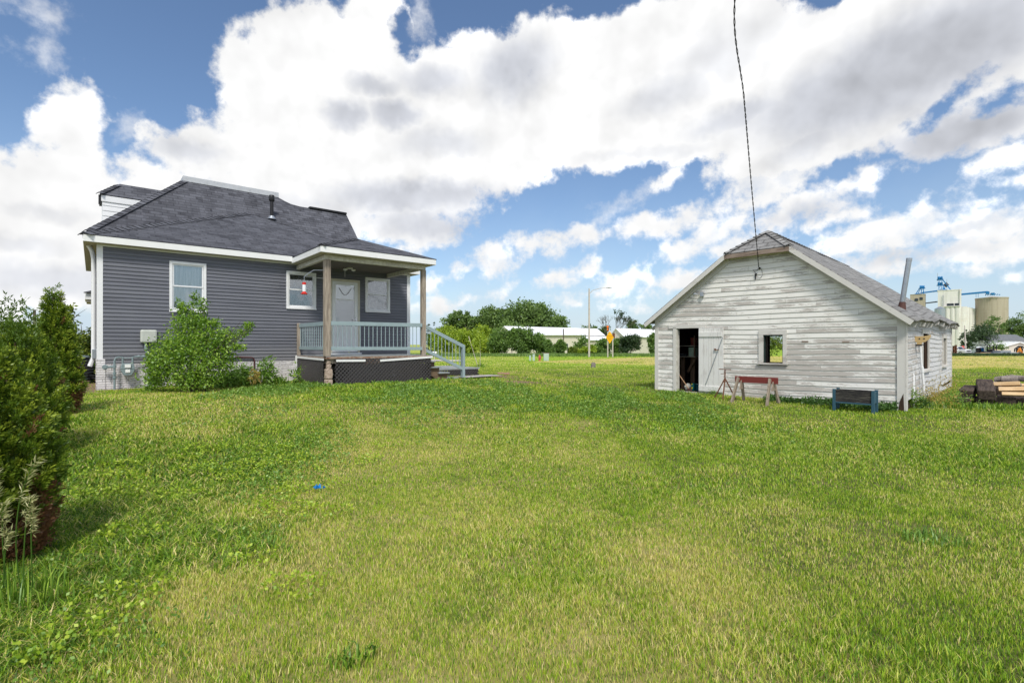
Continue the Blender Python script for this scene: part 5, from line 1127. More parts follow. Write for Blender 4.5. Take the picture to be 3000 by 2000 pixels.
for i, (px, Yd, yt, wp, m, lb, hol) in enumerate([(1706, 84, 978, 60, 'leaf_mid', 'loose see through bush just left of the street lamp', .2), (1726, 78, 1012, 60, 'leaf_yellow', 'low yellow green bush at the foot of the street lamp', .3),
        (1765, 83, 990, 66, 'leaf_mid', 'green bush between the street lamp and the sign posts', .3), (1802, 82, 992, 50, 'leaf_mid', 'bush right behind the yellow sign posts', .3),
        (1850, 81, 977, 84, 'leaf_dark', 'large dense dark green bush right of the yellow sign', .35), (1915, 80, 975, 40, 'leaf_mid', 'tall bush touching the left edge of the shed', .3),
        (1680, 82, 1018, 40, 'leaf_shrub', 'low pale bush between the building window and the lamp', .3)]):
    tree(px, Yd, yt, wp, lb, 'bush', 'bush', m, 2200 if hol == .2 else 6000, .25, 50 + i, G3, base=.02, cs=.2, hollow=hol)
G4 = 'dark trees beyond the second white building'
for i, (px, yt, wp, lb) in enumerate([(1728, 946, 60, 'dark leafy tree left of the bare tree'), (1765, 956, 50, 'low dark tree behind the yellow sign top'), (1862, 938, 60, 'dark leafy tree right of the bare tree, above the roof'), (1900, 945, 50, 'dark tree nearest the left edge of the shed')]):
    tree(px, 165, yt, wp, lb, m='leaf_far', n=4000, leaf=.6, seed=70 + i, group=G4, base=.1)
# the half bare tree
rng = np.random.default_rng(5); x_, Yb = (1795 - 1500) / F * 160, 160; zb_ = gz(x_, Yb)
bt = empty('bare_tree', (x_, Yb, zb_), label='half bare tree with thin grey branches and a few dark leaf tufts', cat='tree')
m_ = MB()
def branch(p, d, L_, r_, depth):
    q_ = p + d * L_; m_.tube([p, p + d * L_ * .5 + Vector(rng.normal(size=3)) * L_ * .05, q_], [r_, r_ * .8, r_ * .6], 4, False)
    if depth == 0: return
    for k in range(3): d2 = (d + Vector(rng.normal(size=3)) * .42).normalized(); d2.z = abs(d2.z) * .8 + .2; branch(q_, d2.normalized(), L_ * .68, r_ * .6, depth - 1)
for k in range(3): branch(Vector((k - 1., 0, -.3)), Vector(((k - 1) * .25, 0, 1)).normalized(), 5., .22, 4)
m_.build('trunk', M['bark'], bt)
crown('crown', [(2., 0, 12.6, 1.2, 1, 1.5), (4.5, 0, 11, 1.2, 1, 1.), (-2, 0, 9, 1, 1, .8), (6, 0, 9, 1.5, 1, 1)], 700, .5, M['leaf_dark'], rng, bt, 20, .3)
# right hand trees
tree(2872, 175, 938, 96, 'open dark green tree in front of the concrete silo', seed=90, n=3600, leaf=.5, m='leaf_dark', base=.25, hollow=.3, cs=.24)
tree(2838, 172, 968, 44, 'lower drooping dark tree behind the leaning pole', seed=91, n=1300, leaf=.5, m='leaf_dark', base=.15)
tree(2925, 185, 928, 60, 'mid green tree between the silo and the grey roofed house', seed=92, n=3600, leaf=.5, m='leaf_far', base=.1)
tree(2975, 190, 917, 96, 'large leafy tree behind the grey roofed house', seed=93, n=6500, leaf=.52, m='leaf_far', base=.05)
tree(3060, 185, 925, 110, 'large leafy tree at the right edge of the picture', seed=94, n=5000, leaf=.52, m='leaf_far', base=.05)
tree(2920, 150, 992, 50, 'low scrub bush behind the machinery', 'bush', 'bush', 'leaf_mid', 1500, .3, 95, base=.05)
# seen through the shed window
tree(2262, 96, 962, 84, 'olive bush seen through the shed window', 'bush', 'bush', 'leaf_shrub', 3400, .22, 96, base=.02, hollow=.3)
tree(2320, 98, 990, 70, 'green bush far behind the shed', 'bush', 'bush', 'leaf_mid', 2500, .22, 97, base=.02)
# background hidden behind the house, seen only from the side
for i, (px, Yd, yt, wp) in enumerate([(60, 60, 955, 150), (-140, 62, 950, 170)]):
    tree(px, Yd, yt, wp, ['dark tree line clump behind the arborvitae', 'tree beyond the left edge of the picture'][i], m='leaf_far', n=3000, leaf=.3, seed=110 + i, base=.05)
# young staked tree
tr = tree(1406, 37, 968, 52, 'thin young tree with sparse yellow green leaves beside a leaning stake', name='young_tree', m='leaf_yellow', n=620, leaf=.11, seed=120, trunk=False, lobes=[(-.2, 0, .62, .8, .8, .16), (.2, 0, .82, .6, .6, .14), (0, 0, .72, .7, .7, .12)], clump=8, cs=.3)
MB().tube([(0, 0, -.1), (.03, 0, 1.), (0, 0, 2.1)], [.022, .018, .008], 6).build('trunk', M['pole'], tr, True)
sa, sb = PY(1402, 1068, 37), PY(1373, 985, 37); tag(MB().tube([(sa[0], sa[1], gz(sa[0], sa[1]) - .1), sb], .028, 6).build('tree_stake', M['pole'], smooth=True), 'pale wooden stake leaning beside the young tree', 'stake')
crown_ = crown('weed_clump', [(0, 0, .12, .25, .25, .16)], 260, .09, M['leaf_bush'], np.random.default_rng(3), None, 8, .4); crown_.location = (sa[0] + .15, sa[1], gz(*sa[:2])); tag(crown_, 'green tuft at the foot of the young tree', 'weeds')

# arborvitae
def arbor(x, y, H_, prof, n, seed, label, dead=None, lean=0., nbr=True, spray=.06):
    """dense fans of scale leaves; prof = [(height fraction, radius)]"""
    rng = np.random.default_rng(seed); t_ = empty('arborvitae', (x, y, gz(x, y)), 0, label=label, cat='arborvitae', group='arborvitae in the row left of the lawn')
    hf = [p[0] for p in prof]; rf = [p[1] for p in prof]
    nc = n // 60; f = rng.random(nc * 3); w_ = np.interp(f, hf, rf); keep = rng.random(nc * 3) < w_ / max(rf); f = f[keep][:nc]; nc = len(f)
    r_ = np.interp(f, hf, rf); a_ = rng.random(nc) * 6.283
    rad = r_ * (.55 + .55 * rng.random(nc) ** .7)
    Cc = np.stack([np.cos(a_) * rad + lean * f, np.sin(a_) * rad, f * H_], 1)
    outd = np.stack([np.cos(a_) * .75, np.sin(a_) * .75, .75 + .3 * rng.random(nc)], 1)
    k = 60; ci = np.repeat(np.arange(nc), k); m = len(ci)
    # sprays: branchlets fan out along the clump direction
    u_ = rng.random(m); sp_ = outd[ci] / np.linalg.norm(outd[ci], axis=1, keepdims=True)
    sidev = rng.normal(size=(nc, 3)); sidev = np.cross(sidev, outd); sidev /= np.linalg.norm(sidev, axis=1, keepdims=True)
    s_ = rng.normal(size=m) * .5
    C = Cc[ci] + sp_ * (u_ * spray * 2.4)[:, None] + sidev[ci] * (s_ * spray * (1.15 - u_ * .5))[:, None] + rng.normal(size=(m, 3)) * spray * .16
    D = sp_ + sidev[ci] * (s_ * 1.3)[:, None] + rng.normal(size=(m, 3)) * .25
    L_ = spray * .62 * (.6 + .7 * rng.random(m)); V, Fq = leaves(C, D, L_, L_ * .42, rng)
    cr = rng.random(nc)[ci] * .55 + u_ * .3 + rng.random(m) * .15
    dd = np.zeros(nc)
    if dead: dd = (rng.random(nc) < np.interp(f, *dead)).astype(float)
    dd = np.maximum(dd, (rng.random(nc) < .018))
    fast_mesh('foliage', V, Fq, M['arbor'], {'rnd': np.repeat(cr, 4), 'dead': np.repeat(dd[ci], 4)}, t_)
    m_ = MB(); m_.tube([(0, 0, -.1), (lean * .5, 0, H_ * .5), (lean, 0, H_ * .97)], [.035, .025, .006], 7)
    for q_ in range(16):
        ff = rng.random() * .9 + .05; aa = rng.random() * 6.28; rr = np.interp(ff, hf, rf) * .9
        m_.tube([(lean * ff, 0, ff * H_ - .08), (lean * ff + math.cos(aa) * rr, math.sin(aa) * rr, ff * H_ + .10)], [.009, .003], 4, False)
    m_.build('trunk', M['twig'], t_); return t_
def PX(px, Yd): return (px - 1500) / F * Yd
A1 = arbor(PX(-45, 3.35), 3.35, 1.42, [(0, .25), (.12, .31), (.25, .29), (.42, .35), (.6, .29), (.72, .20), (.85, .14), (.95, .08), (1, .02)], 110000, 1, 'nearest arborvitae with brown dead branches at its foot at the left edge of the lawn', dead=([0, .18, .3, .36], [.95, .8, .3, 0]), spray=.038)
# sparse upper shoots of the nearest one
rng = np.random.default_rng(8); C, D = [], []
for (bx_, tx, tz) in ((40, 20, 862), (30, -10, 890), (60, 70, 872), (75, 85, 905), (55, 30, 905), (10, -20, 905), (95, 98, 925), (5, 0, 880), (-20, -40, 890), (30, 45, 885)):
    p0 = Vector(PY(bx_, 985, 3.4)); p1 = Vector(PY(tx, tz, 3.4 + rng.normal() * .1))
    for i in range(60):
        k = i / 60; p = p0.lerp(p1, k); C.append(p + Vector(rng.normal(size=3)) * .022 * (1.3 - k)); D.append((rng.normal() * .9, rng.normal() * .9, 1.0))
V, Fq = leaves(np.array([tuple(c) for c in C]) - np.array(A1.location), np.array(D), .035, .009, rng); fast_mesh('top_shoots', V, Fq, M['arbor'], {'rnd': np.full(len(V), .35), 'dead': np.zeros(len(V))}, A1)
arbor(PX(178, 7.6), 7.6, 1.88, [(0, .10), (.08, .18), (.2, .22), (.45, .19), (.65, .13), (.85, .06), (.95, .02), (1, .005)], 60000, 2, 'slender pointed arborvitae between the nearest one and the house', dead=([0, .12, .2, .24], [.8, .55, .2, .0]), lean=-.12, spray=.05)
arbor(PX(45, 5.6), 5.6, 1.45, [(0, .3), (.3, .38), (.6, .3), (.85, .17), (1, .03)], 50000, 3, 'arborvitae standing mostly hidden behind the nearest one', spray=.05)
arbor(PX(-230, 3.0), 2.9, 1.6, [(0, .3), (.3, .38), (.6, .3), (.85, .17), (1, .03)], 20000, 4, 'arborvitae beyond the left edge of the picture', spray=.05)
# shrubs left of the house
tree(243, 15.5, 905, 120, 'leafy yellow green shrub beside the white downspout', 'shrub', 'shrub', 'leaf_shrub', 9000, .085, 130, base=0., cs=.2, hollow=.3, clump=20)
tree(205, 14.6, 893, 60, 'tall shoots of a shrub rising over the hedge left of the house', 'shrub', 'shrub', 'leaf_shrub', 2200, .085, 131, lobes=[(0, 0, .9, .3, .3, .1), (.1, 0, .75, .4, .4, .12), (0, 0, .45, .8, .8, .3), (.3, 0, .3, .9, .9, .25)], hollow=.2, clump=12, cs=.3)
tree(150, 17, 900, 110, 'shrub behind the slender arborvitae', 'shrub', 'shrub', 'leaf_shrub', 6000, .09, 132, base=0., cs=.2, hollow=.3)
tree(60, 18, 935, 150, 'shrub in the hedge at the far left', 'shrub', 'shrub', 'leaf_mid', 5000, .10, 133, base=0., cs=.2, hollow=.3)
tree(-60, 18, 930, 150, 'shrub of the hedge beyond the left edge', 'shrub', 'shrub', 'leaf_mid', 3000, .10, 134, base=0., cs=.2, hollow=.3)
tree(262, 13.6, 1040, 44, 'pale bushy weeds behind the air conditioner', 'weeds', 'weed_clump', 'leaf_weed', 1500, .06, 135, base=0., cs=.25, hollow=.2, trunk=False)

# big bush at the house wall
bu_x, bu_y = PY(565, 1135, 10.75)[:2]
bs = empty('wall_bush', (bu_x, bu_y, gz(bu_x, bu_y)), 0, label='large rambling green bush growing against the house wall and up over the window', cat='bush')
rng = np.random.default_rng(21); k_ = 10.75 / F
lb = [((px - 565) * k_, dy, (1135 - py) * k_, rx * k_, ry_, rz_ * k_) for px, py, rx, rz_, dy, ry_ in
    [(490, 1020, 42, 50, .0, .28), (545, 960, 48, 50, .1, .25), (560, 1040, 70, 60, -.1, .36), (615, 985, 52, 45, .05, .28), (640, 1050, 36, 45, .0, .3), (475, 1085, 36, 36, -.1, .3), (580, 1100, 60, 26, -.15, .25), (520, 905, 26, 34, .25, .12), (544, 862, 9, 24, .3, .06), (572, 880, 16, 20, .25, .08), (505, 880, 12, 24, .25, .08),
     (672, 972, 30, 20, .05, .12), (712, 958, 22, 11, .05, .08), (728, 938, 16, 7, .05, .06), (696, 1000, 24, 9, 0., .08), (448, 1040, 16, 24, 0, .12), (600, 935, 30, 18, .1, .15), (560, 925, 30, 20, .15, .15), (655, 1000, 26, 26, .0, .15)]]
crown('foliage', lb, 16500, .058, M['leaf_bush'], rng, bs, 9, .26, .5, .2, .4)
m_ = MB()
for q_ in range(34):
    L_ = lb[rng.integers(len(lb))]; e = Vector(L_[:3]) + Vector(rng.normal(size=3)) * .08; s_ = Vector((rng.normal() * .12, rng.normal() * .08, 0)); md_ = (s_ + e) * .5 + Vector((rng.normal() * .08, -.03, .15))
    m_.tube([s_, md_, e], [.012, .008, .003], 5, False)
m_.build('stem', M['bark'], bs)
# strap-leaved weeds and clumps along the wall foot
def blades(name, cx, cy, rx, ry, n, h, wd, m, seed, label, cat='weeds', group=None, leanv=.5, rnd=None):
    rng = np.random.default_rng(seed); a_ = rng.random(n) * 6.283; r_ = rng.random(n) ** .5
    X_ = rx * r_ * np.cos(a_); Y_ = ry * r_ * np.sin(a_); Z_ = ground(cx + X_, cy + Y_) - gz(cx, cy) - .01
    d = rng.random(n) * 6.283; ln = leanv * rng.random(n); hh = h * (.5 + .6 * rng.random(n)); dx, dy = np.cos(d) * ln, np.sin(d) * ln; px_, py_ = -np.sin(d) * wd / 2, np.cos(d) * wd / 2
    B = np.stack([X_, Y_, Z_], 1); m1 = B + np.stack([dx * hh * .45, dy * hh * .45, hh * .62], 1); t1 = B + np.stack([dx * hh * 1.25, dy * hh * 1.25, hh * (1 - ln * .4)], 1); s_ = np.stack([px_, py_, px_ * 0], 1)
    V = np.stack([B - s_ * .7, B + s_ * .7, m1 + s_, m1 - s_, t1], 1).reshape(-1, 3); b0 = np.arange(n)[:, None] * 5
    Fq = np.concatenate([b0 + np.array([[0, 1, 2]]), b0 + np.array([[0, 2, 3]]), b0 + np.array([[3, 2, 4]])])
    o = fast_mesh(name, V, Fq, M[m], {'rnd': np.repeat(rng.random(n), 5)}); o.location = (cx, cy, gz(cx, cy)); return tag(o, label, cat, group)
def weeds(px, Yd, wpx, hpx, m, n, leaf, seed, label, name='weed_clump', cat='weeds', clump=8, group=None, fr=None, dpt=.25):
    x = PX(px, Yd); k = Yd / F; h = hpx * k; o = crown(name, [(0, 0, h * .35, wpx * k / 2, dpt, h * .42), (wpx * k * .12, 0, h * .62, wpx * k / 3.4, dpt * .7, h * .38)], n, leaf, M[m], np.random.default_rng(seed), None, clump, .35, .32, .1, .1)
    o.location = (x, Yd, gz(x, Yd)); return tag(o, label, cat, group)
GW = 'weeds along the foot of the house wall'
for i, a_ in enumerate([(445, 10.95, 26, 40, 'leaf_weed', 240, .09, 'small upright weed right of the gas meter'), (668, 11.75, 70, 55, 'leaf_weed', 900, .10, 'dark narrow leaved weeds right of the big bush'), (712, 12.0, 40, 70, 'leaf_weed', 520, .11, 'weed clump under the brown pipe elbow'), (776, 12.3, 44, 80, 'leaf_weed', 600, .11, 'tall narrow leaved weed right of the brown pipe'), (815, 12.6, 36, 28, 'leaf_weed', 260, .08, 'low weed tuft against the stone base'), (868, 12.9, 20, 62, 'leaf_bush', 240, .085, 'climbing weed at the left corner of the lattice'), (745, 11.9, 30, 46, 'leaf_gold', 120, .10, 'pale yellowing weed under the pipe elbow')]):
    weeds(a_[0], a_[1], *a_[2:7], 200 + i, a_[7], group=GW)
c1 = HF.w(2.6, -.75); blades('strap_leaves', c1[0], c1[1], 1.2, .22, 520, .34, .018, 'leaf_bush', 5, 'arching strap leaves below the big bush', leanv=1.1)
c1 = HF.w(1.9, -.8); blades('dry_stalks', c1[0], c1[1], .9, .15, 90, .3, .012, 'leaf_gold', 6, 'dry pale stalks at the foot of the big bush', leanv=1.2)
c1 = HF.w(5.6, -2.6); 
# creeper along the shed foot
for i, (px0, px1, hp, m, lb_) in enumerate([(2250, 2440, 26, 'leaf_creep', 'low dark creeper along the shed wall left of the planter'), (2440, 2625, 22, 'leaf_creep', 'low dark creeper under and beside the planter box')]):
    n_ = 1500; rng = np.random.default_rng(220 + i); pa_, pb_ = SF.u(px0, -.12), SF.u(px1, -.12); xs_ = rng.uniform(pa_, pb_, n_ // 6); vs_ = -rng.random(n_ // 6) ** 1.5 * .45 - .03; wx = np.array([SF.w(a, b) for a, b in zip(xs_, vs_)])
    C = np.stack([wx[:, 0], wx[:, 1], ground(wx[:, 0], wx[:, 1]) + .03 + .09 * rng.random(len(wx)) * (.6 + .5 * np.sin(xs_ * 5))], 1).repeat(8, 0) + rng.normal(size=(len(wx) * 8, 3)) * .03
    V, Fq = leaves(C, rng.normal(size=C.shape) + np.array([0, -.3, .5]), .05, .035, rng); o = fast_mesh('creeper', V, Fq, M[m], {'rnd': np.repeat(rng.random(len(C)), 4)}); tag(o, lb_, 'creeper', kind='stuff')
weeds(2672, 10.55, 44, 62, 'leaf_bush', 700, .05, 230, 'bright green bush at the rotten corner of the shed', 'corner_bush', 'bush')
weeds(2700, 10.45, 56, 34, 'leaf_creep', 600, .05, 231, 'low leafy growth at the foot of the white pipes')
weeds(2733, 10.9, 60, 62, 'leaf_gold', 800, .05, 232, 'dry orange brown weeds beside the shed side wall', dpt=.5)
weeds(2772, 11.6, 44, 92, 'leaf_gold', 420, .05, 233, 'tall yellow weeds between the shed and the timber heap', dpt=.4)
weeds(2790, 11.1, 70, 44, 'leaf_weed', 700, .05, 234, 'grey green weeds in front of the yellow ones', dpt=.4)
c1 = PY(2890, 1190, 10.6); blades('tall_grass_tuft', c1[0], c1[1], 1.4, .25, 900, .17, .012, 'leaf_bush', 9, 'tall grass growing in front of the timber heap', cat='grass', leanv=.8)
weeds(2083, 12.7, 26, 24, 'leaf_bush', 160, .045, 236, 'small leafy weed on the ground below the shed door')
# brome seed heads in front of the nearest arborvitae
rng = np.random.default_rng(31)
bg_ = empty('brome_grass', (PX(30, 2.75), 2.75, gz(PX(30, 2.75), 2.75)), 0, label='tall grass with drooping pale seed heads in front of the nearest arborvitae', cat='tall grass')
C, D = [], []; m_ = MB()
org = Vector(bg_.location)
for (bx_, tx, ty_, mx) in ((60, 100, 1355, 20), (70, 90, 1460, 66), (20, 10, 1480, 0), (0, -20, 1380, -10), (95, 92, 1500, 90), (10, 20, 1560, 15)):
    p0 = Vector(PY(bx_, 1720, 2.75)); p2 = Vector(PY(tx, ty_, 2.7)); p1 = Vector(PY(mx, (1720 + ty_) / 2 - 40, 2.72)); pts = [p0.lerp(p1, k).lerp(p1.lerp(p2, k), k) for k in np.linspace(0, 1, 12)]
    m_.tube([tuple(p - org) for p in pts], [.003] * 8 + [.002] * 4, 4, False)
    for k in np.linspace(.62, 1.03, 26):
        p = p0.lerp(p1, k).lerp(p1.lerp(p2, k), k)
        for s_ in range(3): C.append(p - org + Vector(rng.normal(size=3)) * .006); D.append((rng.normal() * .5 + .45, rng.normal() * .4, .35 + rng.normal() * .35))
m_.build('stem', M['leaf_weed'], bg_); V, Fq = leaves(np.array([tuple(c) for c in C]), np.array(D), .045, .006, rng); fast_mesh('seed_head', V, Fq, M['straw'], {'rnd': np.repeat(rng.random(len(C)), 4)}, bg_)
blades('tall_grass_tuft', PX(20, 2.8), 2.8, .40, .14, 230, .26, .0065, 'leaf_bush', 33, 'long rank grass at the foot of the nearest arborvitae', cat='grass', leanv=.45)

# ------------------------------------------------------------------ street things
def at(name, px, Yd, label, cat, rz=0.): x = PX(px, Yd); return empty(name, (x, Yd, gz(x, Yd)), rz, label=label, cat=cat)
lp = at('street_lamp', 1726, 70, 'tall pale street lamp with a single curved arm reaching right', 'street lamp'); hz_ = CZ + (1008 - 845) / F * 70 - lp.location.z
MB().tube([(0, 0, -.1), (0, 0, hz_ - .8), (0, 0, hz_)], [.15, .11, .09], 10).build('pole', M['pole'], lp, True)
MB().tube([(0, 0, hz_ - .75), (.5, 0, hz_ - .25), (1.4, 0, hz_ + .0), (2.4, 0, hz_ + .12)], [.045, .04, .035, .03], 6).build('arm', M['pole'], lp, True)
MB().lathe([(.02, 0), (.16, .05), (.18, .10), (.05, .16)], (2.75, 0, hz_ + .02), 10).box((2.4, -.1, hz_ + .06), (3.1, .1, hz_ + .16)).build('lamp_head', M['galv'], lp)
sg = at('road_sign', 1786, 69, 'yellow diamond road sign with black writing on two wooden posts', 'sign'); zc = CZ + (1008 - 988) / F * 69 - sg.location.z; s_ = .86
MB().prism([(0, -.12, zc - .86), (.53, -.12, zc), (0, -.12, zc + .86), (-.53, -.12, zc)], (0, .02, 0)).build('sign_plate', M['sign'], sg)
def text(body, size, loc, m, parent, name='lettering'):
    cu = bpy.data.curves.new(name, 'FONT'); cu.body = body; cu.size = size; cu.align_x = 'CENTER'; cu.extrude = .003; cu.materials.append(m)
    t0 = bpy.data.objects.new('tmp', cu); me = bpy.data.meshes.new_from_object(t0); bpy.data.objects.remove(t0); o = bpy.data.objects.new(name, me); col.objects.link(o); o.parent = parent; o.location = loc; o.rotation_euler = (R(90), 0, 0); return o
for (s, dz_) in (('WATCH FOR', .14), ('CROSS TRAFFIC', -.08), ('AHEAD', -.33)): text(s, .15 if len(s) < 12 else .115, (0, -.126, zc + dz_), M['signblack'], sg)
for (x, zt_) in ((-.26, CZ + (1008 - 968) / F * 69 - sg.location.z), (.42, zc + .0)): MB().box((x - .07, -.07, -.1), (x + .07, .06, zt_)).build('post', M['pole'], sg)
zt_ = CZ + (1008 - 968) / F * 69 - sg.location.z
m_ = MB(); m_.lathe([(.10, 0), (.12, .1), (.05, .28), (.06, .32), (.15, .40), (.16, .55), (.08, .66)], (-.27, 0, zt_), 12); m_.build('beacon', M['orange'], sg, True)
MB().box((-.38, -.09, zt_ - .12), (-.14, .08, zt_)).build('beacon_bracket', M['black'], sg)
up = at('utility_pole', 1652, 100, 'thin dark utility pole in front of the building window', 'pole'); zt_ = CZ + (1008 - 963) / F * 100 - up.location.z
MB().cyl((0, 0, -.2), (-.1, 0, zt_), .13, .10, 8).build('pole', M['bark'], up, True)
up = at('utility_pole', 101, 45, 'dark pole top showing behind the arborvitae', 'pole'); zt_ = CZ + (1008 - 907) / F * 45 - up.location.z
MB().cyl((0, 0, -.2), (0, 0, zt_), .14, .10, 8).build('pole', M['bark'], up, True)
def cabinet(px, Yd, w_, h, label):
    c = at('utility_cabinet', px, Yd, label, 'utility cabinet'); c['group'] = 'pale green utility boxes near the hydrant'
    MB().box((-w_ / 2, -w_ * .35, -.05), (w_ / 2, w_ * .35, h)).build('body', M['utility'], c, bev=.02)
    MB().box((-w_ / 2 - .015, -w_ * .35 - .015, h), (w_ / 2 + .015, w_ * .35 + .015, h + .04)).build('lid', M['rust'] if w_ > .4 else M['utility'], c, bev=.01)
    MB().box((-w_ * .38, -w_ * .35 - .012, h * .12), (w_ * .38, -w_ * .35 - .002, h * .85)).build('door_panel', M['utility'], c, bev=.004)
cabinet(1553, 60.5, .24, .62, 'smallest pale green utility pedestal, leftmost near the hydrant'); cabinet(1563.5, 60.2, .28, .78, 'taller pale green pedestal beside the hydrant'); cabinet(1600, 60, .62, .92, 'wide pale green utility cabinet right of the hydrant')
hy = at('fire_hydrant', 1581, 60, 'faded red fire hydrant between the utility boxes', 'fire hydrant')
MB().lathe([(.17, 0), (.17, .04), (.11, .06), (.11, .42), (.15, .44), (.15, .50), (.125, .52), (.11, .62), (.04, .68), (.035, .74), (.01, .75)], (0, 0, 0), 14).build('barrel', M['hydrant'], hy, True)
m_ = MB(); m_.cyl((-.20, 0, .36), (.20, 0, .36), .055, n=10); m_.cyl((0, -.2, .34), (0, 0, .34), .07, n=10); m_.build('nozzle', M['hydrant'], hy, True)
st_ = at('stump', 1738, 36, 'grey weathered tree stump standing alone on the lawn', 'stump'); m_ = MB(); rnd = random.Random(2); n = 14
V_ = [((.17 + .025 * math.sin(3 * a_ + k) + rnd.uniform(-.01, .01)) * math.cos(a_) * (1 - .06 * k), (.17 + .02 * math.sin(2 * a_)) * math.sin(a_), [-.05, .13, .26, .36][k] + rnd.uniform(-.015, .015)) for k in range(4) for a_ in np.linspace(0, 6.283, n, endpoint=False)]
m_.add(V_, [(k * n + i, k * n + (i + 1) % n, (k + 1) * n + (i + 1) % n, (k + 1) * n + i) for k in range(3) for i in range(n)] + [tuple(range(3 * n, 4 * n))]); m_.build('trunk_section', M['stump'], st_)
mbx = at('mailbox', 1273, 52, 'small white mailbox seen through the stair railing', 'mailbox'); MB().box((-.05, -.05, -.1), (.05, .05, .85)).build('post', M['pole'], mbx); m_ = MB(); m_.cyl((-.22, -.0, 1.0), (.22, 0, 1.0), .13, n=14); m_.box((-.22, -.13, .86), (.22, .13, 1.0)); m_.build('box', M['white_vinyl'], mbx)
px_, Yp = 1475, 1475 * 1.15 / 89.; bx_ = PX(px_, 17.8); tag(MB().box((bx_ - .22, 17.6, gz(bx_, 17.8) + .005), (bx_ + .22, 18.0, gz(bx_, 17.8) + .06)).build('paving_slab', M['brick'], bev=.01), 'reddish paving slab lying on the bare soil beyond the porch steps', 'paving slab')

# ------------------------------------------------------------------ buildings
def barn(px0, px1, Yd, yeave, yroof, dep, label, gable_px=None, wins=(), skew=0., zb=None):
    """long metal building; front wall at Yd; ridge parallel to the front"""
    x0, x1 = PX(px0, Yd), PX(px1, Yd); g = min(gz(x0, Yd), gz(x1, Yd)) - .3; b = empty('metal_building', (x0, Yd, g), skew, label=label, cat='building', group=None)
    W_ = x1 - x0; he = CZ + (HY - yeave) / F * Yd - g; hr = CZ + (HY - yroof) / F * (Yd + dep / 2) - g
    m_ = MB(); m_.box((0, 0, 0), (W_, dep, he)); m_.prism([(0, 0, he), (0, dep / 2, hr), (0, dep, he)], (W_, 0, 0)); m_.build('wall', M['tan_wall'], b)
    m_ = MB(); n_ = int(W_ / .9)
    for k in range(n_): m_.box((k * .9 + .2, -.03, 0), (k * .9 + .26, -.005, he))
    m_.build('rib', M['tan_wall'], b)
    m_ = MB(); m_.slope([(-.4, -.5, he - .08), (W_ + .4, -.5, he - .08), (W_ + .4, dep / 2, hr + .12), (-.4, dep / 2, hr + .12)], .08); m_.slope([(-.4, dep + .5, he - .08), (W_ + .4, dep + .5, he - .08), (W_ + .4, dep / 2, hr + .12), (-.4, dep / 2, hr + .12)], .08); m_.build('roof', M['metal_roof'], b)
    for (px, w_, z0_, z1_) in wins:
        x = PX(px, Yd) - x0; m_ = MB(); m_.box((x - w_ / 2 - .06, -.06, z0_ - .06), (x + w_ / 2 + .06, -.031, z1_ + .06)); f = m_.build('window', M['white_trim'], b); MB().box((x - w_ / 2, -.08, z0_), (x + w_ / 2, -.062, z1_)).build('pane', M['carglass'], f)
    return b
barn(1480, 1705, 112, 980, 966, 16, 'long building with a white metal roof and pale ribbed walls behind the bushes', wins=[(1658, .9, 2.0, 3.1)])
barn(1668, 1806, 118, 995, 986, 10, 'lower white roofed shed behind the street lamp')
def gable_building(px0, px1, Yd, yeave, ypeak, L_, yaw, label, pane=False):
    """gable end faces the camera, roof runs away"""
    x0, x1 = PX(px0, Yd), PX(px1, Yd); g = gz((x0 + x1) / 2, Yd) - .3; b = empty('metal_building', (x0, Yd, g), yaw, label=label, cat='building'); W_ = x1 - x0; he = CZ + (HY - yeave) / F * Yd - g; hr = CZ + (HY - ypeak) / F * Yd - g
    m_ = MB(); m_.prism([(0, 0, 0), (W_, 0, 0), (W_, 0, he), (W_ / 2, 0, hr), (0, 0, he)], (0, L_, 0)); m_.build('wall', M['tan_wall'], b)
    m_ = MB()
    for s_ in (0, 1):
        xe, xm = (-.4, W_ / 2) if s_ == 0 else (W_ + .4, W_ / 2); m_.slope([(xe, -.4, he - .1), (xm, -.4, hr + .1), (xm, L_ + .4, hr + .1), (xe, L_ + .4, he - .1)], .1)
    m_.build('roof', M['metal_roof'], b)
    if pane: m_ = MB(); m_.box((.9, -.05, he - .4), (1.6, -.01, he + .8)); m_.build('window', M['rust'], b)
    return b
gable_building(1462, 1524, 116, 978, 957, 30, R(-52), 'gable end of the long pale building rising above the bushes')
gable_building(1786, 1838, 120, 986, 963, 30, R(-50), 'second white roofed building with a small brown gable window', True)
MB_ = None
# grain elevator
Ye = 350; ge = empty('grain_elevator', (PX(2780, Ye), Ye, gz(PX(2780, Ye), Ye)), -math.atan(1280 / F), label='tall white and tan grain elevator with blue conveyor legs and catwalks', cat='grain elevator'); e0_ = ge.location.z; ex0 = ge.location.x
X_ = lambda px: (px - 2780) * Ye / F * math.cos(math.atan(1280 / F))
Z_ = lambda py: CZ + (HY - py) / F * Ye - e0_
def f_conc(c1, c2, st):
    def f(q, b):
        o = obco(q); n = q.noise(scaled(q, o, (.45, .45, .03)), 1.3, 5, .65); n2 = q.noise(o, .12, 4); l = q.m('FRACT', q.m('MULTIPLY', q.n('ShaderNodeSeparateXYZ', {0: o}).outputs[2], .55))
        c = q.mix(q.ss(n, .42, .72), c1, c2); c = q.mix(q.m('MULTIPLY', q.ss(n2, .55, .75), .35), c, st); c = q.mix(q.m('MULTIPLY', q.m('LESS_THAN', l, .06), .25), c, c2); q.L.new(c, b.inputs['Base Color'])
    return f
M['conc_white'] = mat('painted_concrete', f_conc((.72, .69, .665), (.54, .51, .48), (.46, .36, .28)), (.6, .6, .6), .9)
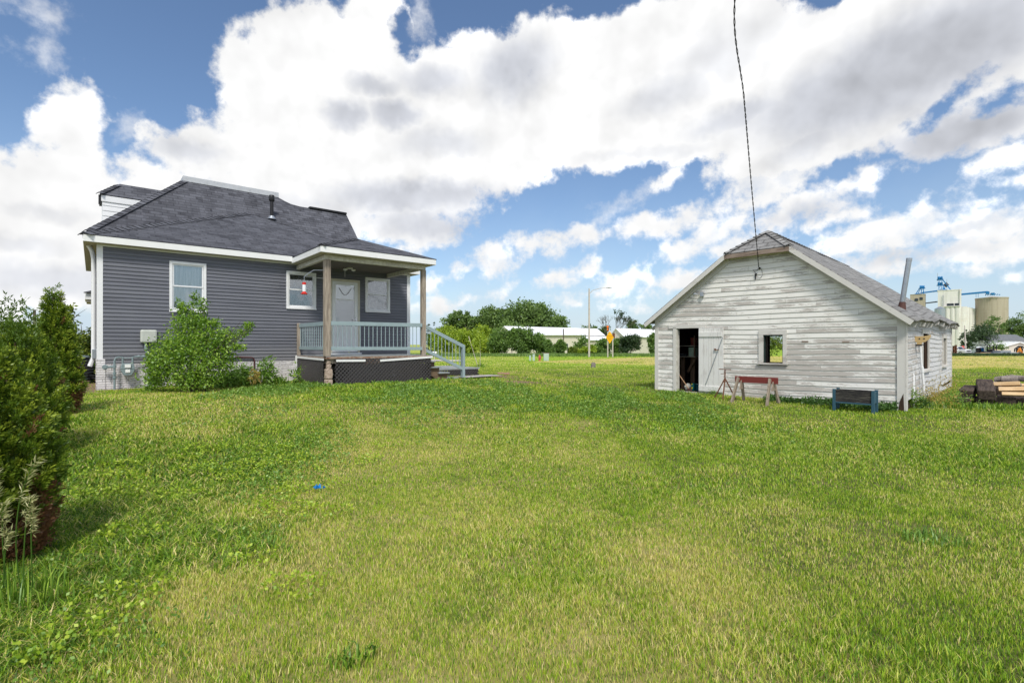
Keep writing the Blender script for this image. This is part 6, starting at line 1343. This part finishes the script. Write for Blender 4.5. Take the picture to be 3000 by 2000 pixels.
M['conc_tan'] = mat('tan_concrete', f_conc((.42, .36, .285), (.34, .285, .22), (.28, .22, .17)), (.5, .5, .5), .9)
m_ = MB(); m_.box((X_(2747), 0, 0), (X_(2815.5), 16, Z_(849))); m_.box((X_(2747) - .2, -.2, Z_(851)), (X_(2815.5) + .3, 16.2, Z_(848.5))); m_.box((X_(2811), -.8, 0), (X_(2816), 0, Z_(850))); m_.build('headhouse', M['conc_white'], ge)
m_ = MB()
for px in (2776, 2790, 2804): m_.cyl((X_(px), -1., 0), (X_(px), -1., Z_(898)), 1.9, n=24)
m_.box((X_(2768), -3.3, Z_(899)), (X_(2812), 1, Z_(897))); m_.build('silo_cluster', M['conc_white'], ge, True)
m_ = MB()
for k in range(5): m_.cyl((X_(2820 + k * 8.5), 4 + k * 2.5, 0), (X_(2820 + k * 8.5), 4 + k * 2.5, Z_(899 + k * 1.6)), 2.4, n=24)
m_.build('annex_silo', M['conc_white'], ge, True)
m_ = MB(); m_.box((X_(2661), 3, 0), (X_(2708.5), 14, Z_(857))); m_.box((X_(2660.5), 2.8, Z_(857)), (X_(2709), 14.2, Z_(856))); m_.build('tan_block', M['conc_tan'], ge)
for (px, py, w_) in ((2696, 869, .9), (2681, 872, 1.), (2788, 892, 1.1), (2803, 892, 1.1), (2778, 892, .7)):
    yo = 2.9 if px < 2720 else -.05; MB().box((X_(px) - w_, yo - .15, Z_(py) - 1.1), (X_(px) + w_, yo, Z_(py) + .7)).build('window', M['carglass'], ge)
def legs(px0, px1, y0, y1, d0=4., d1=7.):
    for x in (px0, px1):
        for d_ in (d0, d1): m_.bar((X_(x), d_, Z_(y0)), (X_(x), d_, Z_(y1)), .32, .32, (0, 1, 0))
    n = max(1, int((y0 - y1) / 8))
    for k in range(n): m_.bar((X_(px0), d0, Z_(y0 - (y0 - y1) * k / n)), (X_(px1), d0, Z_(y0 - (y0 - y1) * (k + 1) / n)), .22, .22, (0, 1, 0))
m_ = MB(); legs(2750, 2759, 849, 806); legs(2696, 2703, 856, 838)
m_.bar((X_(2678), 5, Z_(856)), (X_(2690), 5, Z_(838)), .5, .5, (0, 1, 0)); m_.bar((X_(2684), 5, Z_(856)), (X_(2694), 5, Z_(838)), .4, .4, (0, 1, 0))
m_.bar((X_(2675), 5, Z_(855)), (X_(2775), 5, Z_(846)), 1.2, .6, (0, 0, 1)); m_.bar((X_(2700), 5, Z_(850.5)), (X_(2770), 5, Z_(845)), .3, .3)
for k in range(12): m_.bar((X_(2702 + k * 4), 5, Z_(849.5)), (X_(2702 + k * 4), 5, Z_(852.5)), .18, .18, (0, 1, 0))
m_.bar((X_(2762), 4, Z_(817)), (X_(2786), 4, Z_(849)), .6, .6, (0, 1, 0)); m_.bar((X_(2763), 4, Z_(833)), (X_(2770), 4, Z_(849)), .5, .5, (0, 1, 0)); m_.bar((X_(2764), 4, Z_(840)), (X_(2769), 2, Z_(880)), .8, .8, (0, 1, 0))
m_.bar((X_(2816), 3, Z_(863.5)), (X_(2893), 3, Z_(860)), .9, 1., (0, 0, 1)); m_.bar((X_(2816), 3, Z_(861)), (X_(2890), 3, Z_(857.5)), .2, .2)
for px in (2858, 2864): m_.bar((X_(px), 3, Z_(861)), (X_(px), 3, Z_(874)), .2, .2, (0, 1, 0))
for k in range(7): m_.bar((X_(2884 + k * 6), 3, Z_(870)), (X_(2888 + k * 6), 3, Z_(861 + k * 1.2)), .5, .5, (0, 1, 0))
m_.box((X_(2885), 2, Z_(866)), (X_(2895), 5, Z_(859))); m_.box((X_(2900), 2, Z_(869)), (X_(2909), 5, Z_(863)))
m_.build('conveyor_frame', M['blue_leg'], ge)
m_ = MB()
for (px, py, r_) in ((2755, 811, 1.25), (2755, 828, 1.15), (2699.5, 834, 1.15)): m_.cyl((X_(px) - 1.6, 5.5, Z_(py)), (X_(px) + 1.2, 5.5, Z_(py)), r_, r_ * .8, 14); m_.box((X_(px) - 2.1, 4.4, Z_(py) - 1.25), (X_(px) + 1.6, 6.6, Z_(py) - .7))
m_.build('leg_head', M['blue_leg'], ge)
m_ = MB(); m_.lathe([(.1, -1.9), (1.6, 0), (.1, 1.9)], (X_(2772), 5, Z_(832)), 8); m_.bar((X_(2708), 5, Z_(884)), (X_(2746), 5, Z_(881)), .8, .8, (0, 0, 1)); m_.build('distributor', painted('dark_steel', (.08, .08, .085), .3, .6), ge)
m_ = MB(); m_.cyl((X_(2746), 5, Z_(820)), (X_(2746), 5, Z_(795)), .12, n=5); m_.cyl((X_(2774), 5, Z_(830)), (X_(2774), 5, Z_(815)), .1, n=5)
for x in (2761, 2764.5): m_.cyl((X_(x), -.6, Z_(896)), (X_(x), -.6, Z_(864)), .12, n=5)
m_.build('mast', M['galv'], ge)
mbn = empty('metal_bin', (PX(2754, 335), 335, gz(PX(2754, 335), 335)), 0, label='round corrugated metal grain bin with a low conical roof before the elevator', cat='grain bin'); zz_ = CZ + (1008 - 905) / F * 335 - mbn.location.z
MB().cyl((0, 0, 0), (0, 0, zz_), 2.9, n=32).build('wall', M['galv'], mbn, True); MB().cyl((0, 0, zz_), (0, 0, zz_ + 1.6), 3.0, .5, 32).build('roof', M['galv'], mbn)
Ys = 345; cs_ = empty('concrete_silo', (PX(2905, Ys), Ys, gz(PX(2905, Ys), Ys)), 0, label='wide round tan concrete silo right of the grain elevator', cat='silo'); zz_ = CZ + (1008 - 875) / F * Ys - cs_.location.z; r_ = 97 / F * Ys / 2 * .735
MB().cyl((0, 0, 0), (0, 0, zz_), r_, n=64).build('wall', M['conc_tan'], cs_, True); m_ = MB(); m_.cyl((0, 0, zz_ - .3), (0, 0, zz_ + .5), r_ + .2, n=64); m_.cyl((0, 0, zz_ + .5), (0, 0, zz_ + 1.6), r_ * .75, .8, 40); m_.build('roof', M['conc_tan'], cs_)
# leaning utility pole, right
up = at('utility_pole', 2830, 150, 'pale leaning utility pole in front of the elevator', 'pole'); zt_ = CZ + (1008 - 953) / F * 150 - up.location.z
m_ = MB(); m_.cyl((0, 0, -.2), (-.4, 0, zt_), .17, .13, 8); m_.build('pole', M['pole'], up, True)
# grey roofed house at the right edge
hx0 = PX(2940, 165); gh = empty('background_house', (hx0, 165, gz(hx0, 165) - .2), 0, label='pale house with a grey roof and a white gabled garage at the right edge', cat='house'); zf = lambda py, Y=165: CZ + (HY - py) / F * Y - gh.location.z; xf = lambda px: PX(px, 165) - hx0
m_ = MB(); m_.box((xf(2953), 6, 0), (xf(3060), 14, zf(996))); m_.build('wall', M['white_vinyl'], gh)
MB().slope([(xf(2949), 5.4, zf(997)), (xf(3065), 5.4, zf(997)), (xf(3065), 10, zf(978)), (xf(2951), 10, zf(978))], .1).slope([(xf(2949), 14.6, zf(997)), (xf(3065), 14.6, zf(997)), (xf(3065), 10, zf(978)), (xf(2951), 10, zf(978))], .1).build('roof', M['slate'], gh)
m_ = MB(); m_.prism([(xf(2941), 0, 0), (xf(3026), 0, 0), (xf(3026), 0, zf(1013)), (xf(2984), 0, zf(1003)), (xf(2941), 0, zf(1013))], (0, 5.8, 0)); m_.build('garage_wall', M['tan_wall'], gh)
m_ = MB(); m_.slope([(xf(2935), -.5, zf(1014.5)), (xf(2984), -.5, zf(1001)), (xf(2984), 6, zf(1001)), (xf(2935), 6, zf(1014.5))], .3); m_.slope([(xf(3033), -.5, zf(1014.5)), (xf(2984), -.5, zf(1001)), (xf(2984), 6, zf(1001)), (xf(3033), 6, zf(1014.5))], .3); m_.build('garage_roof', M['white_trim'], gh)

# ------------------------------------------------------------------ yard with vehicles, beyond the hay
YV = 112
def wheel(parent, x, y, r_, w_=.25):
    o = MB().cyl((x - w_ / 2, y, r_), (x + w_ / 2, y, r_), r_, n=18).build('wheel', M['tyre'], parent, True); MB().cyl((x - w_ / 2 - .01, y, r_), (x + w_ / 2 + .01, y, r_), r_ * .55, n=12).build('rim', M['chrome'], o, True)
tk = at('pickup_truck', 2838, YV, 'white pickup truck facing the camera behind the mown field', 'pickup truck', R(14)); tk.location.z += .25
m_ = MB(); m_.box((-.98, .0, .50), (.98, 5.6, 1.05)); m_.prism([(-.95, .05, 1.05), (-.93, .15, 1.22), (-.93, 1.4, 1.30), (-.95, 1.45, 1.05)], (1.88, 0, 0)); m_.box((-.95, 3.3, 1.05), (-.87, 5.6, 1.35)); m_.box((.87, 3.3, 1.05), (.95, 5.6, 1.35)); m_.build('body', M['carwhite'], tk, bev=.05)
m_ = MB(); m_.prism([(-.90, 1.35, 1.28), (-.80, 1.95, 1.86), (-.80, 3.1, 1.88), (-.90, 3.3, 1.28)], (1.7, 0, 0)); m_.build('cab', M['carwhite'], tk, bev=.03)
m_ = MB(); m_.prism([(-.78, 1.40, 1.34), (-.72, 1.86, 1.78), (.62, 1.86, 1.78), (.70, 1.40, 1.34)], (0, -.04, .02)); m_.build('windscreen', M['carglass'], tk)
MB().box((-.55, -.03, .78), (.55, .02, 1.08)).build('grille', M['black'], tk); MB().box((-.97, -.12, .45), (.97, .02, .66)).build('bumper', M['chrome'], tk, bev=.03)
for s_ in (-1, 1): MB().box((s_ * .76 - .17, -.03, .82), (s_ * .76 + .17, .02, 1.04)).build('headlight', M['glass'], tk); MB().box((s_ * 1.13 - .1, 1.5, 1.30), (s_ * 1.13 + .1, 1.58, 1.58)).build('mirror', M['black'], tk)
for (x, y) in ((-.84, 1.), (.84, 1.), (-.84, 4.6), (.84, 4.6)): wheel(tk, x, y, .42, .28)
tr_ = at('flatbed_trailer', 2880, YV - 4, 'long low black flatbed trailer behind the tall grass strip', 'trailer')
MB().box((-5.8, 0, .55), (3.4, 2.2, .72)).build('deck', M['black'], tr_); MB().box((-.5, -.02, .72), (1.6, 1.4, .80)).build('load_board', M['fresh_wood'], tr_)
for x in (-4.0, -3.1, .8): o = MB().cyl((x, -.12, .38), (x, .12, .38), .38, n=16).build('wheel', M['tyre'], tr_, True)
tr2 = at('gooseneck_trailer', 2958, YV - 3, 'grey trailer frame with wheels in front of the pale house', 'trailer')
MB().box((-3.5, 0, .6), (2., 2.2, .85)).box((-1.8, .1, .85), (.4, 2., 1.25)).build('deck', M['galv'], tr2, bev=.03)
for x in (-1.2, -.3): MB().cyl((x, -.15, .42), (x, .1, .42), .42, n=16).build('wheel', M['tyre'], tr2, True)
bt_ = at('water_tank', 2875, YV + 1, 'blue and white portable tank standing on the dark trailer', 'tank'); m_ = MB(); m_.box((-.1, 0, 1.0), (.62, .8, 1.95)); m_.build('tank', M['blue_leg'], bt_, bev=.05); m_ = MB(); m_.cyl((-.5, .4, 1.4), (-.05, .4, 1.4), .5, n=14); m_.build('reel', M['black'], bt_); MB().lathe([(.72, 0), (.55, .2), (.1, .28)], (.0, .4, 1.9), 14).build('lid', M['white_vinyl'], bt_, True); MB().box((-.7, -.1, .5), (1.6, .9, 1.0)).build('base_frame', M['black'], bt_)
tc_ = at('roller_machine', 2915, YV - 1, 'dark roller machine with a flat canopy and a pale yellow sloping hood', 'machine')
m_ = MB(); m_.box((-1.9, -.1, 2.35), (.6, 1.6, 2.48)); m_.build('canopy', M['black'], tc_)
m_ = MB()
for x in (-.3, .3): m_.bar((x, 0, .9), (x, 0, 2.4), .14, .14, (0, 1, 0)); m_.bar((x, 1.5, .9), (x, 1.5, 2.4), .14, .14, (0, 1, 0))
m_.box((-.6, .2, .9), (.1, 1.3, 1.5)); m_.build('cab_frame', M['black'], tc_)
m_ = MB(); m_.prism([(-.1, 0, .75), (2.3, 0, .75), (2.2, 0, .95), (1.2, 0, 1.45), (.15, 0, 1.6)], (0, 1.5, 0)); m_.build('hood', M['equip_tan'], tc_, bev=.05); MB().box((-1.4, .1, .45), (2.5, 1.4, .75)).build('chassis', M['galv'], tc_)
for x in (-1.3, .6): wo = MB().cyl((x, -.2, .55), (x, 1.6, .55), .58, n=20).build('wheel', M['tyre'], tc_, True); MB().cyl((x, -.23, .55), (x, -.19, .55), .3, n=14).build('rim', M['equip_tan'], wo)
om = at('orange_machine', 2988, YV - 2, 'orange framed machine with black hoses at the right edge of the yard', 'machine')
m_ = MB(); m_.bar((-.6, 0, .8), (-.1, 0, 1.9), .16, .16, (0, 1, 0)); m_.bar((.5, 0, .8), (.0, 0, 1.9), .16, .16, (0, 1, 0)); m_.box((-.15, -.1, 1.0), (.1, .1, 2.0)); m_.box((-.6, -.1, .35), (.7, 1.2, .62)); m_.build('frame', M['equip_orange'], om)
m_ = MB(); m_.box((-.9, .3, .62), (1., 1.4, .85)); m_.tube([(-.7, 0, 1.9), (-.3, 0, 2.2), (.4, 0, 2.15), (1.1, 0, 1.8), (1.2, 0, 1.)], .14, 8); m_.tube([(-1.2, 0, 1.), (-1.1, 0, 1.7), (-.6, 0, 2.), (.4, 0, 1.9)], .11, 8); m_.box((.1, .2, .9), (.9, 1., 1.8)); m_.build('engine', M['black'], om)
for x in (-.6, .8): MB().cyl((x, -.15, .35), (x, .1, .35), .35, n=14).build('wheel', M['tyre'], om, True)
wt_ = at('enclosed_trailer', 2812, YV + 8, 'plain white box trailer left of the pickup truck', 'trailer'); MB().box((-1.2, 0, .5), (1.2, 3.5, 1.75)).build('body', M['white_vinyl'], wt_, bev=.05); MB().cyl((-.5, -.05, .35), (-.5, .1, .35), .35, n=14).build('wheel', M['tyre'], wt_, True)
ss_ = at('stop_sign', 2821, YV + 3, 'small red stop sign beside the pickup truck', 'sign'); zc = CZ - 10. / F * YV - ss_.location.z; MB().prism([(.42 * math.cos(R(22.5 + 45 * k)), 0, zc + .42 * math.sin(R(22.5 + 45 * k))) for k in range(8)], (0, .03, 0)).build('sign_plate', M['stopred'], ss_); text('STOP', .28, (0, -.01, zc - .1), M['white_trim'], ss_); MB().cyl((0, .05, -.1), (0, .05, zc), .04).build('post', M['galv'], ss_)
sc_ = at('scrap_stack', 2801, YV - 2, 'rust brown stacked frame right beside the shed edge', 'frame'); m_ = MB(); m_.box((-.45, 0, 0), (-.25, .4, 2.3)); m_.box((.0, 0, 0), (.2, .4, 2.5)); m_.box((-.45, 0, 2.1), (.2, .4, 2.3)); m_.box((-.45, 0, 1.1), (.2, .4, 1.25)); m_.build('frame', M['rust'], sc_)

# ------------------------------------------------------------------ grass
rng = np.random.default_rng(77)
M['grass'] = None
m = bpy.data.materials.new('lawn_blades'); m.use_nodes = True; q = NT(m.node_tree); q.N.clear()
c = q.ramp(attr(q, 'tone'), [(0., (.03, .08, .01)), (.22, (.095, .21, .016)), (.45, (.25, .43, .018)), (.62, (.43, .58, .035)), (.78, (.64, .60, .13)), (1., (.82, .68, .34))])
d = q.n('ShaderNodeBsdfDiffuse', {'Color': c}); tr = q.n('ShaderNodeBsdfTranslucent', {'Color': c}); gl = q.n('ShaderNodeBsdfGlossy', {'Color': (.7, .75, .6, 1), 'Roughness': .5})
mx = q.n('ShaderNodeMixShader', {0: .3, 1: d.outputs[0], 2: tr.outputs[0]}); mx = q.n('ShaderNodeMixShader', {0: .04, 1: mx.outputs[0], 2: gl.outputs[0]}); q.L.new(mx.outputs[0], q.n('ShaderNodeOutputMaterial').inputs[0]); M['grass'] = m
def blocked(x, y):
    u, v = HF.loc(x, y); b = (u > -.05) & (u < 7.8) & (v > -.02) & (v < 12)
    b |= (u > 4.3) & (u < 7.2) & (v > -2.28) & (v < 0) | (u > 8.2) & (u < 9.8) & (v > -2.45) & (v < -1.7) | (u > 8) & (u < 9.8) & (v > -1.0) & (v < .9)
    s, t_ = SF.loc(x, y); b |= (s > .02) & (s < 5.5) & (t_ > .02) & (t_ < 8.6)
    return b
Vs, Fs, Ts = [], [], []; base = 0
bands = [(1.7, 3.2, 14500, .034, .0031, 1), (3.2, 5, 9000, .034, .0038, 1), (5, 8, 4600, .034, .0054, 1), (8, 13, 1800, .036, .0088, 1), (13, 22, 480, .044, .016, 0), (22, 40, 110, .05, .036, 0), (40, 72, 20, .06, .085, 0), (72, 104, 5, .09, .16, 0)]
for (y0, y1, dens, hh, ww, nearb) in bands:
    wy = lambda v: 1.12 * v + 3.2; area = (wy(y0) + wy(y1)) * (y1 - y0); n = int(area * dens)
    y = np.sqrt(rng.random(n) * (y1 ** 2 - y0 ** 2) + y0 ** 2); x = (rng.random(n) * 2 - 1) * wy(y)
    inside = np.abs(x) < 1.1 * y + .5; k0 = inside | (rng.random(n) < .3); x, y, inside = x[k0], y[k0], inside[k0]; n = len(x)
    edge_ = (vnoise(x, y, .9, 4) - .5) * 1.1 + (vnoise(x, y, .3, 14) - .5) * .5
    left = sstep(-x - 1.0 - .12 * y + edge_, 0, 1.2) * sstep(9.5 - y + edge_ * 2, 0, 4) * .9
    lush = .45 * sstep(vnoise(x, y, 1.7, 1), .5, .85) + .75 * np.exp(-((y - 10.5 + .2 * x + edge_) / 2.2) ** 2) * sstep(5.5 - x, 0, 2) * sstep(x + 7, 0, 2) * sstep(vnoise(x, y, 1.1, 21), .15, .5)
    lush = lush + .8 * np.exp(-((x - 6.3) / 1.8) ** 2 - ((y - 6.6 + edge_) / .9) ** 2)
    lush = np.clip(np.maximum(lush, left), 0, 1)
    dryn = vnoise(x, y, 1.1, 2) * .5 + vnoise(x, y, .35, 3) * .3 + vnoise(x, y, 3.1, 6) * .35
    mid = np.exp(-((y - 5.2) / 3.2) ** 2) * (1 - left)
    dry = np.clip((dryn - .47) * 1.15 + (.30 * mid + .24 * sstep(y, 6, 1.5)) * (.6 + .8 * vnoise(x, y, 1.6, 31)), .03, .8) * (1 - .75 * lush)
    hd = hay_d(x, y); hay = sstep(hd, -.5, 2.5) * sstep(vnoise(x * .5, y, 1.2, 7), .22, .45); line = np.exp(-((hd + 5.5) / .5) ** 2) * .5
    dry = np.clip(np.maximum(dry, np.maximum(hay * .95, line)), 0, 1)
    bare = np.zeros(n)
    for (a, b, rx, ry) in patches: bare = np.maximum(bare, 1 - sstep(np.hypot((x - a) / rx, (y - b) / ry) + .35 * vnoise(x, y, .25, 5), .8, 1.35))
    tex = vnoise(x, y, .09 if y0 < 8 else .3, 8)
    keep = ~blocked(x, y) & (rng.random(n) > bare * np.where((x > 2.2) & (x < 3.7) & (y < 4.3), .5, .93)) & (rng.random(n) > .25 * (tex < .28))
    x, y, lush, dry, left, hay, tex, inside = [a[keep] for a in (x, y, lush, dry, left, hay, tex, inside)]; n = len(x)
    su_, sv_ = SF.loc(x, y); nearshed = np.exp(-np.hypot(np.maximum(np.maximum(-su_, su_ - 5.5), 0), np.maximum(np.maximum(-sv_, sv_ - 8.6), 0)) / .5) * (sv_ < 2)
    h = hh * (.55 + .6 * rng.random(n)) * (1 + .75 * lush + .5 * left * rng.random(n)) * (1 + .5 * nearshed) * (.8 + .5 * tex) * (1 - .35 * hay)
    wd = ww * np.where(inside, 1, 2.2) * (.7 + .6 * rng.random(n)) * (1 + .3 * lush + 1.1 * left * (rng.random(n) < .35))
    straw = rng.random(n) < dry
    tone = np.where(straw, .72 + .28 * rng.random(n), np.clip(.46 + .19 * rng.normal(size=n) + .18 * (dry - .25) - .08 * lush - .10 * left + .14 * (tex - .5), .08, .68))
    tone = np.where((rng.random(n) < .05), np.clip(tone + .2, 0, 1), tone)
    a_ = rng.random(n) * 6.283; ln = (.06 + .36 * rng.random(n)) * (1 + 1.2 * lush + .8 * left) * np.where(straw, 1.2, 1)
    dx, dy = np.cos(a_) * ln, np.sin(a_) * ln; fa = a_ + rng.normal(size=n) * .6; px_, py_ = -np.sin(fa) * wd / 2, np.cos(fa) * wd / 2
    px_ = np.where(np.abs(px_) < wd * .25, wd * .25 * np.sign(px_ + 1e-9), px_)
    B = np.stack([x, y, ground(x, y) - .004], 1); S_ = np.stack([px_, py_, px_ * 0], 1)
    T = B + np.stack([dx * h, dy * h, h], 1)
    if nearb:
        Mi = B + np.stack([dx * h * .35, dy * h * .35, h * .55], 1); V = np.stack([B - S_, B + S_, Mi + S_ * .9, Mi - S_ * .9, T + np.stack([dx * h * .3, dy * h * .3, -h * .12 * ln], 1)], 1).reshape(-1, 3); b0 = np.arange(n)[:, None] * 5 + base
        Fs += [b0 + np.array([[0, 1, 2]]), b0 + np.array([[0, 2, 3]]), b0 + np.array([[3, 2, 4]])]; k = 5
    else:
        V = np.stack([B - S_, B + S_, T], 1).reshape(-1, 3); b0 = np.arange(n)[:, None] * 3 + base; Fs += [b0 + np.array([[0, 1, 2]])]; k = 3
    Vs.append(V); Ts.append(np.repeat(tone, k)); base += len(V)
go_ = fast_mesh('grass', np.concatenate(Vs), np.concatenate(Fs), M['grass'], {'tone': np.concatenate(Ts)}); tag(go_, kind='stuff')
# broad-leaved weeds in the lawn: clover and plantain
C, Dd, Lf, Rn = [], [], [], []
n = 90000; y = np.sqrt(rng.random(n) * (14.5 ** 2 - 1.9 ** 2) + 1.9 ** 2); x = (rng.random(n) * 2 - 1) * (1.12 * y + .6)
band = np.exp(-((y - 11) / 2.2) ** 2) * (x < 4.5) * (x > -6) * .9; lf = sstep(-x - 1.15 - .1 * y, 0, .8) * sstep(9 - y, 0, 3); pat = vnoise(x, y, .8, 12)
keep = (rng.random(n) < np.maximum(band, lf) * sstep(pat, .42, .62)) & ~blocked(x, y); x, y, pat = x[keep], y[keep], pat[keep]; n = len(x)
C = np.stack([x, y, ground(x, y) + .03 + .03 * rng.random(n)], 1).repeat(3, 0) + rng.normal(size=(n * 3, 3)) * .012; D = rng.normal(size=C.shape) + np.array([0, -.2, .35]); sz_ = np.interp(C[:, 1], [2, 14], [.022, .05])
V, Fq = leaves(C, D, sz_, sz_ * .7, rng); tag(fast_mesh('clover', V, Fq, M['leaf_weed'], {'rnd': np.repeat(rng.random(len(C)), 4)}), kind='stuff')
n = 9000; y = np.sqrt(rng.random(n) * (7.5 ** 2 - 2 ** 2) + 4.); x = -1.1 - rng.random(n) * (y * 1.0 - .6)
keep = (vnoise(x, y, .42, 15) > .66) & (np.abs(x) < 1.05 * y); x, y = x[keep], y[keep]; n = len(x)
C = np.stack([x, y, ground(x, y) + .05 + .03 * rng.random(n)], 1).repeat(3, 0) + rng.normal(size=(n * 3, 3)) * .014; V, Fq = leaves(C, rng.normal(size=C.shape) + np.array([0, 0, .3]), .026, .02, rng)
tag(fast_mesh('lime_weeds', V, Fq, M['leaf_lime'], {'rnd': np.repeat(rng.random(len(C)), 4)}), kind='stuff')
# a few broad grass tufts standing out of the lawn
for i, (px, py, r_, n_, h_) in enumerate([(1010, 1950, .10, 38, .11), (1075, 1935, .05, 14, .13), (770, 1590, .16, 60, .09), (2740, 1590, .22, 150, .10), (2640, 1565, .05, 16, .07)]):
    Yd = F * 1.45 / (py - HY); x = PX(px, Yd); blades('coarse_grass', x, Yd, r_, r_ * .7, n_, h_, .009, 'leaf_bush' if i in (0, 1, 4) else 'leaf_weed', 300 + i, ['coarse grass tuft with broad blades at the bottom edge, left of centre', 'small upright tuft beside the coarse one at the bottom edge', 'soft grey green tuft in the lawn left of centre', 'longer grass tuft beside the bare patch at the right', 'light green weed in the bare patch at the right'][i], 'grass tuft', leanv=.8)
# dark rank grass before the yard
rg2 = np.random.default_rng(41); n = 9000; x = rg2.uniform(78, 130, n); y = rg2.uniform(103, 107.5, n); h = .55 * (.5 + rg2.random(n)); B = np.stack([x, y, ground(x, y)], 1)
V = np.stack([B - [.09, 0, 0], B + [.09, 0, 0], B + np.stack([rg2.normal(size=n) * .15, rg2.normal(size=n) * .1, h], 1)], 1).reshape(-1, 3); tag(fast_mesh('rank_grass', V, np.arange(3 * n).reshape(n, 3), M['leaf_dark'], {'rnd': np.repeat(rg2.random(n), 3)}), kind='stuff')
# rough edge under the far bushes
n = 22000; x = rg2.uniform(-16, 34, n); y = rg2.uniform(75.5, 79, n); h = .45 * (.4 + rg2.random(n)); B = np.stack([x, y, ground(x, y)], 1)
V = np.stack([B - [.05, 0, 0], B + [.05, 0, 0], B + np.stack([rg2.normal(size=n) * .12, rg2.normal(size=n) * .1, h], 1)], 1).reshape(-1, 3); tag(fast_mesh('verge_grass', V, np.arange(3 * n).reshape(n, 3), M['leaf_mid'], {'rnd': np.repeat(rg2.random(n), 3)}), kind='stuff')
